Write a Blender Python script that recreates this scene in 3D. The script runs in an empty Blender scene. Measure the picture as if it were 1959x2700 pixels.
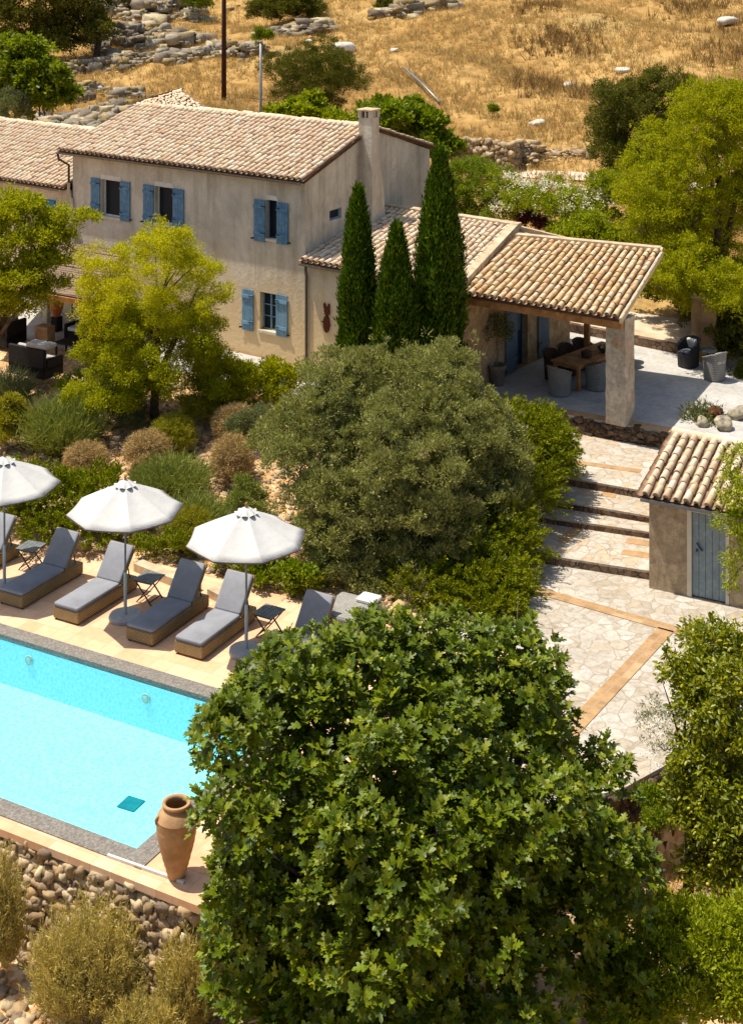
import bpy, math, random
import numpy as np
from mathutils import Vector, Matrix

random.seed(7)
RNG = np.random.default_rng(11)
SC = bpy.context.scene
COL = SC.collection
PI = math.pi

# ------------------------------------------------------------------ survey of the place
# camera 14.2 m above the pool deck, level, with a shifted lens (upright verticals)
H, F, CX, HY = 14.2, 3792.0, 980.0, -150.0


def P(x, y, z):
    """sight line (x, y) of the survey photograph met with height z"""
    k = (H - z) / (y - HY)
    return Vector(((x - CX) * k, F * k, z))


def D(x, y, d):
    return Vector(((x - CX) * d / F, d, H - (y - HY) * d / F))


def s2l(c):
    return tuple(((v / 255) / 12.92 if v / 255 <= .04045 else ((v / 255 + .055) / 1.055) ** 2.4) for v in c[:3])


def C4(c):
    return (*s2l(c), 1.0)


# ------------------------------------------------------------------ mesh helpers
def link(o, parent=None):
    COL.objects.link(o)
    if parent is not None:
        o.parent = parent
    return o


def np_mesh(name, V, Fc, mat, parent=None, smooth=False, mats=None, midx=None):
    V = np.asarray(V, dtype=np.float32).reshape(-1, 3)
    Fc = np.asarray(Fc, dtype=np.int32)
    n, k = Fc.shape
    me = bpy.data.meshes.new(name)
    me.vertices.add(len(V))
    me.vertices.foreach_set('co', V.ravel())
    me.loops.add(n * k)
    me.loops.foreach_set('vertex_index', Fc.ravel())
    me.polygons.add(n)
    me.polygons.foreach_set('loop_start', np.arange(0, n * k, k, dtype=np.int32))
    if smooth:
        me.polygons.foreach_set('use_smooth', np.ones(n, dtype=bool))
    for m in (mats or [mat]):
        me.materials.append(m)
    if midx is not None:
        me.polygons.foreach_set('material_index', np.asarray(midx, dtype=np.int32))
    me.update(calc_edges=True)
    o = bpy.data.objects.new(name, me)
    return link(o, parent)


class MB:
    """collects shapes into one mesh"""

    def __init__(self):
        self.v, self.f = [], []

    def add(self, vs, fs):
        b = len(self.v)
        self.v.extend(tuple(x) for x in vs)
        self.f.extend(tuple(i + b for i in f) for f in fs)
        return self

    def quad(self, a, b, c, d):
        return self.add((a, b, c, d), ((0, 1, 2, 3),))

    def hexa(self, bot, top):
        """solid between two loops of equal length"""
        n = len(bot)
        fs = [tuple(reversed(range(n))), tuple(range(n, 2 * n))]
        fs += [(i, (i + 1) % n, n + (i + 1) % n, n + i) for i in range(n)]
        return self.add(list(bot) + list(top), fs)

    def prism(self, poly, z0, z1):
        return self.hexa([(p[0], p[1], z0) for p in poly], [(p[0], p[1], z1) for p in poly])

    def box(self, c, s, rz=0.0, bevel=0.0):
        x, y, z = s[0] / 2, s[1] / 2, s[2] / 2
        ca, sa = math.cos(rz), math.sin(rz)
        def T(a, b, cc):
            return (c[0] + a * ca - b * sa, c[1] + a * sa + b * ca, c[2] + cc)
        if bevel <= 0:
            return self.hexa([T(-x, -y, -z), T(x, -y, -z), T(x, y, -z), T(-x, y, -z)],
                             [T(-x, -y, z), T(x, -y, z), T(x, y, z), T(-x, y, z)])
        b = min(bevel, x * .9, y * .9, z * .9)
        def loop(ix, zz):
            return [T(-x + ix, -y + b, zz), T(-x + b, -y + ix, zz), T(x - b, -y + ix, zz), T(x - ix, -y + b, zz),
                    T(x - ix, y - b, zz), T(x - b, y - ix, zz), T(-x + b, y - ix, zz), T(-x + ix, y - b, zz)]
        L = [loop(b, -z), loop(0, -z + b), loop(0, z - b), loop(b, z)]
        return self.loops(L)

    def loops(self, L, cap=True):
        n = len(L[0])
        fs = []
        for k in range(len(L) - 1):
            for i in range(n):
                j = (i + 1) % n
                fs.append((k * n + i, k * n + j, (k + 1) * n + j, (k + 1) * n + i))
        if cap:
            fs.append(tuple(reversed(range(n))))
            fs.append(tuple(range((len(L) - 1) * n, len(L) * n)))
        return self.add([p for l in L for p in l], fs)

    def beam(self, a, b, w, h, up=Vector((0, 0, 1))):
        a, b = Vector(a), Vector(b)
        d = (b - a).normalized()
        s = d.cross(up)
        if s.length < 1e-4:
            s = d.cross(Vector((0, 1, 0)))
        s.normalize()
        u = s.cross(d)
        o = [(-w / 2, -h / 2), (w / 2, -h / 2), (w / 2, h / 2), (-w / 2, h / 2)]
        return self.hexa([a + s * p + u * q for p, q in o], [b + s * p + u * q for p, q in o])

    def tube(self, pts, rad, n=8, cap=True):
        pts = [Vector(p) for p in pts]
        if not hasattr(rad, '__len__'):
            rad = [rad] * len(pts)
        L = []
        ref = None
        for i, p in enumerate(pts):
            d = (pts[min(i + 1, len(pts) - 1)] - pts[max(i - 1, 0)]).normalized()
            if ref is None:
                ref = Vector((0, 0, 1)) if abs(d.z) < .9 else Vector((1, 0, 0))
            s = d.cross(ref).normalized()
            ref = s.cross(d)
            L.append([p + (s * math.cos(t) + ref * math.sin(t)) * rad[i] for t in [2 * PI * k / n for k in range(n)]])
        return self.loops(L, cap)

    def lathe(self, prof, n=24, c=(0, 0, 0), cap=True):
        L = [[(c[0] + r * math.cos(2 * PI * k / n), c[1] + r * math.sin(2 * PI * k / n), c[2] + z) for k in range(n)]
             for r, z in prof]
        return self.loops(L, cap)

    def obj(self, name, mat, parent=None, smooth=False):
        me = bpy.data.meshes.new(name)
        me.from_pydata(self.v, [], self.f)
        if smooth:
            me.polygons.foreach_set('use_smooth', np.ones(len(me.polygons), dtype=bool))
        me.materials.append(mat)
        me.update()
        return link(bpy.data.objects.new(name, me), parent)


def smooth_by_angle(o, deg=35):
    o.data.polygons.foreach_set('use_smooth', np.ones(len(o.data.polygons), dtype=bool))
    try:
        o.data.set_sharp_from_angle(angle=math.radians(deg))
    except Exception:
        pass
    return o


def tag(o, label, cat, group=None):
    o['label'] = label
    o['category'] = cat
    if group:
        o['group'] = group
    return o


def thing(name, label, cat, loc=(0, 0, 0), rz=0.0, group=None):
    o = bpy.data.objects.new(name, None)
    o.location = loc
    o.rotation_euler = (0, 0, rz)
    o.empty_display_size = .2
    link(o)
    return tag(o, label, cat, group)


def structure(o):
    o['kind'] = 'structure'
    return o


def stuff(o):
    o['kind'] = 'stuff'
    return o


def copy_thing(root, loc, rz, label, group=None):
    r = root.copy()
    link(r)
    r.location = loc
    r.rotation_euler = (0, 0, rz)
    r['label'] = label
    if group:
        r['group'] = group
    for ch in root.children:
        c = ch.copy()
        link(c, r)
        for g in ch.children:
            d = g.copy()
            link(d, c)
    return r


# ------------------------------------------------------------------ materials
class NT:
    def __init__(self, name):
        self.m = bpy.data.materials.new(name)
        self.m.use_nodes = True
        self.t = self.m.node_tree
        self.t.nodes.clear()
        self.out = self.t.nodes.new('ShaderNodeOutputMaterial')

    def n(self, typ, **kw):
        nd = self.t.nodes.new('ShaderNode' + typ)
        for k, v in kw.items():
            if k.startswith('i_'):
                key = k[2:]
                nd.inputs[int(key) if key.isdigit() else key.replace('_', ' ')].default_value = v
            else:
                setattr(nd, k, v)
        return nd

    def l(self, a, b):
        self.t.links.new(a, b)

    def ramp(self, src, stops, interp='LINEAR'):
        r = self.n('ValToRGB')
        r.color_ramp.interpolation = interp
        e = r.color_ramp.elements
        while len(e) < len(stops):
            e.new(.5)
        for q, (p, c) in zip(e, stops):
            q.position = p
            q.color = c if len(c) == 4 else (*c, 1)
        self.l(src, r.inputs[0])
        return r.outputs[0]

    def mix(self, fac, a, b, mode='MIX'):
        m = self.n('Mix', data_type='RGBA', blend_type=mode)
        for sock, v in ((m.inputs[0], fac), (m.inputs[6], a), (m.inputs[7], b)):
            if hasattr(v, 'is_output'):
                self.l(v, sock)
            else:
                sock.default_value = v
        return m.outputs[2]

    def math(self, op, a, b=0.0):
        m = self.n('Math', operation=op)
        for sock, v in ((m.inputs[0], a), (m.inputs[1], b)):
            if hasattr(v, 'is_output'):
                self.l(v, sock)
            else:
                sock.default_value = v
        return m.outputs[0]

    def coords(self, rot=0.0, obj=True, scale=(1, 1, 1)):
        c = self.n('TexCoord')
        mp = self.n('Mapping')
        mp.inputs['Rotation'].default_value = (0, 0, rot)
        mp.inputs['Scale'].default_value = scale
        self.l(c.outputs['Object'], mp.inputs[0])
        return mp.outputs[0]

    def noise(self, vec, scale, detail=4, rough=.6):
        nd = self.n('TexNoise')
        nd.inputs['Scale'].default_value = scale
        nd.inputs['Detail'].default_value = detail
        nd.inputs['Roughness'].default_value = rough
        if vec is not None:
            self.l(vec, nd.inputs['Vector'])
        return nd.outputs['Fac']

    def bump(self, height, strength=.4, dist=.02):
        b = self.n('Bump')
        b.inputs['Strength'].default_value = strength
        b.inputs['Distance'].default_value = dist
        self.l(height, b.inputs['Height'])
        return b.outputs['Normal']

    def principled(self, color, rough=.8, normal=None, metal=0.0, spec=.3):
        p = self.n('BsdfPrincipled')
        if hasattr(color, 'is_output'):
            self.l(color, p.inputs['Base Color'])
        else:
            p.inputs['Base Color'].default_value = color
        p.inputs['Roughness'].default_value = rough
        p.inputs['Metallic'].default_value = metal
        p.inputs['Specular IOR Level'].default_value = spec
        if normal is not None:
            self.l(normal, p.inputs['Normal'])
        self.l(p.outputs[0], self.out.inputs[0])
        return p


def m_noise(name, cols, scale=3.0, detail=6, rough=.85, bump=.0, bscale=None, bdist=.02, fine=None, lo=.3, hi=.7, spec=.2, metal=0.0):
    """colours mixed by noise (+ a finer grain), with bump"""
    t = NT(name)
    v = t.coords()
    f = t.noise(v, scale, detail)
    k = len(cols)
    col = t.ramp(f, [(lo + (hi - lo) * i / max(1, k - 1), C4(c)) for i, c in enumerate(cols)])
    if fine:
        g = t.noise(v, fine, 3)
        col = t.mix(.5, col, t.ramp(g, [(.3, (.45, .45, .45, 1)), (.7, (1, 1, 1, 1))]), 'MULTIPLY')
    nrm = None
    if bump:
        nrm = t.bump(t.noise(v, bscale or scale * 5, 6), bump, bdist)
    t.principled(col, rough, nrm, metal, spec)
    return t.m


def m_island(name, cols, rough=.85, noise_scale=12, noise_amt=.35, bump=.3, spec=.2):
    """a colour of its own for every loose piece, plus grain"""
    t = NT(name)
    g = t.n('NewGeometry')
    k = len(cols)
    col = t.ramp(g.outputs['Random Per Island'], [(i / max(1, k - 1), C4(c)) for i, c in enumerate(cols)])
    v = t.coords()
    f = t.noise(v, noise_scale, 6)
    col = t.mix(noise_amt, col, t.ramp(f, [(.3, (.35, .33, .32, 1)), (.65, (1, 1, 1, 1))]), 'MULTIPLY')
    t.principled(col, rough, t.bump(f, bump, .02), 0, spec)
    return t.m


def m_leaf(name, cols, trans=.3, rough=.5, spec=.25, back=None, tint=None):
    t = NT(name)
    g = t.n('NewGeometry')
    k = len(cols)
    col = t.ramp(g.outputs['Random Per Island'], [(i / max(1, k - 1), C4(c)) for i, c in enumerate(cols)])
    v = t.coords()
    f = t.noise(v, .9, 2)
    col = t.mix(.5, col, t.ramp(f, [(.35, (.7, .72, .75, 1)), (.65, (1.15, 1.1, 1.0, 1))]), 'MULTIPLY')
    if back:
        col = t.mix(g.outputs['Backfacing'], col, C4(back))
    p = t.n('BsdfPrincipled')
    t.l(col, p.inputs['Base Color'])
    p.inputs['Roughness'].default_value = rough
    p.inputs['Specular IOR Level'].default_value = spec
    tr = t.n('BsdfTranslucent')
    t.l(t.mix(1.0, col, tint or (1.35, 1.3, .5, 1), 'MULTIPLY'), tr.inputs[0])
    mx = t.n('MixShader')
    mx.inputs[0].default_value = trans
    t.l(p.outputs[0], mx.inputs[1])
    t.l(tr.outputs[0], mx.inputs[2])
    t.l(mx.outputs[0], t.out.inputs[0])
    return t.m


M = {}
# plaster of the houses: grey-beige with stains, and warm bounce light from the ground painted in low down
def m_plaster(name, a, b, c, low=None, z0=1.0):
    t = NT(name)
    v = t.coords()
    f = t.noise(v, .55, 8, .65)
    col = t.ramp(f, [(.32, C4(a)), (.5, C4(b)), (.68, C4(c))])
    f2 = t.noise(v, 4.5, 8, .7)
    col = t.mix(.45, col, t.ramp(f2, [(.3, (.62, .6, .58, 1)), (.62, (1, 1, 1, 1))]), 'MULTIPLY')
    vs = t.coords(scale=(3, 3, .35))
    f3 = t.noise(vs, .8, 6, .6)
    col = t.mix(.55, col, t.ramp(f3, [(.36, (.58, .55, .52, 1)), (.52, (1, 1, 1, 1))]), 'MULTIPLY')
    if low:
        sep = t.n('SeparateXYZ')
        t.l(v, sep.inputs[0])
        h = t.math('ADD', sep.outputs[2], t.math('MULTIPLY', t.math('SUBTRACT', t.noise(v, 1.1, 5), .5), 2.6))
        k = t.ramp(t.math('DIVIDE', t.math('SUBTRACT', h, z0), 3.2), [(.12, (.85, .85, .85, 1)), (1, (0, 0, 0, 1))])
        col = t.mix(k, col, C4(low))
    t.principled(col, .95, t.bump(t.noise(v, 9, 8), .5, .03), 0, .1)
    return t.m


M['plaster'] = m_plaster('plaster', (180, 171, 154), (204, 194, 175), (217, 208, 190), (216, 186, 138), .4)
M['plaster_b'] = m_plaster('plaster_b', (186, 174, 154), (208, 195, 174), (219, 207, 185), (216, 186, 138), .4)
M['white_plaster'] = m_plaster('white_plaster', (186, 178, 162), (206, 196, 180), (216, 208, 192), None)
M['rough_wall'] = m_plaster('rough_wall', (140, 108, 76), (170, 138, 100), (196, 164, 124), None)
M['tile'] = m_island('tile', [(210, 176, 142), (226, 198, 160), (232, 208, 172), (218, 184, 148), (238, 218, 182), (222, 188, 160), (230, 208, 174), (242, 224, 196), (212, 186, 152), (234, 204, 174)], .9, 7, .38, .3)
M['channel_tile'] = m_island('channel_tile', [(142, 112, 86), (162, 130, 100), (150, 122, 98), (170, 138, 108)], .95, 7, .5, .3)   # darker than the covers: shade of the gaps put into the colour
M['tile_warm'] = m_island('tile_warm', [(214, 170, 118), (228, 192, 142), (220, 180, 130), (234, 204, 156), (208, 172, 132), (236, 210, 168), (222, 196, 158)], .9, 7, .35, .3)
M['mortar'] = m_noise('mortar', [(120, 105, 88), (160, 142, 118), (190, 172, 146)], 4, 6, .95, .5, 14)
M['underroof'] = m_noise('underroof', [(70, 52, 38), (100, 76, 54)], 5, 4, .9)
M['coping_stone'] = m_noise('coping_stone', [(150, 132, 106), (190, 168, 136), (212, 190, 158)], 3, 8, .95, .5, 12)
M['metal_dark'] = m_noise('metal_dark', [(52, 44, 40), (74, 62, 54)], 6, 3, .45, spec=.5)
M['gutter'] = m_noise('gutter', [(92, 80, 66), (118, 104, 86)], 4, 3, .5, spec=.4)
M['blue_paint'] = m_noise('blue_paint', [(74, 114, 148), (92, 134, 164), (112, 150, 176)], 5, 8, .55, .1, 20, fine=14)
M['pale_blue_paint'] = m_noise('pale_blue_paint', [(96, 132, 158), (112, 148, 172), (126, 160, 180)], 3, 5, .5, .1, 20, fine=14)
M['shed_door'] = m_noise('shed_door', [(120, 132, 138), (132, 146, 152), (144, 156, 160)], 2.5, 5, .6, .12, 20, fine=12)
M['dark_blue'] = m_noise('dark_blue', [(24, 44, 70), (34, 58, 88)], 3, 4, .5)
M['slate_blue'] = m_noise('slate_blue', [(78, 96, 112), (92, 110, 126)], 3, 4, .6)
M['teal_paint'] = m_noise('teal_paint', [(40, 120, 150), (52, 138, 168)], 3, 4, .5)
M['cream_trim'] = m_noise('cream_trim', [(186, 176, 156), (208, 198, 178)], 4, 5, .8, .15, 20)
M['white_lintel'] = m_noise('white_lintel', [(196, 192, 180), (218, 214, 202)], 5, 5, .9, .3, 18)
M['black_iron'] = m_noise('black_iron', [(24, 22, 22), (40, 36, 34)], 6, 3, .6)
M['rust'] = m_noise('rust', [(58, 26, 14), (98, 48, 24), (74, 34, 18)], 14, 5, .9)
t = NT('dark_glass')
t.principled((.010, .016, .024, 1), .4, None, 0, .1)
M['dark_glass'] = t.m
M['room_dark'] = m_noise('room_dark', [(14, 12, 12), (24, 20, 20)], 2, 2, .9)
M['bark'] = m_noise('bark', [(52, 42, 32), (86, 70, 54), (112, 96, 76)], 6, 6, .95, .8, 16)
M['bark_pale'] = m_noise('bark_pale', [(112, 100, 84), (148, 134, 114)], 6, 6, .95, .6, 16)
M['old_timber'] = m_noise('old_timber', [(58, 34, 26), (78, 48, 36)], 5, 5, .9, .4, 20)
M['grey_metal'] = m_noise('grey_metal', [(128, 126, 122), (150, 148, 142)], 3, 3, .45, spec=.5, metal=.6)
M['pole_grey'] = m_noise('pole_grey', [(92, 92, 92), (112, 112, 110)], 3, 3, .4, spec=.5)
M['pole_light'] = m_noise('pole_light', [(150, 158, 158), (172, 178, 176)], 3, 3, .35, spec=.5)
M['timber'] = m_noise('timber', [(126, 84, 46), (160, 112, 64), (184, 134, 82)], 4, 7, .7, .2, 24)
M['pale_timber'] = m_noise('pale_timber', [(188, 168, 136), (210, 192, 160)], 4, 6, .8, .2, 20)
M['terracotta'] = m_noise('terracotta', [(142, 108, 74), (172, 136, 96), (188, 154, 114)], 3.0, 8, .9, .35, 22)
M['terracotta_red'] = m_noise('terracotta_red', [(170, 92, 54), (192, 112, 68)], 3.5, 6, .8, .2, 20)
M['pot_grey'] = m_noise('pot_grey', [(104, 94, 82), (132, 120, 104)], 4, 6, .85, .25, 20)
M['concrete_pale'] = m_noise('concrete_pale', [(150, 150, 148), (176, 174, 170)], 6, 6, .9, .2, 30)
t = NT('canvas_white')
v = t.coords()
g_ = t.noise(v, 1.4, 3)
pb = t.principled(t.ramp(g_, [(.3, C4((188, 185, 178))), (.7, C4((200, 197, 190)))]), .9, t.bump(t.noise(v, 3.5, 4), .5, .04), 0, .1)
M['canvas'] = t.m
M['canvas_edge'] = m_noise('canvas_edge', [(92, 74, 70), (112, 94, 88)], 6, 3, .9)
M['cushion'] = m_noise('cushion', [(138, 138, 142), (148, 148, 152), (156, 156, 160)], 2.4, 4, .95, .35, 9, .015, fine=120)
M['dark_piping'] = m_noise('dark_piping', [(80, 82, 90), (92, 94, 102)], 5, 3, .9)
M['white_cloth'] = m_noise('white_cloth', [(204, 200, 192), (224, 220, 212)], 3, 4, .95, .4, 8)
M['grey_cloth'] = m_noise('grey_cloth', [(152, 148, 142), (186, 182, 174)], 3, 4, .95, .5, 8)
M['black_rattan'] = m_noise('black_rattan', [(22, 20, 20), (38, 34, 32)], 9, 5, .7, .6, 40)
M['table_slate'] = m_noise('table_slate', [(92, 96, 96), (112, 116, 114), (124, 126, 122)], 5, 5, .55, .1, 20)


def m_weave(name, a, b, c, sx=26, sz=26):
    """woven cane: two crossing waves"""
    t = NT(name)
    v = t.coords()
    w1 = t.n('TexWave', wave_type='BANDS', bands_direction='DIAGONAL')
    w1.inputs['Scale'].default_value = sx
    w1.inputs['Distortion'].default_value = 1.5
    t.l(v, w1.inputs[0])
    w2 = t.n('TexWave', wave_type='BANDS', bands_direction='Z')
    w2.inputs['Scale'].default_value = sz
    w2.inputs['Distortion'].default_value = 1.2
    t.l(v, w2.inputs[0])
    h = t.math('MULTIPLY', w1.outputs['Fac'], w2.outputs['Fac'])
    col = t.ramp(h, [(.0, C4(a)), (.25, C4(b)), (.7, C4(c))])
    col = t.mix(.4, col, t.ramp(t.noise(v, 5, 4), [(.35, (.6, .58, .55, 1)), (.65, (1, 1, 1, 1))]), 'MULTIPLY')
    t.principled(col, .7, t.bump(h, .7, .012), 0, .25)
    return t.m


M['wicker'] = m_weave('wicker', (100, 80, 50), (160, 134, 90), (200, 174, 124), 14, 12)
M['wicker_grey'] = m_weave('wicker_grey', (92, 90, 86), (150, 146, 138), (186, 180, 168), 12, 12)
M['wicker_brown'] = m_weave('wicker_brown', (40, 26, 18), (84, 58, 40), (120, 86, 58), 12, 12)
M['wicker_dark'] = m_weave('wicker_dark', (24, 24, 26), (46, 46, 48), (74, 72, 70), 12, 12)


def m_tiles(name, cols, w, h, mort, msize=.012, rough=.8, off=.0, rot=0.0, bump=.3, noise=.35):
    t = NT(name)
    v = t.coords(rot)
    b = t.n('TexBrick')
    b.offset = off
    b.squash = 1.0
    b.inputs['Scale'].default_value = 1.0
    b.inputs['Brick Width'].default_value = w
    b.inputs['Row Height'].default_value = h
    b.inputs['Mortar Size'].default_value = msize
    b.inputs['Mortar Smooth'].default_value = .3
    b.inputs['Color1'].default_value = (0, 0, 0, 1)
    b.inputs['Color2'].default_value = (1, 1, 1, 1)
    b.inputs['Mortar'].default_value = (.5, .5, .5, 1)
    b.inputs['Bias'].default_value = 0
    t.l(v, b.inputs[0])
    k = len(cols)
    col = t.ramp(b.outputs['Color'], [(i / max(1, k - 1), C4(c)) for i, c in enumerate(cols)])
    col = t.mix(noise, col, t.ramp(t.noise(v, 5, 7, .7), [(.3, (.6, .56, .52, 1)), (.65, (1.08, 1.06, 1.04, 1))]), 'MULTIPLY')
    col = t.mix(.4, col, t.ramp(t.noise(v, .6, 4), [(.35, (.8, .77, .74, 1)), (.65, (1.04, 1.04, 1.04, 1))]), 'MULTIPLY')
    col = t.mix(b.outputs['Fac'], col, C4(mort))
    t.principled(col, rough, t.bump(t.math('SUBTRACT', 1.0, b.outputs['Fac']), bump, .01), 0, .25)
    return t.m


M['deck_tile'] = m_tiles('deck_tile', [(220, 172, 130), (228, 184, 144), (234, 194, 156), (224, 178, 138)], .42, .42, (204, 164, 126), .008, .8)
M['band_tile'] = m_tiles('band_tile', [(178, 142, 98), (190, 154, 110), (168, 134, 94), (196, 164, 122)], .34, .34, (168, 140, 108), .016, .9, noise=.8)
M['porch_floor'] = m_noise('porch_floor', [(176, 170, 160), (192, 186, 176), (202, 196, 186)], 1.2, 6, .9, .15, 10, fine=9)
M['porch_tiles'] = m_tiles('porch_tiles', [(170, 120, 84), (190, 140, 100), (200, 152, 112)], .3, .3, (150, 118, 90), .01, .85)
t = NT('coping_granite')
v = t.coords()
b_ = t.n('TexBrick')
b_.offset = 0
for kk, vv in (('Scale', 1.0), ('Brick Width', .62), ('Row Height', 5.0), ('Mortar Size', .006)):
    b_.inputs[kk].default_value = vv
t.l(v, b_.inputs[0])
col = t.ramp(t.noise(v, 26, 6, .75), [(.3, C4((84, 79, 73))), (.5, C4((124, 117, 108))), (.7, C4((164, 155, 142)))])
col = t.mix(t.math('MULTIPLY', b_.outputs['Fac'], .4), col, C4((110, 98, 86)))
t.principled(col, .9, t.bump(t.noise(v, 30, 4), .3, .01), 0, .2)
M['coping_granite'] = t.m


def m_paving(name, cols, scale, mort, tint, msize=.03, noise=.45):
    """irregular flagstones"""
    t = NT(name)
    v = t.coords()
    wv = t.n('TexNoise')
    wv.inputs['Scale'].default_value = 1.6
    t.l(v, wv.inputs['Vector'])
    mv = t.n('VectorMath', operation='MULTIPLY_ADD')
    t.l(wv.outputs['Color'], mv.inputs[0])
    mv.inputs[1].default_value = (.35, .35, 0)
    t.l(v, mv.inputs[2])
    vo = t.n('TexVoronoi', feature='F1')
    vo.inputs['Scale'].default_value = scale
    t.l(mv.outputs[0], vo.inputs['Vector'])
    ve = t.n('TexVoronoi', feature='DISTANCE_TO_EDGE')
    ve.inputs['Scale'].default_value = scale
    t.l(mv.outputs[0], ve.inputs['Vector'])
    sp = t.n('SeparateColor')
    t.l(vo.outputs['Color'], sp.inputs[0])
    k = len(cols)
    col = t.ramp(sp.outputs[0], [(i / max(1, k - 1), C4(c)) for i, c in enumerate(cols)])
    col = t.mix(noise, col, t.ramp(t.noise(v, 7, 8, .7), [(.32, tint), (.6, (1.05, 1.05, 1.05, 1))]), 'MULTIPLY')
    col = t.mix(.5, col, t.ramp(t.noise(v, .8, 5, .6), [(.35, (.82, .76, .68, 1)), (.62, (1.05, 1.05, 1.05, 1))]), 'MULTIPLY')
    e = t.ramp(ve.outputs['Distance'], [(.0, (1, 1, 1, 1)), (msize, (1, 1, 1, 1)), (msize * 2.2, (0, 0, 0, 1))])
    em = t.math('MULTIPLY', e, t.ramp(t.noise(v, 3, 4), [(.4, (.25, .25, .25, 1)), (.65, (1, 1, 1, 1))]))
    col = t.mix(em, col, C4(mort))
    t.principled(col, .85, t.bump(t.math('SUBTRACT', t.noise(v, 6, 6), e), .45, .02), 0, .25)
    return t.m


M['paving'] = m_paving('paving', [(178, 170, 155), (190, 182, 169), (172, 160, 141), (196, 190, 178), (184, 170, 148)], 3.1, (148, 132, 110), (.62, .57, .51, 1), .016, .75)
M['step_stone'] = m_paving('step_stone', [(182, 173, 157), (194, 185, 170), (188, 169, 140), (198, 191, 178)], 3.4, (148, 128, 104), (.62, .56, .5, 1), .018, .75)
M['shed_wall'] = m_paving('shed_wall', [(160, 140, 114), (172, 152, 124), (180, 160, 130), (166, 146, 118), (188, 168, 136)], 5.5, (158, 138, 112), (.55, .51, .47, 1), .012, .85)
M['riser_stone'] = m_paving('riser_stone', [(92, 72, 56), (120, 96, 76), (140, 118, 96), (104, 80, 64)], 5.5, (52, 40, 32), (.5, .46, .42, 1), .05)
M['gravel_yard'] = m_noise('gravel_yard', [(190, 162, 128), (216, 192, 160), (228, 208, 180)], 1.4, 8, .95, .5, 40, fine=34)
M['gravel_road'] = m_noise('gravel_road', [(196, 180, 156), (226, 212, 192)], 1.2, 8, .95, .4, 30)


# the open hillside (dry grass) and the garden soil
t = NT('dry_hill')
v = t.coords()
f1 = t.noise(v, .11, 8, .65)
col = t.ramp(f1, [(.3, C4((108, 86, 52))), (.43, C4((158, 124, 72))), (.55, C4((186, 152, 96))), (.7, C4((166, 144, 94)))])
f2 = t.noise(t.coords(scale=(1, .6, 1)), 1.3, 8, .7)
col = t.mix(.8, col, t.ramp(f2, [(.34, (.42, .36, .3, 1)), (.5, (.9, .86, .8, 1)), (.68, (1.2, 1.18, 1.1, 1))]), 'MULTIPLY')
t.principled(col, .95, t.bump(t.noise(v, 3, 8), .8, .15), 0, .05)
M['dry_hill'] = t.m
t = NT('garden_soil')
v = t.coords()
vo = t.n('TexVoronoi')
vo.inputs['Scale'].default_value = 9
t.l(v, vo.inputs['Vector'])
sp = t.n('SeparateColor')
t.l(vo.outputs['Color'], sp.inputs[0])
col = t.ramp(sp.outputs[0], [(0, C4((176, 138, 96))), (.3, C4((210, 172, 124))), (.6, C4((224, 198, 160))), (1, C4((200, 146, 82)))])
col = t.mix(.7, col, t.ramp(t.noise(v, 1.2, 8, .7), [(.35, (.5, .42, .34, 1)), (.6, (1.1, 1.08, 1.05, 1))]), 'MULTIPLY')
t.principled(col, .95, t.bump(vo.outputs['Distance'], .7, .05), 0, .1)
M['garden_soil'] = t.m

M['stone_warm'] = m_island('stone_warm', [(150, 124, 92), (182, 156, 118), (206, 182, 144), (168, 142, 108), (216, 196, 158), (192, 156, 106), (158, 138, 112), (130, 112, 92)], .95, 9, .55, .7)
M['stone_grey'] = m_island('stone_grey', [(116, 104, 88), (160, 148, 128), (188, 174, 150), (136, 122, 102), (200, 184, 144), (180, 152, 92), (148, 134, 110)], .95, 6, .6, .7)
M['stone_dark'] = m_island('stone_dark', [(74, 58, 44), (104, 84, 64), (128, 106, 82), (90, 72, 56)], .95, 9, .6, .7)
M['boulder'] = m_noise('boulder', [(170, 156, 136), (210, 200, 184), (226, 218, 204)], 2, 7, .95, .7, 8)
M['boulder_lichen'] = m_noise('boulder_lichen', [(84, 76, 66), (140, 130, 114), (176, 164, 132), (190, 176, 120)], 5, 8, .95, .8, 14)
M['wall_core'] = m_noise('wall_core', [(96, 74, 48), (132, 104, 70)], 6, 6, .95, .6, 20)

# foliage
M['lf_fig'] = m_leaf('lf_fig', [(56, 74, 4), (88, 106, 5), (112, 126, 8), (70, 88, 4), (134, 140, 24), (58, 76, 4)], .16, .45, .28, (96, 110, 24))
M['lf_olive'] = m_leaf('lf_olive', [(116, 122, 44), (146, 148, 72), (130, 134, 52), (182, 178, 110), (126, 132, 54)], .3, .55, .25, (132, 134, 92))
M['lf_olive_back'] = m_leaf('lf_olive_back', [(64, 76, 26), (88, 98, 38), (74, 88, 30), (102, 108, 50)], .2, .55, .25, (112, 120, 74))
M['lf_cypress'] = m_leaf('lf_cypress', [(46, 74, 8), (66, 96, 10), (92, 116, 14), (54, 82, 8), (118, 132, 22)], .2, .6, .15)
M['lf_juniper'] = m_leaf('lf_juniper', [(90, 104, 8), (126, 136, 12), (150, 152, 18), (106, 118, 10)], .25, .6, .15)
M['lf_yellow'] = m_leaf('lf_yellow', [(170, 168, 12), (192, 188, 22), (152, 154, 10), (208, 202, 44), (138, 142, 12)], .5, .55, .15)
M['lf_yellow_deep'] = m_leaf('lf_yellow_deep', [(136, 144, 6), (168, 168, 8), (118, 130, 8), (188, 182, 14)], .42, .55, .15)
M['lf_green'] = m_leaf('lf_green', [(90, 108, 10), (120, 136, 16), (140, 152, 28), (104, 122, 12)], .35, .5, .25)
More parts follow.
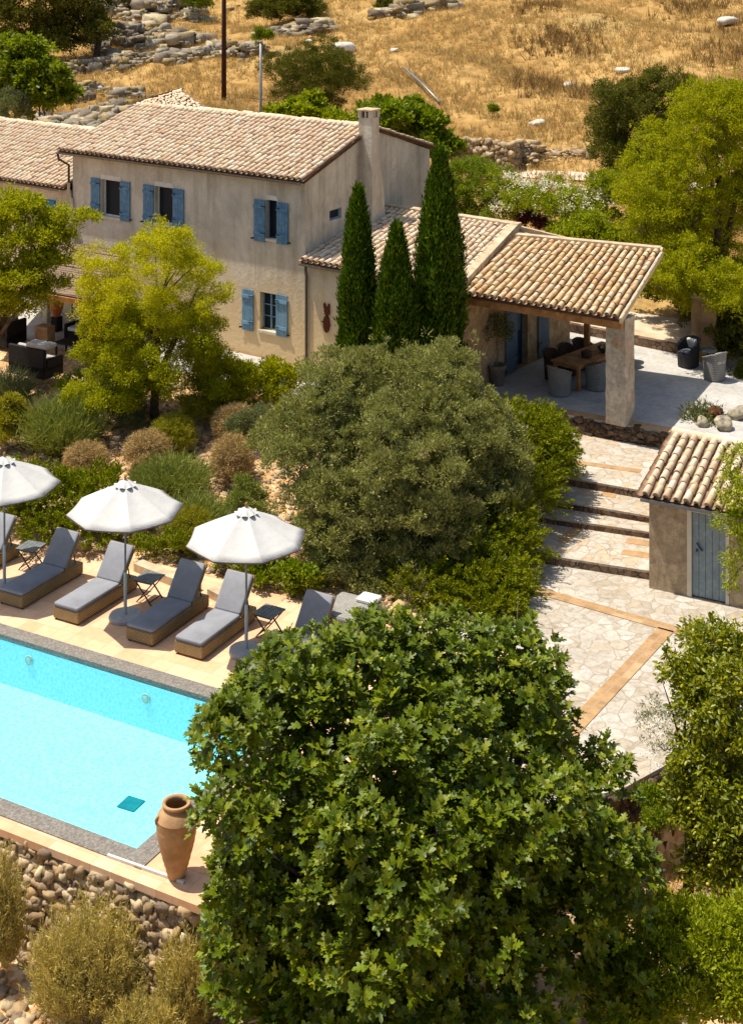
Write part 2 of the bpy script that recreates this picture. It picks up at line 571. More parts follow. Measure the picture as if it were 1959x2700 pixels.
M['lf_bright'] = m_leaf('lf_bright', [(132, 146, 14), (158, 166, 24), (114, 128, 12), (176, 180, 44)], .38, .5, .2)
M['lf_dark'] = m_leaf('lf_dark', [(76, 80, 20), (104, 104, 32), (90, 92, 24), (122, 118, 42)], .28, .6, .15)
M['lf_bronze'] = m_leaf('lf_bronze', [(124, 128, 20), (154, 150, 34), (138, 134, 28), (170, 160, 54)], .4, .55, .2)
M['lf_lavender'] = m_leaf('lf_lavender', [(112, 124, 52), (136, 144, 68), (124, 132, 54), (152, 156, 92)], .25, .7, .1)
M['lf_greygreen'] = m_leaf('lf_greygreen', [(110, 118, 78), (130, 134, 92), (96, 104, 64)], .25, .7, .1)
M['lf_dry'] = m_leaf('lf_dry', [(176, 148, 96), (202, 172, 116), (156, 130, 80), (214, 188, 136)], .2, .8, .05, tint=(1.1, 1.05, .8, 1))
M['lf_rosemary'] = m_leaf('lf_rosemary', [(178, 160, 80), (202, 184, 104), (188, 170, 90), (218, 200, 132), (156, 146, 66)], .25, .7, .1)
M['lf_red'] = m_leaf('lf_red', [(58, 22, 18), (84, 36, 26), (70, 30, 22)], .2, .6, .2)
M['lf_tree_r'] = m_leaf('lf_tree_r', [(94, 106, 8), (132, 138, 10), (166, 164, 22), (112, 120, 8), (74, 90, 6)], .36, .4, .4)
M['petal'] = m_leaf('petal', [(244, 236, 204), (250, 242, 212), (238, 232, 206)], .45, .8, .1, tint=(1, 1, 1, 1))
M['petal_yellow'] = m_leaf('petal_yellow', [(206, 176, 40), (222, 196, 60)], .2, .6, .2)
M['fruit'] = m_leaf('fruit', [(196, 190, 50), (180, 180, 40), (210, 190, 70)], .05, .5, .3)
M['grass_dry'] = m_leaf('grass_dry', [(190, 158, 96), (208, 178, 118), (164, 134, 80), (220, 198, 144), (198, 168, 104), (134, 120, 72)], .3, .8, .05, tint=(1.1, 1.0, .7, 1))
M['grass_brown'] = m_leaf('grass_brown', [(128, 100, 58), (150, 120, 74), (112, 92, 54)], .25, .8, .05, tint=(1.1, 1.0, .8, 1))
M['leaf_litter'] = m_leaf('leaf_litter', [(214, 160, 50), (196, 132, 52), (222, 182, 90), (176, 120, 60), (206, 176, 132)], .15, .8, .1, tint=(1, 1, 1, 1))

# pool
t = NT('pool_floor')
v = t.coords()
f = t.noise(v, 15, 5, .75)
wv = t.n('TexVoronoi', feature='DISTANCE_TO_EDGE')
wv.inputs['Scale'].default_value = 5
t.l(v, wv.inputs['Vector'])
col = t.ramp(f, [(.34, C4((160, 216, 226))), (.46, C4((190, 228, 236))), (.6, C4((212, 236, 242)))])  # pale speckle paints the sparkle of sunlight through water into the colour
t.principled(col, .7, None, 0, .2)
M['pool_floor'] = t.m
M['pool_drain'] = m_noise('pool_drain', [(10, 110, 120), (26, 132, 138)], 8, 3, .7)
t = NT('water')
fr = t.n('Fresnel')
fr.inputs[0].default_value = 1.2
v = t.coords()
bn = t.bump(t.noise(v, 2.2, 3), .08, .05)
t.l(bn, fr.inputs['Normal'])
tr = t.n('BsdfTransparent')
tr.inputs[0].default_value = (.62, .95, .975, 1)
gl = t.n('BsdfGlossy')
gl.inputs['Roughness'].default_value = .03
t.l(bn, gl.inputs['Normal'])
mx = t.n('MixShader')
t.l(fr.outputs[0], mx.inputs[0])
t.l(tr.outputs[0], mx.inputs[1])
t.l(gl.outputs[0], mx.inputs[2])
t.l(mx.outputs[0], t.out.inputs[0])
M['water'] = t.m

# ------------------------------------------------------------------ scatter helpers
def unit(v):
    return v / np.maximum(np.linalg.norm(v, axis=-1, keepdims=True), 1e-9)


def rand_dirs(n, zmin=-1.0):
    d = unit(RNG.normal(size=(n * 3 + 20, 3)))
    d = d[d[:, 2] > zmin]
    while len(d) < n:
        e = unit(RNG.normal(size=(n * 3, 3)))
        d = np.vstack([d, e[e[:, 2] > zmin]])
    return d[:n]


def frames(ax, nr):
    """rotation matrices whose columns are length axis, width axis, normal"""
    ax = unit(ax)
    nr = nr - ax * np.sum(ax * nr, axis=1, keepdims=True)
    nr = unit(nr)
    w = np.cross(nr, ax)
    return np.stack([ax, w, nr], axis=2)


def inst(T, Fc, Pp, R, S):
    T = np.asarray(T, dtype=np.float64)
    Fc = np.asarray(Fc, dtype=np.int64)
    S = np.asarray(S, dtype=np.float64)
    if S.ndim == 1:
        S = S[:, None].repeat(3, axis=1)
    V = T[None] * S[:, None, :]
    V = np.einsum('nij,nmj->nmi', R, V) + Pp[:, None, :]
    n, m = len(Pp), len(T)
    FF = Fc[None] + (np.arange(n) * m)[:, None, None]
    return V.reshape(-1, 3), FF.reshape(-1, Fc.shape[1])


def join(parts):
    vs, fs, b = [], [], 0
    for v, f in parts:
        vs.append(v)
        fs.append(f + b)
        b += len(v)
    return np.vstack(vs), np.vstack(fs)


# leaf shapes (x along, y across, z up)
def tmpl_fig():
    half = [(.0, .08), (.10, .28), (.26, .44), (.36, .41), (.38, .18), (.58, .36), (.72, .34), (.64, .13), (.86, .15)]
    pts = [(0, 0)] + half + [(1.0, 0)] + [(x, -y) for x, y in reversed(half)]
    T = [(.42, 0, .0)] + [(x, y, .30 * abs(y) - .22 * x * x) for x, y in pts]
    n = len(pts)
    return T, [(0, 1 + (i + 1) % n, 1 + i) for i in range(n)]


FIG = tmpl_fig()
LEAF = ([(0, 0, 0), (.45, .5, .06), (1, 0, -.08), (.45, -.5, .06)], [(0, 3, 2), (0, 2, 1)])
OVAL = ([(0, 0, 0), (.3, .42, .06), (.75, .34, .02), (1, 0, -.1), (.75, -.34, .02), (.3, -.42, .06)], [(0, 5, 4), (0, 4, 3), (0, 3, 2), (0, 2, 1)])
BLADE = ([(0, .5, 0), (0, -.5, 0), (1, 0, 0)], [(0, 1, 2)])
LOBED = ([(0, 0, 0), (.25, .45, .08), (.5, .25, .03), (.7, .35, .03), (1, 0, -.12), (.7, -.35, .03), (.5, -.25, .03), (.25, -.45, .08)],
         [(0, 2, 1), (0, 3, 2), (0, 4, 3), (0, 5, 4), (0, 6, 5), (0, 7, 6)])


def leaves(pos, axis, nrm, L, Wd, tm):
    n = len(pos)
    S = np.stack([L, Wd, L], axis=1)
    return inst(tm[0], tm[1], pos, frames(axis, nrm), S)


def crown(blobs, ncl, per, rc, size, tm=LEAF, asp=.4, out=.6, up=.3, rnd=.7, shell=(.72, 1.04), inner=.15, zmin=-.6, flat=.8, nup=.7):
    """leaf clumps through the volume of several ellipsoids"""
    c = np.array([b[0] for b in blobs], dtype=float)
    r = np.array([b[1] for b in blobs], dtype=float)
    w = np.array([(b[1][0] * b[1][1] + b[1][0] * b[1][2] + b[1][1] * b[1][2]) for b in blobs])
    k = RNG.choice(len(blobs), size=ncl, p=w / w.sum())
    d = rand_dirs(ncl, zmin)
    rad = RNG.uniform(shell[0], shell[1], ncl)
    inn = RNG.random(ncl) < inner
    rad[inn] = RNG.uniform(.3, shell[0], inn.sum())
    cc = c[k] + d * r[k] * rad[:, None]
    # drop clumps buried deep inside another blob
    deep = np.zeros(ncl, dtype=bool)
    for i in range(len(blobs)):
        q = np.linalg.norm((cc - c[i]) / r[i], axis=1)
        deep |= (q < .55) & (k != i)
    keep = ~deep | (RNG.random(ncl) < .25)
    cc, d = cc[keep], d[keep]
    m = len(cc)
    sc = RNG.uniform(.6, 1.35, m)
    off = unit(RNG.normal(size=(m, per, 3))) * (RNG.random((m, per, 1)) ** .5) * rc * sc[:, None, None]
    off[:, :, 2] *= flat
    pos = (cc[:, None, :] + off).reshape(-1, 3)
    od = np.repeat(d, per, axis=0) * .5 + unit(off.reshape(-1, 3)) * .8
    ax = unit(od) * out + np.array([0, 0, up]) + RNG.normal(size=pos.shape) * rnd * .6
    nr = unit(od) * .5 + np.array([0, 0, nup]) + RNG.normal(size=pos.shape) * .55
    L = RNG.uniform(size[0], size[1], len(pos))
    return leaves(pos, ax, nr, L, L * asp, tm)


def puffs(blobs, n, r, zmin=-.5, flat=.85, at=(.72, .95)):
    """boughs: small ellipsoids over the surface of the big ones"""
    c = np.array([b[0] for b in blobs], dtype=float)
    q = np.array([b[1] for b in blobs], dtype=float)
    w = q[:, 0] * q[:, 1] + q[:, 0] * q[:, 2]
    out = []
    tries = 0
    while len(out) < n and tries < n * 12:
        tries += 1
        k = RNG.choice(len(blobs), p=w / w.sum())
        d = rand_dirs(1, zmin)[0]
        p = c[k] + d * q[k] * RNG.uniform(*at)
        if any(np.linalg.norm((p - c[i]) / q[i]) < .6 for i in range(len(blobs)) if i != k):
            continue
        rr = RNG.uniform(*r)
        if any(np.linalg.norm(p - o[0]) < .55 * (rr + o[1][0]) for o in out) and RNG.random() < .85:
            continue
        out.append((p, (rr, rr, rr * flat)))
    return out


def full_crown(blobs, npuff, pr, ncl, per, rc, size, tm=LEAF, asp=.4, fill=.25, zmin=-.5, pz=-.35, flat=.85, stray=.10, **kw):
    """leaf clumps on boughs, and a thinner filling behind them"""
    pf = puffs(blobs, npuff, pr, zmin, flat)
    a = crown(pf, ncl, per, rc, size, tm, asp, zmin=pz, inner=.12, **kw)
    inn = [(b[0], tuple(x * .8 for x in b[1])) for b in blobs]
    b = crown(inn, int(ncl * fill), per, rc * 1.3, size, tm, asp, zmin=zmin, inner=.35, **kw)
    # loose shoots that break the outline
    out_ = [(p_[0], tuple(x * 1.0 for x in p_[1])) for p_ in pf]
    c = crown(out_, max(6, int(ncl * stray)), max(6, per // 4), rc * .8, size, tm, asp, zmin=.0, inner=0, shell=(1.1, 1.55), **kw)
    return join([a, b, c])


def limbs(base, tips, r0, trunk_top, mat, parent, name='trunk', seed=0, n=9):
    """tapered trunk that forks into limbs"""
    rr = random.Random(seed)
    mb = MB()
    base, top = Vector(base), Vector(trunk_top)
    pts = [base, base.lerp(top, .35) + Vector((rr.uniform(-.06, .06), rr.uniform(-.06, .06), 0)), top]
    mb.tube(pts, [r0 * 1.25, r0, r0 * .8], n)
    for tp in tips:
        tp = Vector(tp)
        mid = top.lerp(tp, .5) + Vector((rr.uniform(-.2, .2), rr.uniform(-.2, .2), rr.uniform(.0, .25))) * (tp - top).length * .3
        a = base.lerp(top, rr.uniform(.75, .97))
        mb.tube([a, a.lerp(mid, .5), mid, tp], [r0 * .62, r0 * .48, r0 * .32, r0 * .08], 7)
        for _ in range(2):
            t2 = mid.lerp(tp, .4) + Vector((rr.uniform(-1, 1), rr.uniform(-1, 1), rr.uniform(-.2, .8))) * (tp - top).length * .3
            mb.tube([mid, mid.lerp(t2, .5) + Vector((0, 0, .05)), t2], [r0 * .25, r0 * .16, r0 * .05], 6)
    return mb.obj(name, mat, parent, True)


def icos(sub=1):
    import bmesh
    bm = bmesh.new()
    bmesh.ops.create_icosphere(bm, subdivisions=sub, radius=1.0)
    bm.verts.ensure_lookup_table()
    V = np.array([v.co[:] for v in bm.verts])
    Fc = np.array([[v.index for v in f.verts] for f in bm.faces])
    bm.free()
    return V, Fc


def block():
    import bmesh
    bm = bmesh.new()
    bmesh.ops.create_cube(bm, size=2.0)
    bmesh.ops.subdivide_edges(bm, edges=bm.edges[:], cuts=1, use_grid_fill=True)
    bmesh.ops.triangulate(bm, faces=bm.faces[:])
    bm.verts.ensure_lookup_table()
    V = np.array([v.co[:] for v in bm.verts])
    Fc = np.array([[v.index for v in f.verts] for f in bm.faces])
    bm.free()
    return V / (np.linalg.norm(V, axis=1, keepdims=True) ** .15), Fc


BLOCK = block()
ICO1 = icos(1)
ICO2 = icos(2)


def rocks(pos, size, flat=.75, rough=.28, sub=1, rotz=None, boxy=None):
    """angular stones; every one with a shape of its own"""
    V0, F0 = ICO2 if sub == 2 else BLOCK
    n, m = len(pos), len(V0)
    pos = np.asarray(pos, dtype=float)
    size = np.asarray(size, dtype=float)
    if size.ndim == 1:
        size = np.stack([size * RNG.uniform(.8, 1.3, n), size * RNG.uniform(.75, 1.15, n), size * RNG.uniform(flat * .8, flat * 1.2, n)], axis=1)
    V = np.sign(V0) * np.abs(V0) ** (boxy or (.72 if sub == 2 else 1.0))
    V = (V / np.abs(V).max())[None].repeat(n, axis=0)
    # chop with random planes to get facets
    V = V + RNG.normal(size=V.shape) * (0 if sub == 2 else .13)
    for _ in range(5 if sub == 2 else 3):
        pd = unit(RNG.normal(size=(n, 3)))
        h = RNG.uniform(.5, 1.0, n) if sub == 2 else RNG.uniform(.7, 1.15, n)
        q = np.einsum('nmj,nj->nm', V, pd)
        ex = np.maximum(q - h[:, None], 0)
        V = V - ex[:, :, None] * pd[:, None, :]
    V = V * (1 + RNG.normal(size=(n, m, 1)) * rough * .25)
    V = V * size[:, None, :]
    a = RNG.uniform(0, 2 * PI, n) if rotz is None else rotz + RNG.normal(size=n) * .15
    ca, sa = np.cos(a), np.sin(a)
    X = V[:, :, 0] * ca[:, None] - V[:, :, 1] * sa[:, None]
    Y = V[:, :, 0] * sa[:, None] + V[:, :, 1] * ca[:, None]
    V = np.stack([X, Y, V[:, :, 2]], axis=2) + pos[:, None, :]
    FF = F0[None] + (np.arange(n) * m)[:, None, None]
    return V.reshape(-1, 3), FF.reshape(-1, 3)


# ------------------------------------------------------------------ lie of the land
UP = Vector((.878, -.478, 0)).normalized()      # along the pool
VP = Vector((.478, .878, 0)).normalized()       # across the pool, away
PA = math.atan2(UP.y, UP.x)
PC = P(361, 2242, 0)                            # near right corner of the water


def pool(u, v, z=0.0):
    q = PC + UP * u + VP * v
    return Vector((q.x, q.y, z))


W1 = P(492, 2362, 0)
W2 = P(1640, 2074, 0)
W3 = P(1757, 2010, 0)
BX = np.array([W1.x - UP.x * 26, W1.x, W2.x, W3.x, 9.0, 30.0])
BY = np.array([W1.y - UP.y * 26, W1.y, W2.y, W3.y, 25.2, 14.0])


def bound(X):
    return np.interp(X, BX, BY)


TT = np.array([-60, -11.6, -2.6, 7.2, 10.2, 18.5, 25, 38, 51, 70, 120, 300, 700])
TZ = np.array([-.06, -.06, .92, .98, 1.38, 3.45, 4.9, 6.9, 8.9, 11.2, 15.5, 27, 40])


def tcoord(X, Y):
    return (X + 2.17) * .53 + (Y - 44.7) * .848


def wob(X, Y):
    return (np.sin(X * .31 + 1.3) * np.cos(Y * .23) * .5 + np.sin(X * .83 + Y * .41) * .25 + np.sin(X * 1.7 - Y * 1.3 + .7) * .12)


def ground(X, Y):
    X = np.asarray(X, dtype=float)
    Y = np.asarray(Y, dtype=float)
    t_ = tcoord(X, Y)
    hi = np.interp(t_, TT, TZ)
    amp = np.clip((t_ - 13) / 20, 0, 1) * .7
    hi = hi + wob(X, Y) * amp
    bed = np.clip(1 - np.abs(t_ + 7) / 4.5, 0, 1)
    hi = hi + bed * (wob(X * 2.5, Y * 2.5) * .12)
    # the paved court on the right lies level
    court = np.clip((X - np.interp(Y, [30.8, 32.8], [.6, 3.0])) / .8, 0, 1) * np.clip((.35 - t_) / .5, 0, 1)
    hi = hi * (1 - court) + court * (-.08)
    yb = bound(X)
    low = -1.5 - .10 * np.clip(yb - Y, 0, 14) + wob(X * 2, Y * 2) * .07
    k = np.clip((yb - Y) / .3, 0, 1)
    return hi * (1 - k) + low * k


def gz(x, y):
    return float(ground(np.array([x]), np.array([y]))[0])


def G(px, py, d0=26.0, d1=320.0):
    """where the sight line meets the land"""
    d = np.concatenate([np.linspace(d0, 60, 500), np.linspace(60, d1, 1500)])
    X = (px - CX) * d / F
    Z = H - (py - HY) * d / F
    hit = np.nonzero(Z <= ground(X, d))[0]
    i = hit[0] if len(hit) else len(d) - 1
    return Vector((X[i], d[i], float(ground(X[i:i + 1], d[i:i + 1])[0])))


gx = np.unique(np.concatenate([np.arange(-420, -60, 15), np.arange(-60, -22, 2), np.arange(-22, 22, .3), np.arange(22, 60, 2), np.arange(60, 421, 15)]))
gy = np.unique(np.concatenate([np.arange(-30, 14, 3), np.arange(14, 50, .3), np.arange(50, 130, .8), np.arange(130, 720, 12)]))
XX, YY = np.meshgrid(gx, gy)
ZZ = ground(XX, YY)
nx, ny = len(gx), len(gy)
PUV = (XX - PC.x) * UP.x + (YY - PC.y) * UP.y
PVV = (XX - PC.x) * VP.x + (YY - PC.y) * VP.y
ZZ = np.where((PUV < .55) & (PUV > -15) & (PVV > -.35) & (PVV < 4.75), -2.2, ZZ)   # the pit of the pool
V = np.stack([XX, YY, ZZ], axis=2).reshape(-1, 3)
ii = (np.arange(ny - 1)[:, None] * nx + np.arange(nx - 1)[None]).reshape(-1)
Fq = np.stack([ii, ii + 1, ii + nx + 1, ii + nx], axis=1)
tm_ = tcoord(V[Fq[:, 0], 0], V[Fq[:, 0], 1])
terrain = structure(np_mesh('ground', V, Fq, None, smooth=True, mats=[M['garden_soil'], M['dry_hill']], midx=(tm_ > 9).astype(int)))

# ------------------------------------------------------------------ pool, deck, walls
def pool_obj(o):
    o.location = (PC.x, PC.y, 0)
    o.rotation_euler = (0, 0, PA)
    return o


PL, PWD, CP = 14.0, 4.26, .36       # length to the left, width, coping
mb = MB()
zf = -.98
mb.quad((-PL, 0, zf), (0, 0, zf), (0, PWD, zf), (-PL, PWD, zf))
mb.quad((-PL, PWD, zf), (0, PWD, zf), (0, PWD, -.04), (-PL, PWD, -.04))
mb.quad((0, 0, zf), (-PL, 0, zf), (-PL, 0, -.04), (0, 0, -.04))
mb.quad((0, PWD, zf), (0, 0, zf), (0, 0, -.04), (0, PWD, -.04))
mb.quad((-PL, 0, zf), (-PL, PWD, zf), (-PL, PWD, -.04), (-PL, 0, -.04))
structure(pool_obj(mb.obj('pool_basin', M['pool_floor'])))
mb = MB().quad((-PL, 0, -.075), (0, 0, -.075), (0, PWD, -.075), (-PL, PWD, -.075))
structure(pool_obj(mb.obj('pool_water', M['water'])))
mb = MB()
zc = .02
mb.prism([(-PL - CP, -CP), (CP, -CP), (CP, 0), (-PL - CP, 0)], -.09, zc)
mb.prism([(-PL - CP, PWD), (CP, PWD), (CP, PWD + CP), (-PL - CP, PWD + CP)], -.09, zc)
mb.prism([(0, 0), (CP, 0), (CP, PWD), (0, PWD)], -.09, zc)
mb.prism([(-PL - CP, 0), (-PL, 0), (-PL, PWD), (-PL - CP, PWD)], -.09, zc)
structure(pool_obj(mb.obj('pool_coping', M['coping_granite'])))
mb = MB()
mb.prism([(-22, PWD + CP), (3.2, PWD + CP), (3.2, 8.55), (-22, 8.55)], -.12, 0)
mb.prism([(CP, -.62), (3.2, -.62), (3.2, PWD + CP), (CP, PWD + CP)], -.12, 0)
mb.prism([(-22, -.62), (CP, -.62), (CP, -CP), (-22, -CP)], -.12, .0)
structure(pool_obj(mb.obj('pool_deck', M['deck_tile'])))
q = PC + UP * -0.0
dr = P(346, 2122, zf)
o = MB().box((0, 0, .012), (.36, .36, .024), 0, .008).obj('drain_cover', M['pool_drain'])
o.location = dr
o.rotation_euler = (0, 0, PA + .05)
tag(o, 'teal square drain cover on the pool floor', 'drain cover')


def to_pool(p):
    r = Vector(p) - PC
    return r.dot(UP), r.dot(VP)


for i, (px, py, lab) in enumerate(((78, 1741, 'round white underwater lamp in the pool wall below the left umbrella'), (386, 1842, 'round white underwater lamp in the pool wall nearer the fig tree'))):
    # meet the sight line with the far pool wall
    best = min((abs(to_pool(P(px, py, z))[1] - PWD), z) for z in np.linspace(-.9, 0, 200))
    u, _ = to_pool(P(px, py, best[1]))
    root = thing('pool_lamp', lab, 'pool lamp', pool(u, PWD, best[1]), PA, 'lamps set in the far pool wall')
    mb = MB().lathe([(.0, 0), (.105, 0), (.105, .015), (.085, .025), (.078, .018), (0, .018)], 20)
    ring = mb.obj('rim', M['white_lintel'], root, True)
    ring.rotation_euler = (PI / 2, 0, 0)
    mb = MB().lathe([(.0, .021), (.07, .021), (.055, .028), (0, .032)], 16)
    ln = mb.obj('lens', M['white_lintel'], root, True)
    ln.rotation_euler = (PI / 2, 0, 0)

# white lip on the outer edge of the deck by the jar
o = MB().box((0, 0, 0), (1.35, .045, .05)).obj('white_edge_strip', M['white_lintel'])
a, b = P(284, 2257, .02), P(486, 2328, .02)
o.location = (a + b) / 2
o.rotation_euler = (0, 0, math.atan2(b.y - a.y, b.x - a.x))
o.scale = ((b - a).length / 1.35, 1, 1)
tag(o, 'white strip along the terracotta edge beside the jar', 'edge strip')


def stone_face(A, B, top, bot_fn, batter, size, fill=1.0, seed=0):
    """stones packed in rough courses on a leaning wall face from A to B (A to B with the outside on the right)"""
    A, B = Vector(A), Vector(B)
    d = (B - A).normalized()
    nrm = Vector((d.y, -d.x, 0))
    L = (B - A).length
    pos, sz = [], []
    z = top - size * .25
    zlow = min(bot_fn(A.x, A.y), bot_fn(B.x, B.y)) - .1
    row = 0
    while z > zlow:
        s = random.uniform(0, size)
        while s < L:
            w = size * random.uniform(.45, 1.3)
            hgt = size * random.uniform(.6, 1.1)
            k = (top - z) / max(.1, top - zlow)
            p = A + d * (s + w / 2) + nrm * (batter * k + random.uniform(-.05, .05))
            pos.append((p.x, p.y, z + random.uniform(-.05, .05)))
            sz.append((w * .6, size * .6, hgt * .55))
            s += w * .93
        z -= size * .55
        row += 1
    return rocks(np.array(pos), np.array(sz), rotz=math.atan2(d.y, d.x))


# pool retaining wall
def wall_base(x, y):
    return -1.6


root = thing('retaining_wall', 'rough dry stone wall holding up the pool terrace', 'wall', (W1.x, W1.y, -1.6))
WL = Vector((W1.x - UP.x * 12, W1.y - UP.y * 12, 0))
parts = []
off = lambda p: Vector(p) - Vector((W1.x, W1.y, -1.6))
segs = [(WL, Vector((W1.x, W1.y, 0))), (Vector((W1.x, W1.y, 0)), Vector((W1.x + 2.4, W1.y + .6, 0)))]
for A, B in segs:
    parts.append(stone_face(A, B, -.1, wall_base, .42, .165))
v_, f_ = join(parts)
o = np_mesh('stonework', v_ - np.array((W1.x, W1.y, -1.6)), f_, M['stone_warm'], root)
mb = MB()
for A, B in segs:
    d = (B - A).normalized()
    n_ = Vector((d.y, -d.x, 0))
    mb.hexa([off(A + n_ * .38 + Vector((0, 0, -1.9))), off(B + n_ * .38 + Vector((0, 0, -1.9))), off(B - n_ * .4 + Vector((0, 0, -1.9))), off(A - n_ * .4 + Vector((0, 0, -1.9)))],
            [off(A - n_ * .06 + Vector((0, 0, -.125))), off(B - n_ * .06 + Vector((0, 0, -.125))), off(B - n_ * .4 + Vector((0, 0, -.125))), off(A - n_ * .4 + Vector((0, 0, -.125)))])
mb.obj('core', M['wall_core'], root)
mb = MB()
A, B = pool(-14, -.62), pool(1.3, -.62)
d = (B - A).normalized()
n_ = Vector((d.y, -d.x, 0))
A2, B2 = segs[0]
mb.hexa([off(A - n_ * .02 + Vector((0, 0, -.13))), off(A2 + n_ * .1 + Vector((0, 0, -.13))), off(B2 + n_ * .1 + Vector((0, 0, -.13))), off(B - n_ * .02 + Vector((0, 0, -.13)))],
        [off(A - n_ * .02 + Vector((0, 0, -.015))), off(A2 + n_ * .08 + Vector((0, 0, -.04))), off(B2 + n_ * .08 + Vector((0, 0, -.04))), off(B - n_ * .02 + Vector((0, 0, -.015)))])
mb.obj('ledge', M['coping_stone'], root)

# wall below the paved court
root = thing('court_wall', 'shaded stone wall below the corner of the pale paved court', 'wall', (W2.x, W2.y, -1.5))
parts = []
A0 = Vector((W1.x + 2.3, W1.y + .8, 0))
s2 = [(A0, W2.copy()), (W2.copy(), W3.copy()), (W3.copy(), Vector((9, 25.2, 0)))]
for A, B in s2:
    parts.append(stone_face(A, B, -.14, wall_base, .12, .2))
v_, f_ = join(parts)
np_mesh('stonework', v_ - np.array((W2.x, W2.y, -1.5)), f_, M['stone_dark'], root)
mb = MB()
off2 = lambda p: Vector(p) - Vector((W2.x, W2.y, -1.5))
for A, B in s2:
    d = (B - A).normalized()
    n_ = Vector((d.y, -d.x, 0))
    mb.hexa([off2(A + n_ * .1 + Vector((0, 0, -1.9))), off2(B + n_ * .1 + Vector((0, 0, -1.9))), off2(B - n_ * .4 + Vector((0, 0, -1.9))), off2(A - n_ * .4 + Vector((0, 0, -1.9)))],
            [off2(A - n_ * .05 + Vector((0, 0, -.12))), off2(B - n_ * .05 + Vector((0, 0, -.12))), off2(B - n_ * .4 + Vector((0, 0, -.12))), off2(A - n_ * .4 + Vector((0, 0, -.12)))])
mb.obj('core', M['wall_core'], root)

# paved court, terracotta bands, steps, terrace
def slab(name, pts, z0, z1, mat):
    return structure(MB().prism([(p[0], p[1]) for p in pts], z0, z1).obj(name, mat))


ddir = (W3 - W2).normalized()
nout = Vector((ddir.y, -ddir.x, 0))
slab('paved_court', [A0 - Vector((0, 0, 0)), W2 + nout * .05, W3 + nout * .05, Vector((9.2, 25.3, 0)), Vector((14, 24, 0)), Vector((15, 30, 0)), P(1715, 1515, 0), P(1405, 1470, 0), Vector((2.9, 32.6, 0)), Vector((1.5, 30.9, 0)), Vector((1.3, 26.5, 0))], -.13, -.006, M['paving'])


def band(name, a, b, w, z):
    a, b = Vector(a), Vector(b)
    L = (b - a).length
    o = MB().box((L / 2, 0, 0), (L, w, .008)).obj(name, M['band_tile'])
    o.location = (a.x, a.y, z + .0041)
    o.rotation_euler = (0, 0, math.atan2(b.y - a.y, b.x - a.x))
    return structure(o)


band('terracotta_band', P(1395, 1551, 0), P(1960, 1712, 0), .30, 0)
band('terracotta_band', P(1520, 1912, 0), P(1757, 1660, 0), .34, 0)
band('terracotta_band', P(1300, 2140, 0), P(1517, 1915, 0), .34, 0)


def step(zt, fl, fr, bl, br, z0):
    """tread from its front edge (fl, fr) to the foot of the next riser (bl, br), pixels"""
    a, b = P(*fl, zt), P(*fr, zt)
    c, d = P(*br, zt), P(*bl, zt)
    ex = (b - a).normalized()
    a = a - ex * 1.2
    d = d - ex * 1.2
    b = b + ex * .8
    c = c + ex * .8
    bk = (d - a).normalized() * (1.2 if zt > .7 else .1)
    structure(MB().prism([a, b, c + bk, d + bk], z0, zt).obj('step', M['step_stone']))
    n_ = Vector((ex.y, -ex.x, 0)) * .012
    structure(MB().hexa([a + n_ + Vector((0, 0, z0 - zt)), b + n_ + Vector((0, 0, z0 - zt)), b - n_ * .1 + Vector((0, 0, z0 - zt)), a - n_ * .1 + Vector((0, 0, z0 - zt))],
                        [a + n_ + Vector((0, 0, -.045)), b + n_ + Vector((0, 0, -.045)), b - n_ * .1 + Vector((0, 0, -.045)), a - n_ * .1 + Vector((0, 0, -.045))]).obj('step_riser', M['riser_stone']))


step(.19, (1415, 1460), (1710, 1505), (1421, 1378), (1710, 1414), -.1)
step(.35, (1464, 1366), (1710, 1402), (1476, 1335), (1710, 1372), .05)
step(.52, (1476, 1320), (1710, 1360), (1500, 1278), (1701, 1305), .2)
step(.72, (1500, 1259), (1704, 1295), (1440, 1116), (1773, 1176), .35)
for (a, b, z, w) in (((1522, 1219), (1690, 1243), .72, .26), ((1652, 1425), (1712, 1434), .19, .3), ((1640, 1455), (1712, 1466), .19, .3), ((1480, 1430), (1528, 1390), .19, .25), ((1585, 1303), (1625, 1307), .52, .28)):
    band('terracotta_band', P(*a, z), P(*b, z), w, z)

PZ = 1.15      # porch floor
fa, fb = P(1348, 1067, PZ), P(1797, 1146, PZ)
ex = (fb - fa).normalized()
fl_, fr_ = fa - ex * 2.6, fb + ex * 4.0
bk1, bk2 = P(1500, 874, PZ), P(1792, 928, PZ)
slab('porch_floor', [fl_, fr_, fr_ + Vector((3.2, 6, 0)), bk2 + Vector((1.5, -1.4, 0)), bk2, bk1, bk1 + Vector((-3.5, 1.5, 0))], .6, PZ, M['porch_floor'])
# terracotta edge of the porch floor and its stone riser
ny_ = Vector((-ex.y, ex.x, 0))
a, b = fl_ + ny_ * .02, fr_ + ny_ * .02
o = MB().box(((b - a).length / 2, .17, 0), ((b - a).length, .40, .012)).obj('terracotta_edge', M['band_tile'])
o.location = (a.x, a.y, PZ + .0065)
o.rotation_euler = (0, 0, math.atan2(ex.y, ex.x))
structure(o)
v_, f_ = stone_face(fl_ + Vector((0, 0, 0)), fr_, PZ - .05, lambda x, y: .72, .03, .15)
root = thing('terrace_wall', 'low stone edging wall under the porch floor above the steps', 'wall', (fl_.x, fl_.y, .6))
np_mesh('stonework', v_ - np.array((fl_.x, fl_.y, .6)), f_, M['stone_dark'], root)
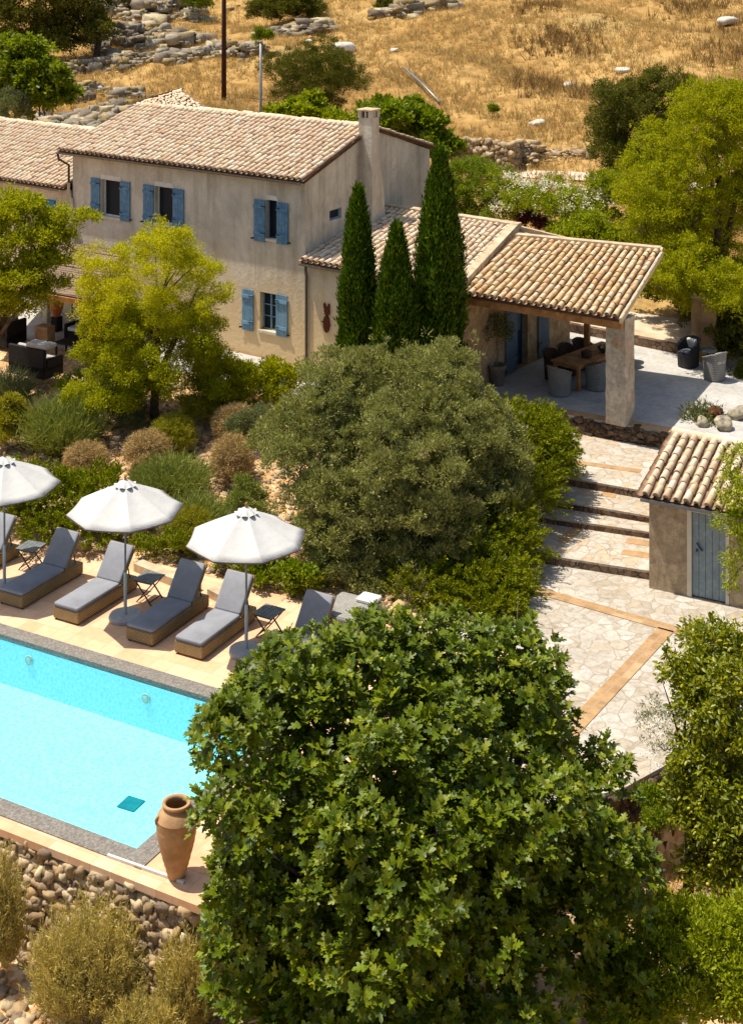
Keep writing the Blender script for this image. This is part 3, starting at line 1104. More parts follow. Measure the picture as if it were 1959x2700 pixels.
# terrace in front of the house
hA0, hB0 = P(164, 398, 6.8), P(796, 478, 6.8)
hd = (hB0 - hA0).normalized()
hn = Vector((hd.y, -hd.x, 0))       # outwards, to the camera
hin = -hn
ta, tb = hA0 - hd * 4 + hn * 3.2, hB0 + hd * 4 + hn * 1.9
structure(MB().prism([ta, tb, hB0 + hd * 4 + hin * .2, hA0 - hd * 4 + hin * .2], .4, .965).obj('house_terrace', M['porch_floor']))

# ------------------------------------------------------------------ buildings
def tiled_roof(name, e0, e1, r1, r0, parent, mat, colw=.235, tl=.43, rad=.09, jit=.008, ridge=True, lip=.05):
    """barrel tiles between an eave (e0,e1) and a top line (r0,r1)"""
    e0, e1, r0, r1 = [np.array(p[:], dtype=float) for p in (e0, e1, r0, r1)]
    W_ = np.linalg.norm(e1 - e0)
    S_ = np.linalg.norm((r0 + r1 - e0 - e1) / 2)
    nc, nr = max(2, round(W_ / colw)), max(2, round(S_ / (tl * .82)))
    rows = np.arange(nr)

    def pt(s, t):
        s, t = s[:, None], t[:, None]
        return (e0 * (1 - s) + e1 * s) * (1 - t) + (r0 * (1 - s) + r1 * s) * t

    def tiles(ss, covers):
        cc, rr = np.meshgrid(ss, rows)
        s, t0 = cc.ravel(), rr.ravel() / nr
        t1 = t0 + 1.0 / nr
        a, b = pt(s, t0), pt(s, t1)
        ax = unit(b - a)
        lat = unit(np.tile(e1 - e0, (len(s), 1)))
        nr_ = unit(np.cross(lat, ax))
        nr_[nr_[:, 2] < 0] *= -1
        k = 7
        th = np.linspace(0, PI, k)
        step_len = S_ / nr
        Ltile = step_len * 1.22
        T = []
        for (x, rs, lift) in ((-.02, 1.0, .012), (1.0, .84, -.004)):
            for q in th:
                if covers:
                    T.append((x * Ltile, math.cos(q) * rad * .89 * rs, math.sin(q) * rad * rs * 1.0 + lift + .055))
                else:
                    T.append((x * Ltile, math.cos(q) * rad * rs, -math.sin(q) * rad * rs * .62 + lift + .058))
        Fc = [(i, i + 1, k + i + 1, k + i) for i in range(k - 1)]
        if covers:
            # a visible thickness at the lower end
            base = len(T)
            for q in th:
                T.append((-.02 * Ltile, math.cos(q) * rad * .76, math.sin(q) * rad * .84 + .07))
            Fc += [(i, base + i, base + i + 1, i + 1) for i in range(k - 1)]
        a = a + lat * RNG.normal(size=(len(s), 1)) * jit + nr_ * RNG.normal(size=(len(s), 1)) * jit * .6
        ax = unit(ax + lat * RNG.normal(size=(len(s), 1)) * .02 + nr_ * RNG.normal(size=(len(s), 1)) * .012)
        R = frames(ax, nr_)
        sc_ = np.ones((len(s), 3))
        sc_[:, 1:] = RNG.uniform(.93, 1.07, (len(s), 1))
        return inst(T, Fc, a, R, sc_)

    sc = (np.arange(nc) + .5) / nc
    parts = [tiles(sc, True)]
    ncov = len(parts[0][1])
    sp_ = np.arange(nc + 1) / nc
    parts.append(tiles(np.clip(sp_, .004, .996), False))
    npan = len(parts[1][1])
    if ridge:
        d = r1 - r0
        n = max(2, round(np.linalg.norm(d) / .38))
        k = 7
        th = np.linspace(-.25, PI + .25, k)
        T = [(x, math.cos(q) * .125 * rs, math.sin(q) * .105 * rs) for x, rs in ((0, 1.05), (.45, .9)) for q in th]
        Fc = [(i, i + 1, k + i + 1, k + i) for i in range(k - 1)]
        ss = np.arange(n) / n
        pos = r0[None] + d[None] * ss[:, None] + np.array([0, 0, .05]) + RNG.normal(size=(n, 3)) * .012
        R = frames(np.tile(d, (n, 1)) + RNG.normal(size=(n, 3)) * .03, np.tile(np.array([0, 0, 1.]), (n, 1)))
        parts.append(inst(T, Fc, pos, R, np.ones((n, 3))))
    v_, f_ = join(parts)
    org = np.array(parent.matrix_world.translation) if parent.type == 'EMPTY' and False else np.array(parent.location[:])
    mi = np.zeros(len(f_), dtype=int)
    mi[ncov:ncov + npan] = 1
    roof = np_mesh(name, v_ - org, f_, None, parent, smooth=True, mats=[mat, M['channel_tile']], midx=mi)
    # mortar plugs under the lowest covers
    mbp = MB()
    lat = Vector((e1 - e0)).normalized()
    ax = Vector(((r0 + r1) - (e0 + e1))).normalized()
    nr_ = lat.cross(ax)
    if nr_.z < 0:
        nr_ = -nr_
    for s in sc:
        p = Vector(e0 * (1 - s) + e1 * s) - Vector(org) + ax * .03
        L0 = [p + lat * math.cos(q) * rad * .8 + nr_ * (math.sin(q) * rad * .74 + .055) for q in np.linspace(0, PI, 7)]
        L1 = [x_ + ax * .1 for x_ in L0]
        mbp.hexa(L0, L1)
    mbp.obj('mortar_plugs', M['mortar'], roof)
    # boarding under the tiles
    up_ = Vector((0, 0, 1))
    E0, E1, R0, R1 = [Vector(p) - Vector(org) for p in (e0, e1, r0, r1)]
    th_ = .09
    mb2 = MB().hexa([E0 + ax * .06 - up_ * th_, E1 + ax * .06 - up_ * th_, R1 - up_ * th_, R0 - up_ * th_],
                    [E0 + ax * .06 - up_ * .004, E1 + ax * .06 - up_ * .004, R1 - up_ * .004, R0 - up_ * .004])
    mb2.obj('boarding', M['underroof'], roof)
    return roof


def wall_face(mb, A, B, z0, z1, holes=(), depth=.24, org=Vector((0, 0, 0))):
    """outer face from A to B with rectangular openings and their reveals; outside is on the right of A->B"""
    A, B = Vector((A[0], A[1], 0)), Vector((B[0], B[1], 0))
    d = (B - A).normalized()
    L = (B - A).length
    nin = Vector((-d.y, d.x, 0))
    S = sorted({0, L, *[h[0] for h in holes], *[h[1] for h in holes]})
    Z = sorted({z0, z1, *[h[2] for h in holes], *[h[3] for h in holes]})

    def q(s, z, dep=0.0):
        p = A + d * s + nin * dep
        return Vector((p.x, p.y, z)) - org
    for i in range(len(S) - 1):
        for j in range(len(Z) - 1):
            sm, zm = (S[i] + S[i + 1]) / 2, (Z[j] + Z[j + 1]) / 2
            if any(h[0] < sm < h[1] and h[2] < zm < h[3] for h in holes):
                continue
            mb.quad(q(S[i], Z[j]), q(S[i + 1], Z[j]), q(S[i + 1], Z[j + 1]), q(S[i], Z[j + 1]))
    for (a, b, c, e) in holes:
        mb.quad(q(a, c), q(a, e), q(a, e, depth), q(a, c, depth))
        mb.quad(q(b, e), q(b, c), q(b, c, depth), q(b, e, depth))
        mb.quad(q(a, e), q(b, e), q(b, e, depth), q(a, e, depth))
        mb.quad(q(b, c), q(a, c), q(a, c, depth), q(b, c, depth))


class Wall:
    """a vertical wall plane that turns sight lines into (s, z) on it"""

    def __init__(self, A, B):
        self.A, self.B = Vector((A[0], A[1], 0)), Vector((B[0], B[1], 0))
        self.d = (self.B - self.A).normalized()
        self.out = Vector((self.d.y, -self.d.x, 0))
        self.L = (self.B - self.A).length

    def sz(self, px, py):
        r = (px - CX) / F            # X = r * Y
        # A.x + s d.x = r (A.y + s d.y)
        s = (r * self.A.y - self.A.x) / (self.d.x - r * self.d.y)
        y = self.A.y + s * self.d.y
        return s, H - (py - HY) * y / F

    def p(self, s, z, out=0.0):
        q = self.A + self.d * s + self.out * out
        return Vector((q.x, q.y, z))

    def rect(self, xl, xr, yt, yb):
        """sight box -> (s0, s1, z0, z1), heights read at the middle"""
        xm = (xl + xr) / 2
        return (self.sz(xl, yt)[0], self.sz(xr, yt)[0], self.sz(xm, yb)[1], self.sz(xm, yt)[1])


def shutter(root, wl, s0, s1, z0, z1, mat, org, hinge):
    """ledged board shutter folded back on the wall, standing 5 cm off it"""
    mb = MB()
    n = 4
    w = (s1 - s0) / n
    for i in range(n):
        mb.hexa([wl.p(s0 + w * i + .004, z0, .05) - org, wl.p(s0 + w * (i + 1) - .004, z0, .05) - org, wl.p(s0 + w * (i + 1) - .004, z0, .022) - org, wl.p(s0 + w * i + .004, z0, .022) - org],
                [wl.p(s0 + w * i + .004, z1, .05) - org, wl.p(s0 + w * (i + 1) - .004, z1, .05) - org, wl.p(s0 + w * (i + 1) - .004, z1, .022) - org, wl.p(s0 + w * i + .004, z1, .022) - org])
    for k in (.16, .80):
        zz = z0 + (z1 - z0) * k
        mb.hexa([wl.p(s0, zz, .085) - org, wl.p(s1, zz, .085) - org, wl.p(s1, zz, .048) - org, wl.p(s0, zz, .048) - org],
                [wl.p(s0, zz + .1, .075) - org, wl.p(s1, zz + .1, .075) - org, wl.p(s1, zz + .1, .048) - org, wl.p(s0, zz + .1, .048) - org])
    sh = mb.obj('shutter', mat, root)
    for k in (.22, .86):
        mb = MB()
        zz = z0 + (z1 - z0) * k
        h0, h1 = (s1 - .16, s1 + .03) if hinge > 0 else (s0 - .03, s0 + .16)
        mb.hexa([wl.p(h0, zz - .012, .1) - org, wl.p(h1, zz - .012, .1) - org, wl.p(h1, zz - .012, .086) - org, wl.p(h0, zz - .012, .086) - org],
                [wl.p(h0, zz + .012, .1) - org, wl.p(h1, zz + .012, .1) - org, wl.p(h1, zz + .012, .086) - org, wl.p(h0, zz + .012, .086) - org])
        mb.obj('hinge', M['black_iron'], sh)
    s_ = s0 - .05 if hinge > 0 else s1 + .05
    MB().beam(wl.p(s_ - .06, z0 + .07, .06) - org, wl.p(s_ + .06, z0 + .09, .06) - org, .025, .05).obj('catch', M['black_iron'], sh)
    return sh


def window(root, wl, s0, s1, z0, z1, org, frame_mat, depth=.2, bars=True, open_half=False, sill=True, lintel=True, name='window'):
    """casement at the back of its opening"""
    t_ = .045
    mb = MB()
    def bar(a, b, c, e, o0=-depth - .0, o1=-depth + .05):
        mb.hexa([wl.p(a, c, o1) - org, wl.p(b, c, o1) - org, wl.p(b, c, o0) - org, wl.p(a, c, o0) - org],
                [wl.p(a, e, o1) - org, wl.p(b, e, o1) - org, wl.p(b, e, o0) - org, wl.p(a, e, o0) - org])
    bar(s0, s0 + t_, z0 + t_, z1 - t_)
    bar(s1 - t_, s1, z0 + t_, z1 - t_)
    bar(s0, s1, z1 - t_, z1)
    bar(s0, s1, z0, z0 + t_)
    sm = (s0 + s1) / 2
    if bars:
        bar(sm - .03, sm + .03, z0 + t_, z1 - t_, -depth, -depth + .042)
        for k in (.36, .66):
            zz = z0 + (z1 - z0) * k
            bar(s0 + t_, sm - .03, zz - .014, zz + .014, -depth, -depth + .036)
            bar(sm + .03, s1 - t_, zz - .014, zz + .014, -depth, -depth + .036)
    w = mb.obj(name, frame_mat, root)
    g = MB().quad(wl.p(s0 + t_, z0 + t_, -depth + .012) - org, wl.p(s1 - t_, z0 + t_, -depth + .012) - org, wl.p(s1 - t_, z1 - t_, -depth + .012) - org, wl.p(s0 + t_, z1 - t_, -depth + .012) - org)
    if open_half:
        g = MB().quad(wl.p(s0 + t_, z0 + t_, -depth + .012) - org, wl.p(sm - .03, z0 + t_, -depth + .012) - org, wl.p(sm - .03, z1 - t_, -depth + .012) - org, wl.p(s0 + t_, z1 - t_, -depth + .012) - org)
    g.obj('pane', M['dark_glass'], w)
    if sill:
        mb = MB()
        mb.hexa([wl.p(s0 - .06, z0 - .09, .04) - org, wl.p(s1 + .06, z0 - .09, .04) - org, wl.p(s1 + .06, z0 - .09, -.0) - org, wl.p(s0 - .06, z0 - .09, -.0) - org],
                [wl.p(s0 - .06, z0 - .006, .04) - org, wl.p(s1 + .06, z0 - .006, .04) - org, wl.p(s1 + .06, z0 - .006, -.0) - org, wl.p(s0 - .06, z0 - .006, -.0) - org])
        mb.obj('sill', M['cream_trim'], w)
    if lintel:
        mb = MB()
        mb.hexa([wl.p(s0 - .03, z1 + .004, .014) - org, wl.p(s1 + .05, z1 + .004, .014) - org, wl.p(s1 + .05, z1 + .004, 0) - org, wl.p(s0 - .03, z1 + .004, 0) - org],
                [wl.p(s0 + .02, z1 + .17, .012) - org, wl.p(s1 - .0, z1 + .15, .012) - org, wl.p(s1 - .0, z1 + .15, 0) - org, wl.p(s0 + .02, z1 + .17, 0) - org])
        mb.obj('lintel', M['white_lintel'], w)
    return w


def gutter(root, a, b, org, name='gutter', r=.065):
    a, b = Vector(a) - org, Vector(b) - org
    d = (b - a).normalized()
    n = Vector((d.y, -d.x, 0))
    mb = MB()
    k = 7
    th = [PI + PI * i / (k - 1) for i in range(k)]
    o1 = [(math.cos(q) * r, math.sin(q) * r) for q in th]
    i1 = [(math.cos(q) * (r - .012), math.sin(q) * (r - .012)) for q in reversed(th)]
    prof = o1 + i1
    mb.hexa([a + n * p + Vector((0, 0, z)) for p, z in prof], [b + n * p + Vector((0, 0, z)) for p, z in prof])
    return mb.obj(name, M['gutter'], root)


# --- main house -----------------------------------------------------------
ZE = 6.8
hA, hB = hA0 + hin * .28 + hd * .25, hB0 + hin * .28 - hd * .1     # wall line under the eave
gb = P(1133, 389, ZE)                                              # back right eave
gdir = (Vector((gb.x, gb.y, 0)) - Vector((hB.x, hB.y, 0)))
GL = gdir.length
gdir.normalize()
hC = Vector((hB.x, hB.y, 0)) + gdir * GL
hD = Vector((hA.x, hA.y, 0)) + gdir * GL
ZR = 8.0
mid_r = (Vector((hB.x, hB.y, 0)) + hC) / 2
mid_l = (Vector((hA.x, hA.y, 0)) + hD) / 2
org = Vector((hB.x, hB.y, .95))
house = thing('farmhouse', 'two storey plastered farmhouse with blue shutters and a tall chimney', 'house', org)
wf = Wall(hA, hB)
wg = Wall(hB, hC)
w1 = wf.rect(268, 319, 474, 571)
w2 = wf.rect(409, 458, 492, 590)
w3 = wf.rect(703, 731, 527, 629)
w4 = wf.rect(686, 729, 772, 872)
wg1 = wg.rect(869, 900, 550, 577)
mb = MB()
wall_face(mb, hA, hB, .6, ZE - .06, [w1, w2, w3, w4], .24, org)
wall_face(mb, hB, hC, .6, ZE - .06, [wg1], .2, org)
wall_face(mb, hC, hD, .6, ZE - .06, [], .2, org)
wall_face(mb, hD, hA, .6, ZE - .06, [], .2, org)
for (a, m_, c) in ((hB, mid_r, hC), (hD, mid_l, hA)):
    mb.add([Vector((a.x, a.y, ZE - .06)) - org, Vector((c.x, c.y, ZE - .06)) - org, Vector((m_.x, m_.y, ZR - .05)) - org], [(0, 1, 2)])
mb.obj('wall', M['plaster'], house)
# dark rooms behind the openings
for (wl, r_) in ((wf, w1), (wf, w2), (wf, w3), (wf, w4), (wg, wg1)):
    mb = MB()
    mb.hexa([wl.p(r_[0] - .1, r_[2] - .1, -.26) - org, wl.p(r_[1] + .1, r_[2] - .1, -.26) - org, wl.p(r_[1] + .1, r_[2] - .1, -1.3) - org, wl.p(r_[0] - .1, r_[2] - .1, -1.3) - org],
            [wl.p(r_[0] - .1, r_[3] + .1, -.26) - org, wl.p(r_[1] + .1, r_[3] + .1, -.26) - org, wl.p(r_[1] + .1, r_[3] + .1, -1.3) - org, wl.p(r_[0] - .1, r_[3] + .1, -1.3) - org])
    mb.obj('room', M['room_dark'], house)
window(house, wf, *w1, org, M['white_lintel'], bars=False)
window(house, wf, *w2, org, M['white_lintel'], bars=False)
window(house, wf, *w3, org, M['dark_blue'], bars=False)
window(house, wf, *w4, org, M['pale_blue_paint'], lintel=False)
window(house, wg, *wg1, org, M['pale_blue_paint'], depth=.12, bars=False, lintel=False, sill=False, name='small_window')
mbx = MB()   # pale surround of the small window
for (a, b, c, e) in ((wg1[0] - .16, wg1[0] - .002, wg1[2] - .14, wg1[3] + .16), (wg1[1] + .002, wg1[1] + .16, wg1[2] - .14, wg1[3] + .16), (wg1[0], wg1[1], wg1[3] + .002, wg1[3] + .16), (wg1[0], wg1[1], wg1[2] - .14, wg1[2] - .002)):
    mbx.hexa([wg.p(a, c, .008) - org, wg.p(b, c, .008) - org, wg.p(b, c, -.001) - org, wg.p(a, c, -.001) - org],
             [wg.p(a, e, .008) - org, wg.p(b, e, .008) - org, wg.p(b, e, -.001) - org, wg.p(a, e, -.001) - org])
mbx.obj('window_surround', M['white_plaster'], house)
for (xl, xr, yt, yb, hg) in ((242, 266, 468, 556, 1), (319, 345, 478, 582, -1), (380, 407, 486, 591, 1), (458, 487, 497, 600, -1), (672, 702, 525, 635, 1), (732, 762, 534, 643, -1)):
    shutter(house, wf, *wf.rect(xl, xr, yt, yb), M['blue_paint'], org, hg)
for (xl, xr, yt, yb, hg) in ((641, 670, 762, 870, 1), (730, 760, 777, 886, -1)):
    shutter(house, wf, *wf.rect(xl, xr, yt, yb), M['pale_blue_paint'], org, hg)
# roof: front and back slopes as one tiled mesh each
e0 = hA0 - hd * .22 + Vector((0, 0, 0))
e1 = hB0 + hd * .06
ov = .12
r0 = Vector((mid_l.x, mid_l.y, ZR)) - hd * .45
r1 = Vector((mid_r.x, mid_r.y, ZR)) + hd * .06
tiled_roof('roof', e0, e1, r1, r0, house, M['tile'])
b0 = Vector((hD.x, hD.y, ZE)) + gdir * .3 - hd * .45
b1 = Vector((hC.x, hC.y, ZE)) + gdir * .3 + hd * .06
tiled_roof('roof', b1, b0, r0, r1, house, M['tile'], colw=.3, ridge=False)
ga, gb2 = e0 + hn * .05 + Vector((0, 0, -.04)), e1 + hn * .05 + Vector((0, 0, -.04))
gutter(house, ga, gb2, org)
# downpipe at the left corner
mb = MB()
c0 = ga - org + hd * .05
pl = wf.p(-.14, 0, .06)
mb.tube([c0 + Vector((0, 0, -.05)), c0 + hin * .05 + Vector((0, 0, -.25)), Vector((pl.x, pl.y, ZE - .5)) - org, Vector((pl.x, pl.y, 5.3)) - org], .045, 8)
mb.obj('downpipe', M['metal_dark'], house, True)
# chimney: flared stack standing against the gable
cs = wg.sz(955, 330)[0]
mb = MB()
prof = []
for (z, wd, dp) in ((4.6, .92, .62), (5.4, .84, .60), (6.2, .70, .57), (6.9, .52, .52), (7.6, .50, .50), (8.42, .50, .50)):
    cpt = wg.p(cs + .06, 0, .02)
    base = wg.p(cs + .06 + (wd - .5) * .12, 0, -.02)
    L_ = []
    for (a, b) in ((-wd / 2, 0), (-wd / 2, dp), (wd / 2, dp), (wd / 2, 0)):
        p = base + wg.d * a + wg.out * b
        L_.append(Vector((p.x, p.y, z)) - org)
    prof.append(L_)
mb.loops([list(reversed(l)) for l in prof])
ch = mb.obj('chimney', M['plaster_b'], house)
base = wg.p(cs + .06, 0, -.02) + wg.out * .25
for sx in (-1, 0, 1):
    for sy in (-1, 0, 1):
        if sx or sy:
            p = base + wg.d * sx * .2 + wg.out * sy * .2
            w_ = .14 if sx and sy else .07
            MB().box(Vector((p.x, p.y, 8.53)) - org, (w_, w_, .22), math.atan2(wg.d.y, wg.d.x)).obj('vent_post', M['plaster_b'], ch)
p = base
mb = MB()
mb.box(Vector((p.x, p.y, 8.53)) - org, (.3, .3, .215), math.atan2(wg.d.y, wg.d.x))
mb.obj('flue', M['room_dark'], ch)
mb = MB()
mb.box(Vector((p.x, p.y, 8.675)) - org, (.60, .60, .07), math.atan2(wg.d.y, wg.d.x), .02)
mb.obj('cap', M['coping_stone'], ch)

# --- left wing --------------------------------------------------------------
ZW = 5.46
we1 = P(160, 496, ZW)
we0 = we1 - hd * 9.0
wr1 = Vector((we1.x, we1.y, 0)) + gdir * 4.35
ZWR = 6.83
worg = Vector((we1.x, we1.y, .95))
wing = thing('house_wing', 'lower left wing of the farmhouse with a tiled roof and teal shutters', 'house wing', worg)
wa, wb = we0 + hin * .25, we1 + hin * .25 + hd * .3
ww = Wall(wa, wb)
ws1 = ww.rect(100, 126, 522, 562)
mb = MB()
wall_face(mb, wa, wb, .6, ZW - .06, [ws1], .2, worg)
wbk, wbk0 = Vector((wb.x, wb.y, 0)) + gdir * 8.2, Vector((wa.x, wa.y, 0)) + gdir * 8.2
wall_face(mb, wbk, wbk0, .6, ZW - .06, [], .2, worg)
wall_face(mb, wbk0, wa, .6, ZW - .06, [], .2, worg)
mm = (wbk0 + Vector((wa.x, wa.y, 0))) / 2
mb.add([Vector((wbk0.x, wbk0.y, ZW - .06)) - worg, Vector((wa.x, wa.y, ZW - .06)) - worg, Vector((mm.x, mm.y, ZWR - .05)) - worg], [(0, 1, 2)])
mb.obj('wall', M['plaster_b'], wing)
window(wing, ww, *ws1, worg, M['slate_blue'], lintel=False, sill=False)
mb = MB()
mb.hexa([ww.p(ws1[0] - .05, ws1[2] - .05, -.21) - worg, ww.p(ws1[1] + .05, ws1[2] - .05, -.21) - worg, ww.p(ws1[1] + .05, ws1[2] - .05, -.9) - worg, ww.p(ws1[0] - .05, ws1[2] - .05, -.9) - worg],
        [ww.p(ws1[0] - .05, ws1[3] + .05, -.21) - worg, ww.p(ws1[1] + .05, ws1[3] + .05, -.21) - worg, ww.p(ws1[1] + .05, ws1[3] + .05, -.9) - worg, ww.p(ws1[0] - .05, ws1[3] + .05, -.9) - worg])
mb.obj('room', M['room_dark'], wing)
shutter(wing, ww, *ww.rect(57, 84, 516, 562), M['teal_paint'], worg, 1)
shutter(wing, ww, *ww.rect(127, 148, 526, 570), M['teal_paint'], worg, -1)
wr1v = Vector((wr1.x, wr1.y, ZWR))
tiled_roof('roof', we0, we1 + hd * .15, wr1v + hd * .15, wr1v - hd * 9.0, wing, M['tile'])
wbe = Vector((we1.x, we1.y, ZW)) + gdir * 8.7
tiled_roof('roof', wbe + hd * .1, wbe - hd * 9, wr1v - hd * 9, wr1v + hd * .1, wing, M['tile'], colw=.3, ridge=False)
gutter(wing, we0 + hn * .05 - Vector((0, 0, .04)), we1 + hn * .05 - Vector((0, 0, .04)), worg)

# --- ruined outbuilding behind -------------------------------------------------
rorg = G(330, 330, 50)
rorg = Vector((rorg.x, 63.0, gz(rorg.x, 63.0)))
ruin = thing('ruined_outbuilding', 'crumbling stone outbuilding with a broken tiled roof behind the farmhouse', 'outbuilding', rorg)
ra, rb, rc_, rd_ = D(330, 352, 61), D(590, 322, 59.5), D(478, 241, 66), D(345, 281, 66.5)
tiled_roof('roof', ra, rb, rc_, rd_, ruin, M['tile'], jit=.03)
rl0, rl1 = D(90, 352, 62), D(330, 352, 61)
rl2, rl3 = D(345, 281, 66.5), D(150, 318, 66)
n = 260
s_, t__ = RNG.random(n), RNG.random(n) ** .8
Aq, Bq, Cq, Dq = [np.array(x[:]) for x in (rl0, rl1, rl2, rl3)]
pos = (Aq + (Bq - Aq) * s_[:, None]) * (1 - t__[:, None]) + (Dq + (Cq - Dq) * s_[:, None]) * t__[:, None]
v_, f_ = rocks(pos + RNG.normal(size=pos.shape) * .12, RNG.uniform(.12, .34, n))
np_mesh('rubble', v_ - np.array(rorg[:]), f_, M['stone_grey'], ruin)
mb = MB()
for a, b in ((rl0, rl1), (rl1, rb)):
    A_, B_ = Vector((a.x, a.y, rorg.z - .5)) - rorg, Vector((b.x, b.y, rorg.z - .5)) - rorg
    bk_ = Vector((.5, 5.0, 0))
    mb.hexa([A_, B_, B_ + bk_, A_ + bk_], [a - rorg - Vector((0, 0, .15)), b - rorg - Vector((0, 0, .15)), Vector((b.x, b.y, 0)) + bk_ - rorg + Vector((0, 0, rl3.z - .2)), Vector((a.x, a.y, 0)) + bk_ - rorg + Vector((0, 0, rl3.z - .2))])
mb.obj('wall', M['rough_wall'], ruin)
mb = MB()   # dark verge boards and the row of edge tiles
mb.tube([rl3 - rorg + Vector((0, 0, .1)), D(250, 298, 66) - rorg, rl2 - rorg + Vector((0, 0, .1)), rc_ - rorg + Vector((0, 0, .12))], .09, 6)
mb.obj('verge', M['old_timber'], ruin)

# --- kitchen wing ---------------------------------------------------------------
ZK = 4.3
ke0, ke1 = P(799, 690, ZK), P(1208, 765, ZK)
kt0, kt1 = D(1016, 548, 49.4), D(1362, 600, 46.4)
ZKT = (kt0.z + kt1.z) / 2
kd = (ke1 - ke0).normalized()
kin = Vector((-kd.y, kd.x, 0))
korg = Vector((ke1.x, ke1.y, .95))
kit = thing('kitchen_wing', 'single storey tiled wing between the farmhouse gable and the porch', 'house wing', korg)
ka, kb = ke0 + kin * .25 - kd * .3, ke1 + kin * .25 - kd * .02
wk = Wall(ka, kb)
mb = MB()
kw = wk.rect(985, 1012, 850, 905)
wall_face(mb, ka, kb, .6, ZK - .07, [kw], .2, korg)
# right hand wall, seen inside the porch, with the doorway
kR0 = Vector((kb.x, kb.y, 0))
kR1 = P(1503, 905, PZ)
kR1 = Vector((kR1.x, kR1.y, 0))
wr = Wall(kR0, kR1)
ZKR = D(1515, 634, kR1.y).z
dr_ = (wr.sz(1363, 900)[0], wr.sz(1392, 900)[0], PZ + .03, PZ + 2.15)
mb.obj('wall', M['plaster_b'], kit)
mb = MB()
wall_face(mb, kR0, kR1, .6, 4.0, [dr_], .3, korg)
ktR = Vector((kt1.x, kt1.y, 0))
mb.add([Vector((kR0.x, kR0.y, 4.0)) - korg, Vector((kR0.x, kR0.y, ZK - .1)) - korg, Vector((ktR.x, ktR.y, ZKT - .1)) - korg, Vector((kR1.x, kR1.y, ZKR - .1)) - korg, Vector((kR1.x, kR1.y, 4.0)) - korg], [(4, 3, 2, 1, 0)])
kBl = Vector((kt0.x, kt0.y, 0)) + gdir * 2.0
wall_face(mb, kR1, kBl, .6, ZKR - .1, [], .2, korg)
M['porch_wall'] = m_paving('porch_wall', [(176, 146, 108), (192, 164, 126), (164, 134, 98), (200, 174, 138)], 3.2, (168, 138, 104), (.5, .45, .4, 1), .015, .85)
mb.obj('side_wall', M['porch_wall'], kit)
mb = MB()
mb.hexa([wr.p(dr_[0] - .1, PZ + .03, -.31) - korg, wr.p(dr_[1] + .1, PZ + .03, -.31) - korg, wr.p(dr_[1] + .1, PZ + .03, -1.5) - korg, wr.p(dr_[0] - .1, PZ + .03, -1.5) - korg],
        [wr.p(dr_[0] - .1, PZ + 2.2, -.31) - korg, wr.p(dr_[1] + .1, PZ + 2.2, -.31) - korg, wr.p(dr_[1] + .1, PZ + 2.2, -1.5) - korg, wr.p(dr_[0] - .1, PZ + 2.2, -1.5) - korg])
mb.obj('room', M['room_dark'], kit)
mb = MB()
mb.hexa([wk.p(kw[0] - .1, kw[2], -.21) - korg, wk.p(kw[1] + .1, kw[2], -.21) - korg, wk.p(kw[1] + .1, kw[2], -.8) - korg, wk.p(kw[0] - .1, kw[2], -.8) - korg],
        [wk.p(kw[0] - .1, kw[3], -.21) - korg, wk.p(kw[1] + .1, kw[3], -.21) - korg, wk.p(kw[1] + .1, kw[3], -.8) - korg, wk.p(kw[0] - .1, kw[3], -.8) - korg])
mb.obj('room', M['room_dark'], kit)
window(kit, wk, *kw, korg, M['teal_paint'], lintel=False)
# glazed door and its two shutters inside the porch
mb = MB()
sm_ = (dr_[0] + dr_[1]) / 2
mb.hexa([wr.p(dr_[0], PZ + .03, -.2) - korg, wr.p(dr_[1], PZ + .03, -.2) - korg, wr.p(dr_[1], PZ + .03, -.25) - korg, wr.p(dr_[0], PZ + .03, -.25) - korg],
        [wr.p(dr_[0], PZ + 2.15, -.2) - korg, wr.p(dr_[1], PZ + 2.15, -.2) - korg, wr.p(dr_[1], PZ + 2.15, -.25) - korg, wr.p(dr_[0], PZ + 2.15, -.25) - korg])
dro = mb.obj('door', M['dark_blue'], kit)
MB().hexa([wr.p(sm_ + .05, PZ + 1.1, -.19) - korg, wr.p(dr_[1] - .12, PZ + 1.1, -.19) - korg, wr.p(dr_[1] - .12, PZ + 1.1, -.2) - korg, wr.p(sm_ + .05, PZ + 1.1, -.2) - korg],
          [wr.p(sm_ + .05, PZ + 1.95, -.19) - korg, wr.p(dr_[1] - .12, PZ + 1.95, -.19) - korg, wr.p(dr_[1] - .12, PZ + 1.95, -.2) - korg, wr.p(sm_ + .05, PZ + 1.95, -.2) - korg]).obj('pane', M['slate_blue'], dro)
for (xa, xb, hg) in ((1331, 1361, 1), (1417, 1445, -1)):
    shutter(kit, wr, wr.sz(xa, 900)[0], wr.sz(xb, 900)[0], PZ + .06, PZ + 2.2, M['slate_blue'], korg, hg)
tiled_roof('roof', ke0 - kd * .12, ke1 - kd * .16, kt1 - kd * .16, kt0 - kd * .12, kit, M['tile'])
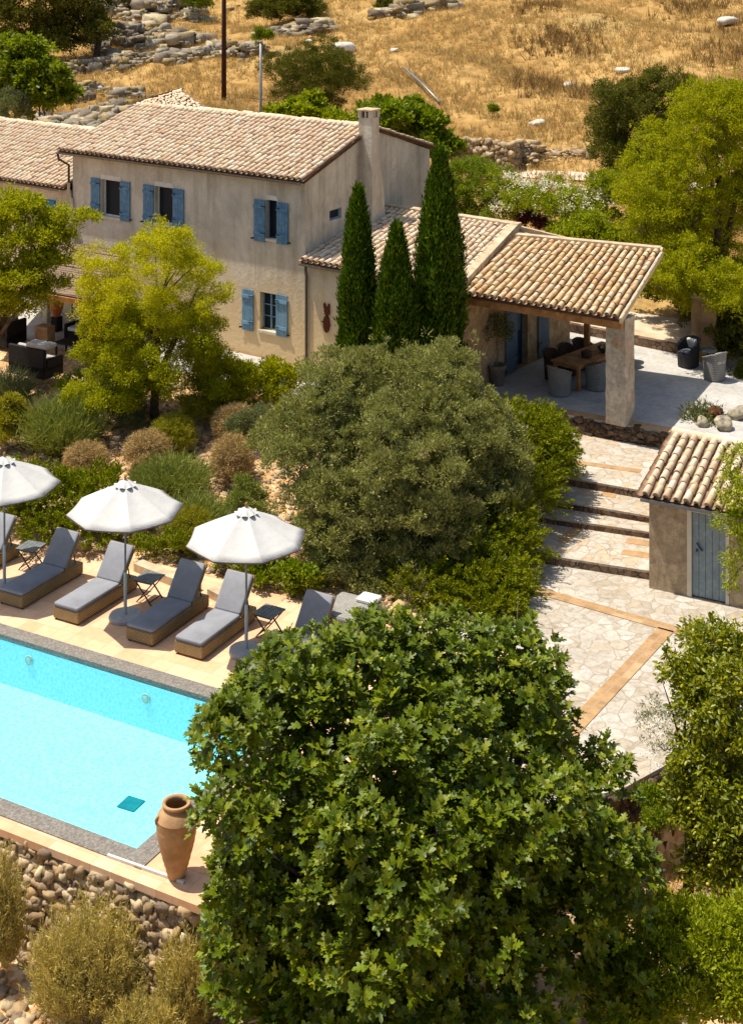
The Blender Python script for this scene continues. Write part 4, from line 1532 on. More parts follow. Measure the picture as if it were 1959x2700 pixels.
# parapet on the right edge and along the top
mb = MB()
pa, pb = ke1 - korg + Vector((0, 0, -.12)), kt1 - korg + Vector((0, 0, -.12))
mb.hexa([pa - kd * .17, pa + kd * .1, pb + kd * .1, pb - kd * .17], [pa - kd * .17 + Vector((0, 0, .30)), pa + kd * .1 + Vector((0, 0, .28)), pb + kd * .1 + Vector((0, 0, .28)), pb - kd * .17 + Vector((0, 0, .3))])
mb.beam(kt0 - korg + Vector((0, 0, .06)), kt1 - korg + Vector((0, 0, .06)) + kd * .1, .34, .2)
mb.beam(kt1 - korg + Vector((.02, .2, -.03)), Vector((kR1.x, kR1.y, ZKR)) - korg, .26, .16)
mb.obj('parapet', M['coping_stone'], kit)
gutter(kit, ke0 - kin * .04 - kd * .1 - Vector((0, 0, .05)), ke1 - kin * .04 - Vector((0, 0, .05)), korg)
mb = MB()
q0 = wk.p(wk.sz(812, 740)[0], 0, .06)
g0 = ke0 - kin * .04 - Vector((0, 0, .1)) - korg
mb.tube([g0 + kd * .15, g0 + kd * .15 + Vector((0, 0, -.12)), Vector((q0.x, q0.y, ZK - .5)) - korg, Vector((q0.x, q0.y, .97)) - korg], .045, 8)
mb.obj('downpipe', M['metal_dark'], kit, True)

# iron owl-like ornament on the kitchen wall
s0_, z0_ = wk.sz(863, 838)
oo = wk.p(s0_, z0_, .02)
mb = MB()
def disc(cs_, cz_, rx, rz, t=.03, n=14):
    L0 = [Vector((math.cos(2 * PI * i / n) * rx + cs_, -.0, math.sin(2 * PI * i / n) * rz + cz_)) for i in range(n)]
    mb.hexa([p + Vector((0, -t, 0)) for p in L0], [p + Vector((0, .0, 0)) for p in L0])
disc(0, -.18, .13, .27)
disc(.02, .24, .11, .13, .034)
disc(-.08, .38, .035, .09, .03)
disc(.1, .38, .035, .09, .03)
disc(.01, .06, .05, .12, .026)
mb.beam((-.2, -.015, -.12), (.16, -.015, -.2), .02, .03)
mb.beam((-.1, -.015, .12), (.14, -.015, .16), .02, .03)
orn = mb.obj('wall_ornament', M['rust'])
orn.location = oo
orn.rotation_euler = (0, 0, math.atan2(kd.y, kd.x))
tag(orn, 'rusty iron cat figure hung on the plaster wall beside the downpipe', 'ornament')

# --- porch ---------------------------------------------------------------------
ZP = 4.15
pe0, pe1 = P(1211, 775, ZP), P(1632, 842, ZP)
pt0, pt1 = D(1363, 628, 45.3), D(1742, 664, 43.2)
porg = Vector((pe1.x, pe1.y, PZ))
porch = thing('porch', 'open dining porch with a tiled roof on a thick stone pillar', 'porch', porg)
pd = (pe1 - pe0).normalized()
pin = Vector((-pd.y, pd.x, 0))
tiled_roof('roof', pe0 + pd * .02, pe1, pt1, pt0 + pd * .02, porch, M['tile_warm'])
mb = MB()
rk = (pt1 - pe1)
mb.beam(pe1 - porg + pd * .05 - Vector((0, 0, .03)), pt1 - porg + pd * .05 - Vector((0, 0, .03)), .07, .16)
mb.obj('verge', M['pale_timber'], porch)
mb = MB()
mb.beam(pe0 - porg + pin * .22 - Vector((0, 0, .2)), pe1 - porg + pin * .22 - Vector((0, 0, .2)), .16, .2)
mb.obj('beam', M['timber'], porch)
MB().beam(pt0 - porg - Vector((0, 0, .22)), pt1 - porg - Vector((0, 0, .22)), .18, .22).obj('beam', M['timber'], porch)
for k in range(1, 8):
    mb = MB()
    a = pe0.lerp(pe1, k / 8) + pin * .1
    b = pt0.lerp(pt1, k / 8)
    mb.beam(a - porg - Vector((0, 0, .13)), b - porg - Vector((0, 0, .13)), .09, .1)
    mb.obj('rafter', M['timber'], porch)
mb = MB()
mb.beam(pt0 - porg + Vector((0, 0, .05)), pt1 - porg + Vector((0, 0, .05)), .3, .22)
mb.obj('coping', M['coping_stone'], porch)
# stone pillar
pc = P(1621, 1122, PZ) + pin * .35
L_ = []
rr = random.Random(3)
nz = 14
for k in range(nz + 1):
    z = PZ + (ZP - PZ - .1) * k / nz
    loop = []
    for (a, b) in ((-.29, -.30), (.0, -.305), (.29, -.30), (.3, 0), (.29, .30), (0, .305), (-.29, .30), (-.3, 0)):
        p = pc + pd * (a + rr.uniform(-.012, .012)) + pin * (b + rr.uniform(-.012, .012))
        loop.append(Vector((p.x, p.y, z)) - porg)
    L_.append(loop)
o = MB().loops(L_).obj('pillar', m_paving('pillar_stone', [(176, 166, 148), (194, 184, 166), (184, 170, 148), (204, 194, 176), (190, 160, 126)], 3.6, (178, 166, 146), (.5, .46, .41, 1), .014, .8), porch)
bp = P(1800, 926, PZ)
for (t_, ) in ((.52,),):
    p = pt0.lerp(pt1, t_)
    mb = MB()
    mb.box(Vector((p.x - .1, p.y - .1, PZ + (p.z - PZ) / 2 - .15)) - porg, (.16, .16, p.z - PZ - .32), PA)
    mb.obj('post', M['timber'], porch)

# low step to the yard and the yard itself
ya, yb_ = P(1500, 850, 1.4), P(1792, 910, 1.4)
yd = (yb_ - ya).normalized()
o = MB().beam(P(1500, 862, 1.28) - yd * 1.2, P(1792, 920, 1.28) + yd * .2, .22, .3).obj('yard_kerb', M['riser_stone'])
structure(o)
pts = []
for (px, py) in ((1480, 846), (1640, 880), (1795, 912), (1990, 955), (2060, 800), (1640, 752), (1440, 740)):
    p = P(px, py, 1.40)
    pts.append((p.x, p.y))
structure(MB().prism(pts, .9, 1.415).obj('gravel_yard', M['gravel_yard']))
# gate pillars in the shade of the big tree
for (px, py, w, h, lab) in ((1864, 948, .78, 2.0, 'tall square stone gate pillar in deep shade behind the armchairs'), (1940, 940, .62, 1.7, 'lower stone gate pillar in shade at the right edge')):
    b = P(px, py, PZ)
    mb = MB()
    rr = random.Random(px)
    L_ = []
    for k in range(9):
        L_.append([Vector((a * w / 2 + rr.uniform(-.015, .015), c * w / 2 + rr.uniform(-.015, .015), h * k / 8)) for a, c in ((-1, -1), (1, -1), (1, 1), (-1, 1))])
    mb.loops(L_)
    r_ = thing('gate_pillar', lab, 'pillar', b, PA, 'gate pillars by the yard')
    mb.obj('shaft', M['rough_wall'], r_)
    MB().box((0, 0, h + .04), (w + .1, w + .1, .09), 0, .02).obj('cap', M['coping_stone'], r_)

# --- shed ------------------------------------------------------------------------
sA, sB = P(1712, 1550, 0), P(1819, 1573, 0)
sdv = (sB - sA).normalized()
sin_ = Vector((-sdv.y, sdv.x, 0))
sorg = sA.copy()
shed = thing('shed', 'small plastered shed with a tiled roof and a grey blue plank door', 'shed', sorg)
sE = sA + sdv * 2.9
ws = Wall(sA, sE)
d0, d1 = ws.sz(1824, 1400)[0], ws.sz(1914, 1400)[0]
ztop = ws.sz(1824, 1348)[1]
ZS = ws.sz(1712, 1312)[1]
door = (d0 - .1, d1 + .08, .0, ztop + .06)
mb = MB()
wall_face(mb, sA, sE, -.1, ZS, [door], .16, sorg)
sBk = 2.25
wall_face(mb, sE, sE + sin_ * sBk, -.1, ZS, [], .1, sorg)
wall_face(mb, sE + sin_ * sBk, sA + sin_ * sBk, -.1, ZS + .55, [], .1, sorg)
wall_face(mb, sA + sin_ * sBk, sA, -.1, ZS, [], .1, sorg)
for q in (sA, sE):
    mb.add([Vector((q.x, q.y, ZS)) - sorg, Vector((q.x, q.y, ZS)) + sin_ * sBk - sorg, Vector((q.x, q.y, ZS + .55)) + sin_ * sBk - sorg], [(0, 1, 2)])
mb.obj('wall', M['shed_wall'], shed)
mb = MB()
for (a, b, c, e) in ((door[0] + .003, d0, 0.004, ztop), (d1, door[1] - .003, 0.004, ztop), (door[0] + .003, door[1] - .003, ztop, door[3] - .003)):
    mb.hexa([ws.p(a, c, .02) - sorg, ws.p(b, c, .02) - sorg, ws.p(b, c, -.12) - sorg, ws.p(a, c, -.12) - sorg],
            [ws.p(a, e, .02) - sorg, ws.p(b, e, .02) - sorg, ws.p(b, e, -.12) - sorg, ws.p(a, e, -.12) - sorg])
mb.obj('door_frame', M['cream_trim'], shed)
mb = MB()
n = 5
w = (d1 - d0 - .01) / n
for i in range(n):
    a, b = d0 + .005 + w * i + .005, d0 + .005 + w * (i + 1) - .005
    mb.hexa([ws.p(a, .03, -.03) - sorg, ws.p(b, .03, -.03) - sorg, ws.p(b, .03, -.07) - sorg, ws.p(a, .03, -.07) - sorg],
            [ws.p(a, ztop - .006, -.03) - sorg, ws.p(b, ztop - .006, -.03) - sorg, ws.p(b, ztop - .006, -.07) - sorg, ws.p(a, ztop - .006, -.07) - sorg])
mb.hexa([ws.p(d0 + .005, .03, -.06) - sorg, ws.p(d1 - .005, .03, -.06) - sorg, ws.p(d1 - .005, .03, -.09) - sorg, ws.p(d0 + .005, .03, -.09) - sorg],
        [ws.p(d0 + .005, ztop - .006, -.06) - sorg, ws.p(d1 - .005, ztop - .006, -.06) - sorg, ws.p(d1 - .005, ztop - .006, -.09) - sorg, ws.p(d0 + .005, ztop - .006, -.09) - sorg])
dd = mb.obj('door', M['shed_door'], shed)
mb = MB()
hs, hz = ws.sz(1843, 1441)
mb.beam(ws.p(hs - .04, hz + .08, .02) - sorg, ws.p(hs + .08, hz - .08, .01) - sorg, .025, .03)
mb.box(ws.p(hs - .05, hz - .1, -.02) - sorg, (.03, .03, .05))
mb.obj('handle', M['dark_blue'], dd)
ste0 = Vector((sA.x, sA.y, ZS + .06)) - sdv * .14 - sin_ * .18
ste1 = Vector((sE.x, sE.y, ZS + .06)) + sdv * .14 - sin_ * .18
strr = Vector((0, 0, .62)) + sin_ * 2.5
tiled_roof('roof', ste0, ste1, ste1 + strr, ste0 + strr, shed, M['tile'], colw=.235, tl=.38, rad=.092)
mb = MB()
mb.beam(ste0 - sorg - sin_ * .01 - Vector((0, 0, .06)), ste1 - sorg - sin_ * .01 - Vector((0, 0, .06)), .05, .07)
mb.obj('fascia', M['pole_grey'], shed)

# --- pergola at the left -----------------------------------------------------------
pg = [P(60, 612, 3.55), P(330, 660, 3.55), P(250, 792, 3.3), P(-60, 738, 3.3)]
gorg = Vector((pg[2].x, pg[2].y, .965))
perg = thing('pergola', 'pergola with a weathered reed roof against the farmhouse wall', 'pergola', gorg)
parts = []
n = 420
A_, B_, C_, D_ = [np.array(p[:]) for p in pg]
for k in range(1):
    s_ = (np.arange(n) + RNG.random(n)) / n
    a = A_ + (D_ - A_) * s_[:, None]
    b = B_ + (C_ - B_) * s_[:, None]
    L = np.linalg.norm(b - a, axis=1)
    T = [(0, .5, 0), (0, -.5, .2), (0, 0, .6), (1, .5, 0), (1, -.5, .2), (1, 0, .6)]
    Fc = [(0, 2, 5, 3), (2, 1, 4, 5)]
    S = np.stack([L * RNG.uniform(.94, 1.0, n), np.full(n, .022), np.full(n, .03)], axis=1)
    R = frames(b - a + RNG.normal(size=(n, 3)) * .03, np.tile(np.array([0, 0, 1.]), (n, 1)))
    parts.append(inst(T, Fc, a + RNG.normal(size=(n, 3)) * .012, R, S))
v_, f_ = join(parts)
M['reed'] = m_island('reed', [(112, 92, 76), (146, 122, 100), (168, 144, 118), (130, 108, 90)], .95, 4, .4, .2)
rf = np_mesh('reed_roof', v_ - np.array(gorg[:]), f_, M['reed'], perg)
mb = MB().hexa([p - gorg - Vector((0, 0, .03)) for p in pg], [p - gorg - Vector((0, 0, .008)) for p in pg])
mb.obj('mat_backing', M['underroof'], rf)
MB().beam(pg[3] - gorg - Vector((0, 0, .12)), pg[2] - gorg - Vector((0, 0, .12)), .14, .16).obj('beam', M['timber'], perg)
for k in (.25, .5, .75, .99):
    MB().beam(pg[0].lerp(pg[1], k) - gorg - Vector((0, 0, .1)), pg[3].lerp(pg[2], k) - gorg - Vector((0, 0, .1)), .09, .12).obj('rafter', M['timber'], perg)
for (px, py) in ((124, 850), (250, 862), (-20, 820)):
    b = P(px, py, .965)
    d_ = (b - pg[2]).length
    t_ = b - gorg
    MB().box(Vector((t_.x, t_.y, 1.12)), (.2, .2, 2.24), PA, .02).obj('post', M['pale_timber'], perg)

# leaning pale boards by the wall corner
for i, (xa, ya_, xb, yb2, lab) in enumerate(((186, 480, 199, 622, 'left one of two pale boards leaning on the farmhouse wall by the corner'), (193, 520, 213, 624, 'right one of two pale boards leaning on the farmhouse wall by the corner'))):
    s_, z_ = wf.sz(xa, ya_)
    a = wf.p(s_, z_, .08)
    s_, z_ = wf.sz(xb, yb2)
    b = wf.p(s_, z_ - .25, .35)
    m_ = (a + b) / 2
    o = MB().beam(a - m_, b - m_, .1, .05).obj('leaning_board', M['pale_timber'])
    o.location = m_
    tag(o, lab, 'board', 'boards leaning on the farmhouse')

# ------------------------------------------------------------------ pool furniture
def rounded_slab(mb, x0, x1, y0, y1, z0, z1, b=.02, r=.05, M_=None):
    def loop(ins, z):
        out = []
        for cx_, cy_, a0 in ((x1 - r, y0 + r, -PI / 2), (x1 - r, y1 - r, 0), (x0 + r, y1 - r, PI / 2), (x0 + r, y0 + r, PI)):
            for k in range(4):
                t_ = a0 + PI / 2 * k / 3
                out.append(Vector((cx_ + math.cos(t_) * (r - ins), cy_ + math.sin(t_) * (r - ins), z)))
        return out
    L = [loop(b, z0), loop(0, z0 + b), loop(0, z1 - b), loop(b * .5, z1 - b * .35), loop(b * 1.6, z1)]
    if M_ is not None:
        L = [[M_ @ p for p in l] for l in L]
    mb.loops(L)


def make_lounger(label, loc, fold=0.0):
    """axis +y runs from the foot to the head"""
    root = thing('sun_lounger', label, 'sun lounger', loc, PA, 'sun loungers along the pool')
    w = .68
    mb = MB()
    mb.box((w / 2, 1.0, .155), (w, 2.0, .25), 0, .02)
    smooth_by_angle(mb.obj('base', M['wicker'], root))
    for (x, y) in ((.06, .06), (w - .06, .06), (.06, 1.94), (w - .06, 1.94)):
        MB().box((x, y, .018), (.05, .05, .036)).obj('foot', M['black_iron'], root)
    hz, hy = .30, 1.38
    ang = math.radians(52)
    Mx = Matrix.Translation((0, hy, hz)) @ Matrix.Rotation(ang, 4, 'X')
    mb = MB()
    pts0 = [Mx @ Vector(p) for p in ((.0, 0, -.05), (w, 0, -.05), (w, .86, -.05), (0, .86, -.05))]
    pts1 = [Mx @ Vector(p) for p in ((.0, 0, 0), (w, 0, 0), (w, .86, 0), (0, .86, 0))]
    mb.hexa(pts0, pts1)
    br = mb.obj('backrest', M['wicker'], root)
    for x in (.12, w - .12):
        MB().tube([Mx @ Vector((x, .55, -.05)), (x, 1.86, .27)], .014, 6).obj('prop', M['metal_dark'], br)
    mb = MB()
    rounded_slab(mb, .015, w - .015, .0, hy + .01, .285, .365, .022, .05)
    mt = mb.obj('mattress', M['cushion'], root)
    smooth_by_angle(mt, 50)
    mb = MB()
    rounded_slab(mb, .012, w - .012, -.003, hy, .282, .312, .006, .052)
    mb.obj('piping', M['dark_piping'], mt)
    mb = MB()
    Mb = Matrix.Translation((0, hy + .03, hz + .03)) @ Matrix.Rotation(ang, 4, 'X')
    rounded_slab(mb, .015, w - .015, .0, .80, -.02, .06, .022, .05, Mb)
    bc = mb.obj('back_cushion', M['cushion'], root)
    smooth_by_angle(bc, 50)
    mb = MB()
    rounded_slab(mb, .012, w - .012, -.003, .803, -.024, .006, .006, .052, Mb)
    mb.obj('piping', M['dark_piping'], bc)
    return root


LU = [(-9.75, 'wicker sun lounger cut by the left frame edge, beside the first parasol pole'),
      (-7.84, 'sun lounger with shaded cushions between the left parasol and the sunlit lounger'),
      (-6.33, 'sunlit wicker sun lounger with grey cushions left of the middle parasol pole'),
      (-4.40, 'wicker sun lounger with shaded cushions right of the middle parasol pole'),
      (-3.21, 'sunlit wicker sun lounger with grey cushions left of the rightmost parasol pole'),
      (-1.28, 'wicker sun lounger in shade half hidden behind the fig leaves')]
l0 = None
for u, lab in LU:
    if l0 is None:
        l0 = make_lounger(lab, pool(u, 5.33))
    else:
        copy_thing(l0, pool(u, 5.33 + random.uniform(-.03, .03)), PA + random.uniform(-.012, .012), lab)


def make_parasol(label, loc, rz):
    root = thing('parasol', label, 'parasol', loc, rz, 'white parasols between the loungers')
    o = MB().lathe([(.0, .0), (.34, .0), (.35, .03), (.35, .085), (.33, .1), (.05, .105), (0, .105)], 28).obj('base', M['concrete_pale'], root)
    smooth_by_angle(o)
    smooth_by_angle(MB().lathe([(.0, .1), (.036, .1), (.036, .95), (.03, .98), (0, .98)], 14).obj('sleeve', M['pole_light'], root))
    smooth_by_angle(MB().lathe([(.0, .9), (.022, .9), (.022, 2.9), (0, 2.9)], 12).obj('pole', M['pole_grey'], root))
    R, zr, zt = 1.22, 2.30, 2.86
    n = 8
    nr_, sub = 7, 6
    V, Fq = [], []
    for k in range(n * sub):
        t_ = 2 * PI * k / (n * sub)
        ph = (k % sub) / sub
        chord = math.cos(PI / n) / math.cos((ph - .5) * 2 * PI / n)   # straight hem between ribs
        sag = math.sin(ph * PI)
        for i in range(nr_ + 1):
            f = i / nr_
            r = .02 + (R - .02) * f
            rr_ = r * (1 + (chord - 1) * min(1, f * 1.2)) * (1 - .012 * sag * f)
            z = zt - (zt - zr) * (f ** 1.12) - .055 * sag * math.sin(PI * min(1, f * .9)) 
            V.append((rr_ * math.cos(t_), rr_ * math.sin(t_), z))
    m_ = n * sub
    for k in range(m_):
        for i in range(nr_):
            a, b = k * (nr_ + 1) + i, ((k + 1) % m_) * (nr_ + 1) + i
            Fq.append((a, a + 1, b + 1, b))
    cn = np_mesh('canopy', V, Fq, M['canvas'], root, True)
    smooth_by_angle(cn, 12)
    sol = cn.modifiers.new('thickness', 'SOLIDIFY')
    sol.thickness = .006
    mb = MB()
    edge = [V[k * (nr_ + 1) + nr_] for k in range(m_)]
    for k in range(m_):
        a, b = Vector(edge[k]), Vector(edge[(k + 1) % m_])
        mb.beam(a + Vector((0, 0, -.012)), b + Vector((0, 0, -.012)), .012, .028)
    mb.obj('hem', M['canvas_edge'], cn)
    # vent cap on top
    V2, F2 = [], []
    for k in range(m_):
        t_ = 2 * PI * k / m_
        ph = (k % sub) / sub
        sc_ = 1 - .22 * (1 - abs(math.sin(ph * PI)))
        for (r, z) in ((.0, zt + .07), (.10, zt + .035), (.20 * sc_, zt - .035 - .0 * sc_), (.245 * sc_, zt - .075 + .05 * (math.sin(ph * PI)))):
            V2.append((r * math.cos(t_), r * math.sin(t_), z))
    for k in range(m_):
        for i in range(3):
            a, b = k * 4 + i, ((k + 1) % m_) * 4 + i
            F2.append((a, a + 1, b + 1, b))
    np_mesh('vent_cap', V2, F2, M['canvas'], root, True)
    smooth_by_angle(MB().lathe([(0, zt + .06), (.03, zt + .065), (.022, zt + .1), (.034, zt + .125), (.02, zt + .16), (0, zt + .165)], 12).obj('finial', M['timber'], root), 60)
    for k in range(n):
        t_ = 2 * PI * k / n
        d_ = Vector((math.cos(t_), math.sin(t_), 0))
        rb = MB().beam(d_ * .04 + Vector((0, 0, zt - .05)), d_ * (R - .02) + Vector((0, 0, zr - .02)), .014, .02).obj('rib', M['pole_grey'], root)
        MB().beam(d_ * .03 + Vector((0, 0, 2.1)), d_ * (R * .5) + Vector((0, 0, zr + .24)), .012, .016).obj('strut', M['pole_grey'], rb)
    return root


def ground_of(px, py):
    return P(px, py, 0)


par0 = make_parasol('white parasol cut by the left frame edge', Vector((0, 0, 0)), 0)
for i, ((px, py), rz, lab) in enumerate((((12, 1548), .17, 'white parasol cut by the left frame edge'), ((331, 1625), .25, 'white parasol standing between the four full sun loungers'), ((650, 1716), .33, 'white parasol with leaf shadow, nearest the olive tree and the fig'))):
    b = P(px, py, .05)
    b.z = 0
    if i == 0:
        par0.location = b
        par0.rotation_euler.z = rz
    else:
        copy_thing(par0, b, rz, lab)


def make_table(label, loc, rz):
    root = thing('side_table', label, 'side table', loc, rz, 'folding side tables between the loungers')
    mb = MB()
    for k in range(5):
        mb.box((-.2 + .1 * k, 0, .5), (.094, .5, .022), 0, .004)
    mb.obj('table_top', M['table_slate'], root)
    for y in (-.235, .235):
        MB().box((0, y, .478), (.46, .03, .022)).obj('rail', M['metal_dark'], root)
    for s in (-1, 1):
        mb = MB()
        mb.beam((-.21, .21 * s, .47), (.2, .21 * s, .0), .025, .022)
        mb.obj('leg', M['metal_dark'], root)
        mb = MB()
        mb.beam((.21, .185 * s, .47), (-.2, .185 * s, .0), .025, .022)
        mb.obj('leg', M['metal_dark'], root)
    for x in (-.15, .15):
        MB().beam((x, -.2, .06), (x, .2, .06), .02, .02).obj('stretcher', M['metal_dark'], root)
    return root


tab0 = None
for (px, py, rz, lab) in ((82, 1440, PA + .1, 'grey folding side table between the two leftmost loungers'), (394, 1522, PA + .04, 'grey folding side table behind the middle parasol base'), (710, 1612, PA - .03, 'grey folding side table behind the rightmost parasol pole near the olive')):
    b = P(px, py, .5)
    b.z = 0
    if tab0 is None:
        tab0 = make_table(lab, b, rz)
    else:
        copy_thing(tab0, b, rz, lab)

# grey woven screen / covered chest behind the half hidden lounger
c = P(922, 1606, .55)
root = thing('covered_chair', 'grey woven cover folded over a chair behind the fig leaves', 'cover', (c.x, c.y, 0), PA)
mb = MB()
rounded_slab(mb, -.5, .5, -.55, .55, .0, .62, .05, .09)
o = mb.obj('body', M['wicker_grey'], root)
mb = MB()
rounded_slab(mb, .02, .46, .2, .58, .621, .70, .02, .05)
mb.obj('folded_towel', M['white_cloth'], root)
b = P(801, 1692, .38)
mb = MB()
mb.lathe([(0, -.1), (.13, -.08), (.17, .0), (.12, .1), (0, .13)], 12)
o = mb.obj('crumpled_towel', M['white_cloth'], None, True)
o.location = b
o.scale = (1, .8, 1)
for vtx in o.data.vertices:
    vtx.co *= 1 + .22 * math.sin(vtx.co.x * 40 + vtx.co.z * 31) * math.cos(vtx.co.y * 37)
tag(o, 'small crumpled white towel lying on the half hidden lounger', 'towel')

# timber edging and stones behind the loungers
for i, (a, b) in enumerate((((365, 1492), (520, 1552)), ((150, 1418), (230, 1442)), ((560, 1560), (600, 1580)))):
    pa_, pb_ = P(*a, .08), P(*b, .08)
    m_ = (pa_ + pb_) / 2
    o = MB().beam(pa_ - m_, pb_ - m_, .28, .2).obj('edging_stone', M['coping_stone'])
    o.location = m_
    tag(o, ('long pale edging stone behind the middle side table', 'short edging stone behind the shaded lounger at the left', 'short edging stone behind the sunlit lounger by the rightmost parasol')[i], 'edging stone', 'edging stones behind the loungers')

# ------------------------------------------------------------------ the big jar
jb = P(466, 2312, 0)
jar = thing('amphora', 'tall terracotta jar standing on the pool deck corner', 'jar', jb, .3)
prof = [(0, 0), (.125, 0), (.13, .02), (.15, .12), (.20, .32), (.255, .56), (.288, .78), (.292, .92), (.285, 1.0), (.288, 1.012), (.282, 1.024), (.262, 1.09), (.225, 1.15), (.185, 1.185), (.175, 1.2), (.195, 1.225), (.212, 1.245), (.21, 1.265), (.19, 1.272), (.165, 1.262), (.15, 1.235), (.15, 1.19), (.2, 1.12), (.25, 1.0), (.25, .7), (0, .4)]
prof = [(r * 1.05, z * .9) for r, z in prof]
# throwing rings
dense = []
for (a, b) in zip(prof[:-1], prof[1:]):
    k = 4 if abs(b[1] - a[1]) > .08 else 1
    for i in range(k):
        f = i / k
        dense.append((a[0] + (b[0] - a[0]) * f, a[1] + (b[1] - a[1]) * f))
dense.append(prof[-1])
dense = [(max(0, r + (.0035 * math.sin(z * 70) if r > .02 else 0)), z) for r, z in dense]
smooth_by_angle(MB().lathe(dense, 40).obj('body', M['terracotta'], jar), 50)
for k in range(3):
    t_ = 2 * PI * k / 3 - .95
    d_ = Vector((math.cos(t_), math.sin(t_), 0))
    mb = MB()
    mb.tube([d_ * .265 + Vector((0, 0, .97)), d_ * .30 + Vector((0, 0, .97)), d_ * .322 + Vector((0, 0, .935)), d_ * .317 + Vector((0, 0, .89)), d_ * .295 + Vector((0, 0, .86))], [.026, .024, .022, .022, .028], 8)
    mb.obj('handle', M['terracotta'], jar, True)

# ------------------------------------------------------------------ porch furniture
def tub_chair_mesh(w=.31, hb=.86, ha=.64, hs=.44):
    """outer and inner shell of a round woven chair, back toward -y"""
    n, V, Fq = 36, [], []
    cols = 8
    for k in range(n):
        t_ = 2 * PI * k / n - PI / 2
        a = abs(((t_ + PI / 2 + PI) % (2 * PI)) - PI)       # 0 at the back, pi at the front
        if a < 2.3:
            f = max(0, math.cos(a * PI / 2 / 2.3))
            top = ha + (hb - ha) * f ** 1.3
        else:
            top = hs
        lean = (1 + .10 * math.cos(a))
        for i in range(cols + 1):
            f = i / cols
            z = .03 + (top - .03) * f
            flare = 1.0 + .14 * (z / hb) ** 2 * lean
            sq = 1 / max(abs(math.cos(t_)), abs(math.sin(t_))) ** .38
            V.append((math.cos(t_) * w * flare * sq * .93, math.sin(t_) * w * flare * sq * .93, z))
        for i in range(3):
            z = top - (top - hs + .002) * i / 2 if top > hs else hs - .0005 * i
            sq = 1 / max(abs(math.cos(t_)), abs(math.sin(t_))) ** .38
            r = w * sq * .93 * (1.02 + (.06 if i == 0 else 0)) - .045
            V.append((math.cos(t_) * r, math.sin(t_) * r, z))
    m_ = cols + 4
    for k in range(n):
        for i in range(m_ - 1):
            a, b = k * m_ + i, ((k + 1) % n) * m_ + i
            Fq.append((a, b, b + 1, a + 1))
    V.append((0, 0, hs))
    c_ = len(V) - 1
    for k in range(n):
        a, b = k * m_ + m_ - 1, ((k + 1) % n) * m_ + m_ - 1
        Fq.append((a, b, c_, c_))
    return V, [f for f in Fq]


def make_tub(label, loc, rz, wick, seat, group, cushion=None):
    root = thing('wicker_chair', label, 'chair', loc, rz, group)
    V, Fq = tub_chair_mesh()
    me = bpy.data.meshes.new('shell')
    me.from_pydata(V, [], [tuple(dict.fromkeys(f)) for f in Fq])
    me.materials.append(wick)
    me.update()
    sh = link(bpy.data.objects.new('shell', me), root)
    smooth_by_angle(sh, 50)
    # rolled rim
    cols = 12
    rim = [Vector(V[k * cols + 8]) for k in range(36)]
    mb = MB()
    arc = [rim[k % 36] for k in range(-13, 14)]
    mb.tube([p + Vector((0, 0, .01)) for p in arc], .028, 7)
    mb.obj('rim', wick, root, True)
    mb = MB()
    rounded_slab(mb, -.24, .24, -.22, .25, .442, .50, .018, .08)
    smooth_by_angle(mb.obj('seat', seat, root), 50)
    if cushion is not None:
        mb = MB()
        Mc = Matrix.Translation((0, -.22, .68)) @ Matrix.Rotation(math.radians(72), 4, 'X')
        rounded_slab(mb, -.18, .18, -.17, .17, -.05, .06, .045, .07, Mc)
        smooth_by_angle(mb.obj('cushion', cushion, root), 60)
    return root


tA, tB = P(1452, 948, 1.91), P(1528, 966, 1.91)
tdir = Vector((tB.x - tA.x, tB.y - tA.y, 0))
tw = tdir.length
tdir.normalize()
tlen = Vector((-tdir.y, tdir.x, 0))
tl_ = 2.7
trz = math.atan2(tdir.y, tdir.x)
torg = Vector((tA.x, tA.y, PZ))
tab = thing('dining_table', 'long rustic wooden dining table under the porch roof', 'table', torg, trz)
mb = MB()
for k in range(5):
    mb.box((tw * (k + .5) / 5, tl_ / 2, .735), (tw / 5 - .006, tl_, .05), 0, .006)
mb.obj('table_top', M['timber'], tab)
for (c_, s_) in (((tw / 2, .1, .66), (tw - .24, .03, .1)), ((tw / 2, tl_ - .1, .66), (tw - .24, .03, .1)), ((.1, tl_ / 2, .66), (.03, tl_ - .24, .1)), ((tw - .1, tl_ / 2, .66), (.03, tl_ - .24, .1))):
    MB().box(c_, s_).obj('apron', M['timber'], tab)
for (x, y) in ((.1, .1), (tw - .1, .1), (.1, tl_ - .1), (tw - .1, tl_ - .1)):
    MB().box((x, y, .355), (.1, .1, .71), 0, .012).obj('leg', M['timber'], tab)


def tpt(x, y, z=0.0):
    q = torg + tdir * x + tlen * y
    return Vector((q.x, q.y, PZ + z))


